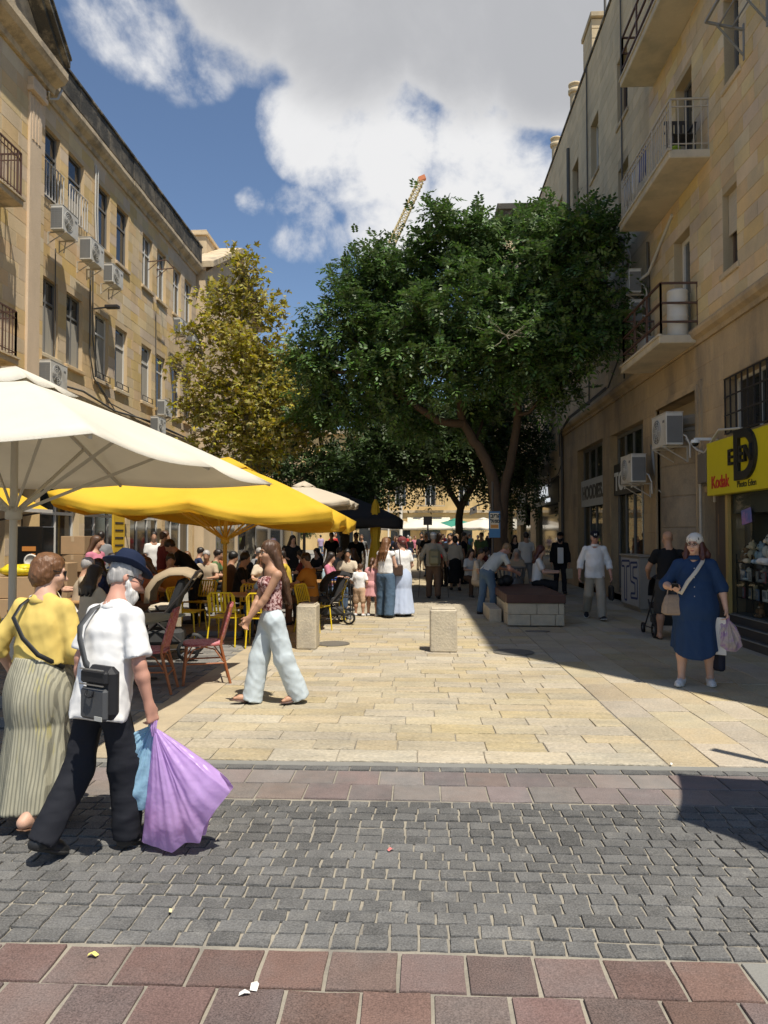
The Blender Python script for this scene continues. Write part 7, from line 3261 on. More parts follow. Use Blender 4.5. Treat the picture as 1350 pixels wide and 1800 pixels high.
m.box(OP(.05, .097, -.004), (.04, .006, .028), M=Matrix((Vector(OJ['hfr'][0]), Vector(OJ['hfr'][1]), Vector(OJ['hfr'][2]))).transposed().to_4x4())
m.box(OP(-.0, .102, -.004), (.03, .006, .02), M=Matrix((Vector(OJ['hfr'][0]), Vector(OJ['hfr'][1]), Vector(OJ['hfr'][2]))).transposed().to_4x4())
m.build('glasses', blackG, om)
# shoulder bag on his back
OM = wm(om)
hipb = Vector(OJ['hip']) + Vector(OJ['up']) * .06
bagM = cloth('grey_nylon', (.075, .077, .08), .0008, 300, rough=.6)
bagD = cloth('dark_nylon', (.022, .022, .024), .0008, 300, rough=.5)
sb = empty('shoulder_bag', OM @ (hipb + Vector((.23, -.19, .0))), om.rotation_euler.z, 'dark grey nylon shoulder bag on the back of the old man', 'bag')
m = MB()
m.box((0, 0, 0), (.215, .085, .27), ch=.034)
m.build('main_pouch', bagD, sb)
m = MB()
m.box((0, -.05, -.05), (.195, .035, .16), ch=.017)
m.build('front_pocket', bagM, sb)
m = MB()
m.box((0, -.05, .085), (.20, .03, .07), ch=.012)
m.build('top_pocket', bagD, sb)
m = MB()
m.bar((-.09, -.07, .125), (.09, -.07, .125), .006)
m.bar((-.09, -.07, .048), (.09, -.07, .048), .006)
m.build('zip', M_('zip_metal', (.3, .3, .3), .3, metal=.8), sb)
m = MB()
m.box((.06, -.075, -.115), (.055, .004, .022))
m.build('label_tag', M_('tag_silver', (.45, .45, .42), .4), sb)
m = MB()
m.tube([(-.03, -.075, .02), (-.03, -.082, -.005), (0, -.084, -.012), (.02, -.082, -.005), (.02, -.075, .02)], .006, 6)
m.build('d_ring', bagD, sb)
SBM = wm(sb)
inv = SBM.inverted()
shL = Vector(OJ['shL']) * .45 + Vector(OJ['neck']) * .55
up_ = Vector(OJ['up'])
back = -Vector(OJ['fwd'])
pth = [OM @ (shL + Vector((0, .10, -.03))), OM @ (shL + up_ * .032), OM @ (shL + back * .10 - up_ * .02), OM @ (shL + back * .165 - up_ * .12), OM @ (Vector(OJ['chest']) + back * .185 + Vector((-.04, 0, -.05))), OM @ (Vector(OJ['waist']) + back * .19 + Vector((.06, 0, -.0))), SBM @ Vector((-.10, -.01, .12))]
ribbon([inv @ p for p in pth], .045, M_('bag_strap', (.07, .072, .074), .7), sb, 'strap', nrm=[(0, 0, 1), (0, -.5, 1), (0, -1, .6), (0, -1, .2), (0, -1, 0), (0, -1, 0), (0, -1, 0)])

# plastic bags in his hand
hand = OM @ (Vector(OJ['wrR']) + (Vector(OJ['wrR']) - Vector(OJ['elR'])).normalized() * .125)


def fan_bag(name, label, mat, top, pts, thick, pleat, npl, y0=0.0, seed=1, handle=True):
    """thin carrier bag hanging from the hand: pts = outline of its lower edge (x, z) from the grip"""
    e = empty(name, top, 0, label, 'bag')
    r = np.random.default_rng(seed)
    m = MB()
    nu, nv = 60, 22
    pts = [Vector((p[0], 0, p[1])) for p in pts]
    seg = [0]
    for i in range(1, len(pts)):
        seg.append(seg[-1] + (pts[i] - pts[i - 1]).length)
    ph = r.uniform(0, 6, 4)

    def edge(u):
        d = u * seg[-1]
        for i in range(1, len(pts)):
            if d <= seg[i] + 1e-9:
                return pts[i - 1].lerp(pts[i], (d - seg[i - 1]) / (seg[i] - seg[i - 1]))
        return pts[-1]
    V, F = [], []
    for side in (-1, 1):
        for i in range(nu + 1):
            u = i / nu
            p = edge(u)
            for j in range(nv + 1):
                v = j / nv
                w = math.sin(PI * u) ** .5 * (v ** .8) * (1 - .55 * max(0, v - .8) / .2)
                pl = pleat * (math.sin(u * npl + ph[0]) + .6 * math.sin(u * npl * 2.3 + ph[1]) + .35 * math.sin(u * npl * 5.1 + ph[2])) * min(1, v * 3) * (1 - .35 * v)
                crk = .004 * math.sin(v * 23 + u * 31 + ph[3]) * v
                sag = .018 * math.sin(PI * v) * math.sin(u * 9 + side)
                V.append((p.x * v + sag * .3, y0 + side * thick * w + pl + crk, p.z * v))
    o = (nu + 1) * (nv + 1)
    for k in (0, 1):
        for i in range(nu):
            for j in range(nv):
                a = k * o + i * (nv + 1) + j
                q = (a, a + 1, a + nv + 2, a + nv + 1)
                F.append(q if k else q[::-1])
    m.add(V, F, True)
    m.build('bag_film', mat, e)
    if handle:
        h = MB()
        for k in range(3):
            h.tube([(-.012 + k * .012, y0, .035), (-.014 + k * .012, y0 - .012, 0), (-.01 + k * .01, y0, -.05)], .006, 5)
        h.build('handle', mat, e)
    return e


purp = M_('purple_film', (.70, .47, .84), .30, .10, 5, .008, 14, bdet=2, trans=.5, spec=.6, space='obj')
bluF = M_('blue_film', (.36, .60, .78), .30, .10, 5, .008, 14, bdet=2, trans=.35, spec=.6, space='obj')
pbag = fan_bag('carrier_bag', 'purple plastic carrier bag bulging with shopping in old man\'s hand', purp, hand, [(-.065, -.62), (.03, -.635), (.12, -.655), (.19, -.60), (.27, -.60), (.29, -.52), (.34, -.44), (.43, -.33), (.36, -.24)], .115, .008, 14, 0, 2)
for (x, z, rr, c, nm_) in ((.02, -.50, (.05, .028, .075), (.75, .12, .35), 'pink_pack'), (.16, -.50, (.05, .03, .05), (.75, .35, .10), 'orange_pack'), (.26, -.36, (.045, .03, .05), (.2, .5, .35), 'green_pack'), (.21, -.42, (.04, .03, .05), (.7, .05, .12), 'red_pack')):
    m = MB()
    m.box((x, 0, z), (rr[0] * 2, rr[1] * 2, rr[2] * 2), ch=.02)
    m.build(nm_, M_(nm_, c, .5), pbag)
fan_bag('carrier_bag', 'light blue plastic carrier bag behind the purple one', bluF, hand + Vector((-.03, .05, -.0)), [(-.14, -.06), (-.155, -.20), (-.125, -.45), (-.04, -.46), (.05, -.40)], .06, .008, 16, 0, 5)

# --- woman in yellow blouse beside him
yw, YJ, YP = person('woman in yellow blouse and long striped skirt, seen from behind', G(66, 1446), 14, 1.55, True, 'fair', HERO, lean=4, twist=-6,
                    legs={'L': (10, 8, 2, 0), 'R': (-8, 14, 2, -15)}, arms={'L': ('rel', (-.13, .05, -.45), (-.6, -1, 0)), 'R': ('rel', (.10, .14, -.46))}, head=(48, 6, 3), wide=1.02, fat=1.0,
                    top=dict(mat=YELB, sleeve=1.35, ease=.035, hem=.10, collar=.0, lapel=1, amp=.009, freq=12, sflare=1.1, name='blouse'),
                    bottom=dict(kind='skirt', mat=STRIPE, hem=.12, r=.225, rw=.155, nf=7, wav=.10, amp=.007, freq=10, flat=1.05, name='skirt', hipb=1.1), hair=dict(kind='bob', col='auburn'), shoe=dict(kind='sandal', mat=M_('tan_leather', (.14, .075, .045), .6)), curl=40, seed=9)
m = MB()
Mh = Matrix((Vector(YJ['hfr'][0]), Vector(YJ['hfr'][1]), Vector(YJ['hfr'][2]))).transposed().to_4x4()
m.tube([YP(.082, -.005, .01), YP(.075, .06, .008)], .0035, 5)
m.box(YP(.032, .098, .0), (.05, .008, .036), M=Mh, ch=.003)
m.box(YP(-.03, .10, .0), (.05, .008, .036), M=Mh, ch=.003)
m.build('sunglasses', blackG, yw)
up_, back = Vector(YJ['up']), -Vector(YJ['fwd'])
a = Vector(YJ['shL']) * .5 + Vector(YJ['neck']) * .5
pth = [a + Vector((0, .1, -.05)), a + up_ * .04, a + back * .105 - up_ * .02, Vector(YJ['chest']) + back * .165 + Vector((-.07, 0, .04)), Vector(YJ['chest']) + back * .165 + Vector((.0, 0, -.08)), Vector(YJ['waist']) + back * .14 + Vector((.10, 0, .0)), Vector(YJ['waist']) + Vector((.185, -.02, -.08))]
ribbon(pth, .028, M_('black_strap', (.02, .02, .02), .5), yw, 'bag_strap', nrm=[(0, 0, 1), (0, -.4, 1), (0, -1, .5), (0, -1, .1), (.1, -1, 0), (.5, -1, 0), (1, -.2, 0)])

# --- young woman crossing
ww, WJ, WP = person('young woman in floral camisole and pale wide jeans crossing the street', G(478, 1236), -120, 1.63, True, 'tan', HERO, lean=1, twist=-4,
                    legs={'R': (15, 4, 2, 10), 'L': (-13, 10, 2, -4)}, arms={'R': ('abs', (.03, .24, .865), (.6, -1, 0)), 'L': ('abs', (-.015, .25, .875), (-.6, -1, 0))}, head=(-4, 3, 0), wide=.97,
                    top=dict(mat=FLOR, kind='cami', ease=.012, hem=.075, amp=.004, freq=16, name='camisole'), bust=1.0,
                    bottom=dict(kind='trousers', mat=JEAN, ease=.018, flare=1.7, amp=.006, freq=15, len=.045, drop=.04, name='jeans'), hair=dict(kind='long', col='brown', len=.56, front=(1,)), shoe=dict(kind='sandal', mat=M_('brown_sandal', (.09, .05, .04), .6)),
                    face_bits=True, curl=45, palm={'R': vec(-1, -.2, .2), 'L': vec(1, -.2, .2)}, seed=21)

# --- woman in the navy dress
bw, BJ, BP_ = person('woman in navy shirt dress and patterned headscarf holding a phone', G(1224, 1203), -158, 1.69, True, 'fair', HERO, lean=0, twist=0,
                     legs={'R': (7, 4, 5, 0), 'L': (-3, 4, 4, 0)}, arms={'R': ('rel', (.06, .25, -.27), (.7, -.6, -.6)), 'L': ('rel', (-.15, .04, -.50), (-.6, -1, 0))}, head=(14, 2, 0), wide=1.24, fat=1.14, bust=1.2,
                     top=dict(mat=NAVYD, sleeve=1.22, ease=.03, hem=-.04, collar=.0, lapel=1, amp=.007, freq=11, belly=.035, name='dress', hemw=1.12,
                     dress=dict(hem=.36, r=.27, rw=.165, nf=6, wav=.06, flat=1.1, curve=.055, hipb=.9)), hair=dict(kind='long', col='red', len=.20, front=(-1, 1)),
                     hat=dict(kind='scarf', mat=cloth('spotted_scarf', (.62, .58, .52), col2=(.05, .05, .05), c2scale=30, c2lo=.6, c2hi=.64)), shoe=dict(mat=SHOEW, sole=SOLEW), face_bits=True, curl={'R': 55, 'L': 70}, palm={'R': vec(-.3, -.6, 1), 'L': vec(1, .1, 0)}, seed=31)
m = MB()
for sd in (-1, 1):
    m.tube([BP_(sd * .032 + .022 * math.cos(t), .106, .002 + .014 * math.sin(t)) for t in np.linspace(0, 2 * PI, 13)], .0025, 5, False)
    m.tube([BP_(sd * .053, .10, .006), BP_(sd * .078, 0, .006)], .002, 4)
m.tube([BP_(-.01, .108, .005), BP_(.01, .108, .005)], .002, 4)
m.build('glasses', blackG, bw)
m = MB()
for k in range(9):
    z = .42 + k * .105
    yy = .0
    m.ball((0.0, .175 + (.03 if .9 < z < 1.2 else 0.0), z + .08), .006, 6, 5)
m.build('button', M_('pearl_button', (.6, .58, .52), .3), bw)
BM = wm(bw)
hR = Vector(BJ['wrR']) + (Vector(BJ['wrR']) - Vector(BJ['elR'])).normalized() * .10
ph = MB()
ph.box((0, 0, 0), (.075, .155, .01), ch=.003)
e = empty('phone', BM @ (hR + Vector((0, .02, .035))), bw.rotation_euler.z, 'black mobile phone in the hand of the woman in navy', 'phone')
o = ph.build('casing', blackG, e)
o.rotation_euler = (R(35), 0, 0)
hb = empty('handbag', BM @ Vector((.235, .14, .80)), bw.rotation_euler.z + .3, 'taupe woven handbag on a pale strap across the navy dress', 'bag')
taup = M_('taupe_weave', (.31, .235, .175), .7, .15, 40, .004, 80, space='obj', wave=('Z', 22, (.22, .165, .12), 1))
m = MB()
V, F = [], []
for (w, d, z) in ((.085, .045, 0), (.12, .06, .02), (.115, .058, .10), (.085, .04, .20), (.07, .02, .23)):
    V += [(w * sx * (1 if abs(sy) < 2 else 1), d * sy, z) for sx, sy in ((-1, -.6), (-.7, -1), (.7, -1), (1, -.6), (1, .6), (.7, 1), (-.7, 1), (-1, .6))]
for j in range(4):
    F += [(j * 8 + k, j * 8 + (k + 1) % 8, (j + 1) * 8 + (k + 1) % 8, (j + 1) * 8 + k) for k in range(8)]
F += [tuple(range(8))[::-1], tuple(range(32, 40))]
m.add(V, F, False)
m.build('pouch', taup, hb)
m = MB()
m.tube([(-.06, 0, .22), (-.05, 0, .31), (.0, 0, .34), (.05, 0, .31), (.06, 0, .22)], .008, 6)
m.build('handle', taup, hb)
HBi = wm(hb).inverted()
shl = Vector(BJ['shL']) * .6 + Vector(BJ['neck']) * .4
pth = [shl + Vector((0, -.12, -.06)), shl + Vector((0, -.02, .075)), shl + Vector((.02, .115, .0)), Vector(BJ['chest']) + Vector((-.02, .225, .03)), Vector(BJ['waist']) + Vector((.07, .235, .10)), Vector(BJ['waist']) + Vector((.14, .22, -.03)), wm(bw).inverted() @ (wm(hb) @ Vector((0, 0, .30)))]
ribbon([HBi @ (BM @ p) for p in pth], .042, M_('cream_strap', (.50, .46, .39), .7), hb, 'strap', nrm=[tuple(HBi.to_3x3() @ (BM.to_3x3() @ Vector(v))) for v in ((0, -.6, 1), (0, .2, 1), (0, 1, .5), (0, 1, .1), (0, 1, 0), (.2, 1, 0), (.3, 1, 0))])
hL = BM @ (Vector(BJ['wrL']) + (Vector(BJ['wrL']) - Vector(BJ['elL'])).normalized() * .11)
prnt = M_('colour_print_film', (.55, .45, .40), .4, .5, 9, .003, 40, col2=(.25, .10, .35), c2scale=9, trans=.2, space='obj')
fan_bag('carrier_bag', 'colourful printed carrier bag in the hand of woman in navy', prnt, hL, [(-.08, -.06), (-.10, -.30), (-.02, -.36), (.08, -.37), (.15, -.30), (.10, -.10)], .06, .008, 18, 0, 8)
m = MB()
m.box((0, 0, -.2), (.014, .13, .42), ch=.004)
o = m.build('paper_bag', M_('white_paper', (.62, .6, .56), .7), None, hL + Vector((-.08, .02, .0)), (0, 0, .9))
tag(o, 'flat white paper bag beside the printed carrier bag', 'bag')
m = MB()
m.box((0, 0, -.42), (.10, .2, .34), ch=.03)
m.tube([(0, -.06, -.26), (0, -.03, -.02), (0, .03, -.02), (0, .06, -.26)], .008, 6)
o = m.build('tote_bag', M_('navy_tote', (.012, .014, .028), .8), None, hL + Vector((-.06, .16, -.02)), (0, 0, .4))
tag(o, 'dark navy tote bag hanging low behind the white paper bag', 'bag')

# --- man in black with the pushchair
kb, KJ, KP = person('shaven headed man in black shirt and shorts pushing a pushchair', G(1178, 1126), 3, 1.75, False, 'tan', .012, lean=5, legs={'L': (14, 8, 3, 5), 'R': (-14, 14, 3, -14)},
                    arms={'R': ('rel', (.05, .34, -.36), (.7, -1, 0)), 'L': ('rel', (-.05, .34, -.36), (-.7, -1, 0))}, head=(-6, 4, 0), wide=1.12, fat=1.08,
                    top=dict(mat=BLKT, sleeve=.62, ease=.028, hem=-.05, collar=.0), bottom=dict(kind='shorts', mat=GRYS, ease=.03, len=.05), shoe=dict(kind='sandal', mat=SHOEK), seed=41)
# --- man in white shirt and dark cap
wk, WKJ, WKP = person('man in loose white shirt, khaki trousers and dark cap walking forward', G(1046, 1089), 186, 1.76, False, 'ruddy', .012, lean=3, legs={'L': (13, 6, 3, 8), 'R': (-14, 22, 3, -22)},
                      arms={'R': ('rel', (.12, .02, -.50)), 'L': ('rel', (-.12, .06, -.50))}, head=(0, 10, 0), wide=1.03, fat=1.0,
                      top=dict(mat=WHITE, sleeve=1.55, ease=.035, hem=-.10, collar=.0, lapel=1, belly=.02, sflare=1.1), bottom=dict(kind='trousers', mat=KHAK, ease=.026, flare=1.15, hipr=.88), hair=dict(kind='short', col='grey'),
                      hat=dict(kind='cap', mat=cloth('dark_cap', (.012, .012, .018))), shoe=dict(mat=SHOEK, sole=SOLEW), face_bits=True, seed=51)
lm = MB()
c = WKP(0, .094, .075)
hxv, huv = Vector(WKJ['hfr'][0]), Vector(WKJ['hfr'][2])
for (a, b) in (((-.02, -.018), (-.02, .018)), ((-.02, .018), (0, -.006)), ((0, -.006), (.02, .018)), ((.02, .018), (.02, -.018))):
    lm.bar(Vector(c) + hxv * a[0] + huv * a[1], Vector(c) + hxv * b[0] + huv * b[1], .008, .012, up=tuple(WKJ['hfr'][1]))
lm.build('cap_emblem', sgW, wk)
hw_ = wm(wk) @ (Vector(WKJ['wrL']) + Vector((0, .02, -.10)))
m = MB()
m.box((0, 0, -.26), (.07, .24, .30), ch=.03)
m.tube([(0, -.07, -.12), (0, -.04, 0), (0, .04, 0), (0, .07, -.12)], .008, 6)
tag(m.build('black_bag', black, None, hw_), 'black bag carried by the man in white shirt', 'bag')
# --- man in dark jacket
jk, JJ, JP = person('bearded man in open black jacket and white shirt walking by dark shop', G(985, 1044), 186, 1.75, False, 'tan', .016, legs={'L': (10, 5, 2, 5), 'R': (-10, 12, 2, -12)}, head=(8, 4, 0),
                    top=dict(mat=BLKT, sleeve=1.9, ease=.04, hem=-.12, collar=.02, name='jacket'), bottom=dict(kind='trousers', mat=NAVYT), hair=dict(kind='short', col='black'), beard=('black', .07), hat=dict(kind='cap', mat=BLKT), shoe=dict(mat=SHOEK), seed=61)
m = MB()
m.box((0, .155, 1.12), (.17, .04, .46), ch=.018)
m.build('shirt_front', WHITE, jk)
hj = wm(jk) @ (Vector(JJ['wrL']) + Vector((0, 0, -.1)))
m = MB()
m.box((0, 0, -.2), (.2, .1, .3), ch=.015)
m.tube([(-.05, 0, -.05), (0, 0, .01), (.05, 0, -.05)], .006, 5)
tag(m.build('paper_bag', M_('beige_paper', (.42, .36, .24), .7), None, hj), 'beige paper bag carried by the man in black jacket', 'bag')
# --- bending man by the bench
bd, DJ, DP = person('man in pale shirt and jeans bending down over the litter bin', G(856, 1080), 62, 1.72, False, 'ruddy', .014, lean=46, legs={'L': (-4, 6, 3, 0), 'R': (12, 12, 3, 0)}, arms={'R': ('rel', (.04, .30, -.36)), 'L': ('rel', (-.02, .30, -.30))}, head=(0, 18, 0), wide=1.08,
                    top=dict(mat=cloth('pale_grey_shirt', (.42, .44, .42)), sleeve=.7, ease=.03, hem=-.04), bottom=dict(kind='trousers', mat=DENIM, ease=.024), hair=dict(kind='short', col='fairb'), shoe=dict(mat=SHOEK), seed=71)
# --- group with children
person('small boy in white shirt and pale shorts beside the girl in pink', G(632, 1083), 10, 1.08, False, 'tan', .013, legs={'L': (4, 4, 4, 0), 'R': (-2, 4, 4, 0)}, arms={'L': ('rel', (-.04, .22, -.30)), 'R': ('rel', (.08, .06, -.48))}, head=(-40, 8, 0), wide=1.2, fat=1.1,
       top=dict(mat=WHITE, sleeve=.8, ease=.03, hem=-.03), bottom=dict(kind='shorts', mat=cloth('peach_shorts', (.55, .38, .25)), ease=.03, len=-.01), hair=dict(kind='short', col='brown'), shoe=dict(mat=SHOEW), seed=81)
person('girl in pink dress with long ponytail holding a woman by the arm', G(655, 1083), 5, 1.20, True, 'tan', .013, legs={'L': (4, 4, 3, 0), 'R': (-3, 4, 3, 0)}, arms={'R': ('rel', (.18, .15, -.30)), 'L': ('rel', (-.1, .05, -.45))}, head=(10, 6, 0), wide=1.15,
       top=dict(mat=cloth('pink_dress', (.60, .30, .30)), sleeve=.3, ease=.025, hem=-.02, name='dress_bodice'), bottom=dict(kind='skirt', mat=cloth('pink_dress', (.60, .30, .30)), hem=.42, r=.19, nf=7, wav=.06, name='dress_skirt'), hair=dict(kind='pony', col='brown'), shoe=dict(mat=SHOEW), seed=82)
person('woman in sleeveless white top and blue jeans standing with the children', G(678, 1085), 25, 1.62, True, 'fair', .013, legs={'L': (6, 4, 4, 0), 'R': (-4, 6, 4, 0)}, arms={'L': ('rel', (-.10, .20, -.42)), 'R': ('rel', (.02, .25, -.40))}, head=(25, 16, 0), wide=1.05,
       top=dict(mat=WHITE, sleeve=.12, ease=.025, hem=.03), bottom=dict(kind='trousers', mat=DENIM, ease=.04, flare=1.3), hair=dict(kind='long', col='auburn', len=.4), shoe=dict(mat=SHOEK), seed=83)
sk_, SKJ, SKP = person('woman in white top and long pale blue skirt with dark red headscarf', G(707, 1083), -28, 1.63, True, 'fair', .013, legs={'L': (3, 4, 3, 0), 'R': (-3, 4, 3, 0)}, arms={'L': ('rel', (-.02, .28, -.34)), 'R': ('rel', (.05, .20, -.42))}, head=(-35, 12, 0), wide=1.12,
                       top=dict(mat=WHITE, sleeve=.7, ease=.035, hem=.0), bottom=dict(kind='skirt', mat=cloth('pale_blue_skirt', (.46, .53, .68)), hem=.06, r=.27, nf=7, wav=.08, name='skirt'), hair=dict(kind='bob', col='red'), hat=dict(kind='scarf', mat=cloth('maroon_scarf', (.16, .045, .045))), shoe=dict(mat=SHOEK), seed=84)
m = MB()
m.box((0, 0, 0), (.26, .10, .24), ch=.03)
m.tube([(-.08, 0, .1), (-.05, 0, .42), (.05, 0, .46), (.08, 0, .1)], .01, 6)
tag(m.build('handbag', M_('brown_bag', (.06, .035, .025), .6), None, wm(sk_) @ Vector((-.20, -.16, .98)), (0, 0, .5)), 'dark brown handbag on the back of woman in pale blue skirt', 'bag')
# --- man with rucksack
bp, PJ, PPn = person('man in khaki shirt and white cap walking away with a rucksack', G(762, 1052), 2, 1.74, False, 'tan', .016, lean=3, legs={'L': (9, 6, 3, 0), 'R': (-10, 12, 3, -10)}, arms={'R': ('rel', (.16, .12, -.46)), 'L': ('rel', (-.16, .12, -.46))}, wide=1.12,
                     top=dict(mat=cloth('khaki_shirt', (.36, .32, .25)), sleeve=1.6, ease=.04, hem=-.08), bottom=dict(kind='trousers', mat=cloth('brown_trousers', (.15, .095, .06)), ease=.03), hair=dict(kind='short', col='grey'), hat=dict(kind='cap', mat=WHITE), shoe=dict(mat=SHOEK), seed=85)
e = empty('rucksack', wm(bp) @ Vector((.03, -.25, 1.12)), 0, 'olive rucksack on the back of the man in khaki', 'rucksack')
m = MB()
m.box((0, 0, 0), (.30, .18, .44), ch=.06)
m.build('main_sack', M_('olive_canvas', (.22, .20, .12), .85, .1, space='obj'), e)
m = MB()
m.box((0, -.11, -.08), (.22, .07, .2), ch=.03)
m.build('pocket', M_('olive_canvas2', (.27, .25, .15), .85, .1, space='obj'), e)
for sd, nm_ in ((-1, 'left'), (1, 'other')):
    m = MB()
    hnd = wm(bp) @ (Vector(PJ['wr' + ('L' if sd < 0 else 'R')]) + Vector((0, .03, -.08)))
    m.tube([(hnd.x, hnd.y, hnd.z + .05), (hnd.x + sd * .06, hnd.y + .1, .01)], [.012, .008], 6)
    o = m.build('walking_pole', ironD)
    tag(o, 'thin dark walking pole held by the man with rucksack', 'walking pole', 'pair of walking poles')

# ------------------------------------------------------------------ diners and passers-by: six figures, copied and re-dressed
CR = .024
cw = cloth('plain_white', (.66, .64, .60))
SIT = {'L': (84, 84, 6, 0), 'R': (80, 80, 6, 0)}
TBL = {'R': ('rel', (-.02, .34, -.26), (.6, -.6, -.6)), 'L': ('rel', (.02, .36, -.24), (-.6, -.6, -.6))}
ARCH = {}
ARCH['msit'] = person('x', (0, 0, 0), 0, 1.74, False, 'tan', CR, lean=8, legs=SIT, arms=TBL, seat=.45, head=(0, 12, 0), top=dict(mat=cw, sleeve=.7, ease=.03, hem=-.04), bottom=dict(kind='trousers', mat=NAVYT), hair=dict(kind='short', col='dark'), shoe=dict(mat=SHOEK), seed=101)[0]
ARCH['fsit'] = person('x', (0, 0, 0), 0, 1.64, True, 'fair', CR, lean=6, legs=SIT, arms=TBL, seat=.45, head=(0, 8, 0), top=dict(mat=cw, sleeve=.8, ease=.03, hem=-.04), bottom=dict(kind='trousers', mat=NAVYT), hair=dict(kind='long', col='brown', len=.3), shoe=dict(mat=SHOEK), bust=1, seed=102)[0]
ARCH['mstand'] = person('x', (0, 0, 0), 0, 1.76, False, 'tan', CR, legs={'L': (6, 5, 4, 0), 'R': (-4, 6, 4, 0)}, head=(15, 6, 0), top=dict(mat=cw, sleeve=.7, ease=.03, hem=-.08), bottom=dict(kind='trousers', mat=NAVYT), hair=dict(kind='short', col='dark'), shoe=dict(mat=SHOEK), seed=103)[0]
ARCH['fstand'] = person('x', (0, 0, 0), 0, 1.66, True, 'fair', CR, legs={'L': (6, 5, 4, 0), 'R': (-4, 6, 4, 0)}, arms={'R': ('rel', (.0, .25, -.3)), 'L': ('rel', (-.1, .04, -.5))}, head=(-20, 6, 0), top=dict(mat=cw, sleeve=.8, ease=.03, hem=-.04), bottom=dict(kind='trousers', mat=NAVYT, flare=1.3), hair=dict(kind='long', col='brown', len=.34), shoe=dict(mat=SHOEK), bust=1, seed=104)[0]
ARCH['mwalk'] = person('x', (0, 0, 0), 0, 1.74, False, 'tan', CR, lean=3, legs={'L': (20, 6, 3, 8), 'R': (-18, 14, 3, -18)}, arms={'R': ('rel', (.08, .2, -.48)), 'L': ('rel', (-.08, -.14, -.5))}, top=dict(mat=cw, sleeve=.75, ease=.03, hem=-.08), bottom=dict(kind='trousers', mat=NAVYT), hair=dict(kind='short', col='dark'), shoe=dict(mat=SHOEK), seed=105)[0]
ARCH['fskirt'] = person('x', (0, 0, 0), 0, 1.64, True, 'fair', CR, legs={'L': (10, 6, 3, 4), 'R': (-9, 10, 3, -8)}, top=dict(mat=cw, sleeve=1.5, ease=.03, hem=.02), bottom=dict(kind='skirt', mat=NAVYT, hem=.22, r=.24, name='skirt'), hair=dict(kind='bob', col='dark'), shoe=dict(mat=SHOEK), seed=106)[0]
A_USED = set()
COLS = dict(white=(.64, .62, .58), black=(.015, .015, .016), maroon=(.13, .022, .02), orange=(.42, .17, .025), pink=(.48, .17, .24), grey=(.2, .2, .2), blue=(.10, .17, .33), beige=(.42, .34, .24), green=(.1, .16, .07), cream=(.55, .47, .36), navy=(.02, .03, .07),
            red=(.42, .03, .03), lime=(.45, .55, .04), brown=(.13, .075, .045), olive=(.16, .15, .08), denim=(.08, .12, .19), teal=(.05, .2, .22), lilac=(.38, .3, .45), sky=(.35, .5, .58), yellow=(.5, .36, .05), rust=(.30, .10, .04))


def crowd(arch, px, Y, face, topc, botc, hairc, label, group, hat=None, x=None, z=0.0, sc=1.0):
    src = ARCH[arch]
    o = src if arch not in A_USED else copy_tree(src)
    A_USED.add(arch)
    o.location = (PY(px, 940, Y).x if x is None else x, Y, z)
    o.rotation_euler = (0, 0, -R(face))
    o.scale = (sc, sc, sc)
    tag(o, label, 'person', group)
    for ch in o.children:
        b = ch.name.split('.')[0]
        mt = None
        if b == 'shirt':
            mt = cloth('crowd_' + topc, COLS[topc])
        elif b in ('trousers', 'skirt'):
            mt = cloth('crowd_' + botc, COLS[botc])
        elif b == 'hair':
            mt = hairM[hairc]
        if mt is not None:
            ch.material_slots[0].link = 'OBJECT'
            ch.material_slots[0].material = mt
    return o


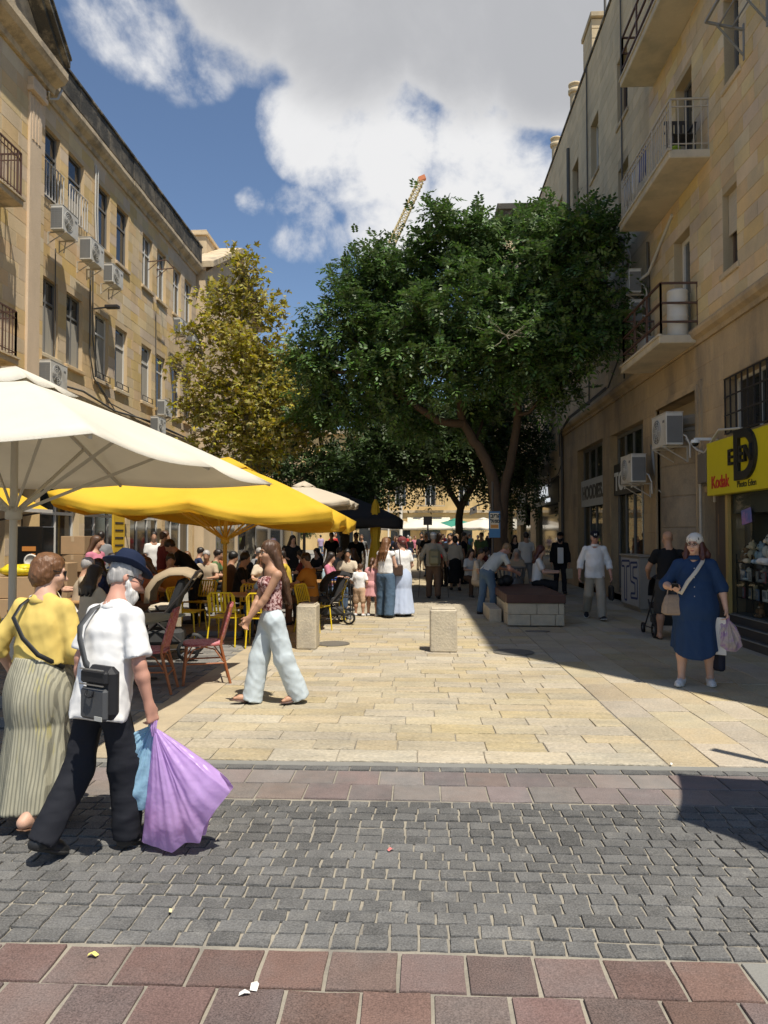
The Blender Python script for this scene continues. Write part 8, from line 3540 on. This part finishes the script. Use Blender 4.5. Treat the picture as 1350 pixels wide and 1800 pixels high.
CAFE = 'diners and waiters on the cafe terrace'
rows = [
    ('mstand', 288, 15.0, 50, 'maroon', 'black', 'brown', 'man in maroon shirt standing among the diners'),
    ('fstand', 168, 13.2, 110, 'pink', 'black', 'brown', 'woman in pink top standing by the boxes'),
    ('mstand', 178, 17.2, -20, 'grey', 'navy', 'dark', 'man in grey shirt facing away to the shop'),
    ('fsit', 157, 9.3, 30, 'cream', 'black', 'dark', 'dark haired diner in cream top just behind the couple'),
    ('msit', 140, 11.0, 70, 'beige', 'brown', 'grey', 'balding grey haired diner in beige shirt'),
    ('fsit', 182, 11.9, -130, 'navy', 'black', 'dark', 'diner in navy with curly dark hair facing the boxes'),
    ('fsit', 265, 12.6, -150, 'rust', 'brown', 'brown', 'diner in rust striped top behind old man hat'),
    ('msit', 220, 15.5, 100, 'brown', 'black', 'dark', 'diner in brown shirt sitting by the wall'),
    ('fsit', 476, 12.5, -60, 'sky', 'denim', 'fairb', 'diner in pale blue shirt with long fair hair at the orange table'),
    ('msit', 548, 14.1, -70, 'orange', 'brown', 'dark', 'man in orange shirt sitting behind the walking woman'),
    ('msit', 400, 15.2, 60, 'brown', 'black', 'black', 'diner in brown shirt next to the parasol pole'),
    ('fsit', 462, 16.6, 170, 'cream', 'black', 'fairb', 'diner in cream facing out behind heaped plate'),
    ('msit', 505, 16.2, -100, 'yellow', 'brown', 'dark', 'diner in yellow shirt sitting side on by the plate table'),
    ('fsit', 430, 18.0, 150, 'black', 'black', 'dark', 'diner in black at the table beyond the pole'),
    ('msit', 450, 19.5, 120, 'grey', 'black', 'grey', 'grey haired diner in grey shirt deep under the trees'),
    ('fsit', 575, 16.6, 100, 'pink', 'denim', 'dark', 'child-like diner in pink leaning on the table with bottle'),
    ('fstand', 515, 20.5, 170, 'black', 'black', 'dark', 'woman in black standing beneath the black parasol'),
    ('msit', 490, 21.0, -170, 'white', 'navy', 'dark', 'diner in white shirt below the beige parasol'),
    ('fsit', 535, 18.8, -90, 'maroon', 'black', 'black', 'diner in maroon near the black chairs'),
    ('msit', 375, 17.5, 90, 'green', 'black', 'dark', 'diner in green shirt beyond the waiter'),
    ('fsit', 330, 17.0, 170, 'orange', 'black', 'auburn', 'auburn haired diner in orange under yellow parasol'),
    ('mstand', 270, 19.0, 140, 'white', 'grey', 'dark', 'man in white shirt by the cafe doorway'),
    ('fstand', 430, 22.5, 60, 'white', 'navy', 'dark', 'waitress in white top at the back of the terrace'),
    ('fsit', 95, 12.8, 60, 'brown', 'black', 'dark', 'diner in brown near the printed carton'),
    ('msit', 205, 13.6, -60, 'olive', 'black', 'dark', 'diner in olive shirt by the pink topped woman'),
    ('fsit', 245, 14.4, 120, 'black', 'black', 'brown', 'diner in black top between waiter and pink topped woman'),
    ('msit', 300, 13.4, 160, 'orange', 'brown', 'dark', 'man in orange shirt sitting before the maroon shirted man'),
    ('fsit', 318, 15.8, -90, 'maroon', 'black', 'dark', 'woman in maroon sitting behind the waiter'),
    ('msit', 365, 16.4, 175, 'beige', 'brown', 'grey', 'grey haired man in beige facing out by the waiter'),
    ('msit', 420, 14.3, 90, 'black', 'black', 'black', 'diner in black shirt beside the yellow pole'),
    ('fsit', 385, 19.0, -160, 'rust', 'black', 'auburn', 'auburn haired woman in rust at a back table'),
    ('msit', 345, 20.0, 60, 'navy', 'black', 'dark', 'diner in navy shirt by the cafe wall'),
    ('fsit', 470, 18.4, 40, 'olive', 'black', 'brown', 'brown haired diner in olive beneath the beige parasol'),
    ('msit', 500, 23.5, 170, 'brown', 'black', 'dark', 'diner in brown at the farthest terrace table'),
    ('fsit', 560, 21.5, -150, 'black', 'black', 'dark', 'woman in black sitting by the folded parasol'),
    ('msit', 590, 20.5, 100, 'grey', 'black', 'dark', 'diner in grey shirt beside the folded parasol'),
    ('fsit', 625, 21.5, -60, 'navy', 'black', 'brown', 'woman in navy sitting beyond the group with children'),
    ('msit', 445, 24.5, 0, 'black', 'black', 'dark', 'dark haired man in black with his back turned at a far table'),
    ('msit', 610, 18.2, 170, 'cream', 'black', 'black', 'diner in cream shirt behind the boy'),
]
for a, px, Y, f, t, b, h, lab in rows:
    crowd(a, px, Y, f, t, b, h, lab, CAFE)
# the waiter wiping a table
person('waiter in black shirt bending over a cafe table', (gat(345, 14.3).x, 14.3, 0), -100, 1.78, False, 'tan', .018, lean=42, legs={'L': (4, 6, 4, 0), 'R': (-6, 6, 4, 0)}, arms={'R': ('rel', (-.02, .28, -.42)), 'L': ('rel', (.02, .24, -.45))}, head=(0, 14, 0),
       top=dict(mat=BLKT, sleeve=.7, ease=.03, hem=-.06), bottom=dict(kind='trousers', mat=NAVYT), hair=dict(kind='short', col='dark'), shoe=dict(mat=SHOEK), seed=120)

BEN = 'people resting in the shade by the trees'
rows = [
    ('fsit', 943, 16.6, 100, 'white', 'black', 'red', 'red haired woman in white sitting on the timber bench', .15),
    ('msit', 838, 19.0, 120, 'cream', 'beige', 'dark', 'man in cream shirt and beige trousers sitting by the tree', 0),
    ('fsit', 826, 21.0, 160, 'white', 'brown', 'dark', 'woman in white sitting farther along the tree seats', 0),
    ('mstand', 925, 22.5, -10, 'white', 'grey', 'dark', 'man in white standing with his back to the dark shop', 0),
    ('fsit', 908, 20.5, -170, 'beige', 'black', 'grey', 'grey haired person in beige sitting behind the litter bin', 0),
    ('mwalk', 790, 25.0, 180, 'black', 'black', 'black', 'man in black walking out from under the trees', 0),
    ('fskirt', 800, 23.0, 0, 'cream', 'black', 'dark', 'woman in cream top and black skirt beneath the leaning tree', 0),
    ('mstand', 815, 26.0, 100, 'black', 'black', 'dark', 'man in black standing against a dark trunk', 0),
    ('fsit', 850, 24.0, 90, 'maroon', 'black', 'dark', 'woman in maroon sitting in the shade by blue poster', 0),
    ('fstand', 905, 27.5, 190, 'black', 'navy', 'dark', 'woman in black by the shaded shop door', 0),
]
for a, px, Y, f, t, b, h, lab, z in rows:
    crowd(a, px, Y, f, t, b, h, lab, BEN, z=z)

# passers-by down the street
rr = random.Random(12)
tops = ['white', 'black', 'navy', 'grey', 'red', 'blue', 'beige', 'lime', 'teal', 'lilac', 'white', 'green', 'pink', 'black']
bots = ['black', 'denim', 'navy', 'grey', 'beige', 'brown']
kinds_ = ['mwalk', 'fstand', 'mstand', 'fskirt']
seen = set()
hn = dict(dark='dark', brown='brown', black='black', grey='grey', fairb='fair')
spots = []
for i in range(46):
    Y = 24 + 44 * (i / 46) ** 1.1
    px = rr.choice([rr.uniform(560, 700), rr.uniform(640, 900), rr.uniform(690, 860)])
    spots.append((px, Y))
where = [(32, 'in the tree shade'), (42, 'farther down the shaded street'), (54, 'far down the street'), (90, 'in the distant sunlight')]
for i, (px, Y) in enumerate(spots):
    k = kinds_[i % 4]
    t, b, h = rr.choice(tops), rr.choice(bots), rr.choice(list(hn))
    wh = [w for lim, w in where if Y < lim][0]
    noun = {'mwalk': 'man walking', 'mstand': 'man standing', 'fstand': 'woman standing', 'fskirt': 'woman in a skirt'}[k]
    lab = '%s haired %s %s, %s top, %s %s' % (hn[h], noun, wh, t, b, 'skirt' if k == 'fskirt' else 'trousers')
    crowd(k, px, Y, rr.choice([0, 180, 180, 20, 200, 90]) + rr.uniform(-25, 25), t, b, h, lab, 'passers-by down the street', sc=rr.uniform(.94, 1.05))
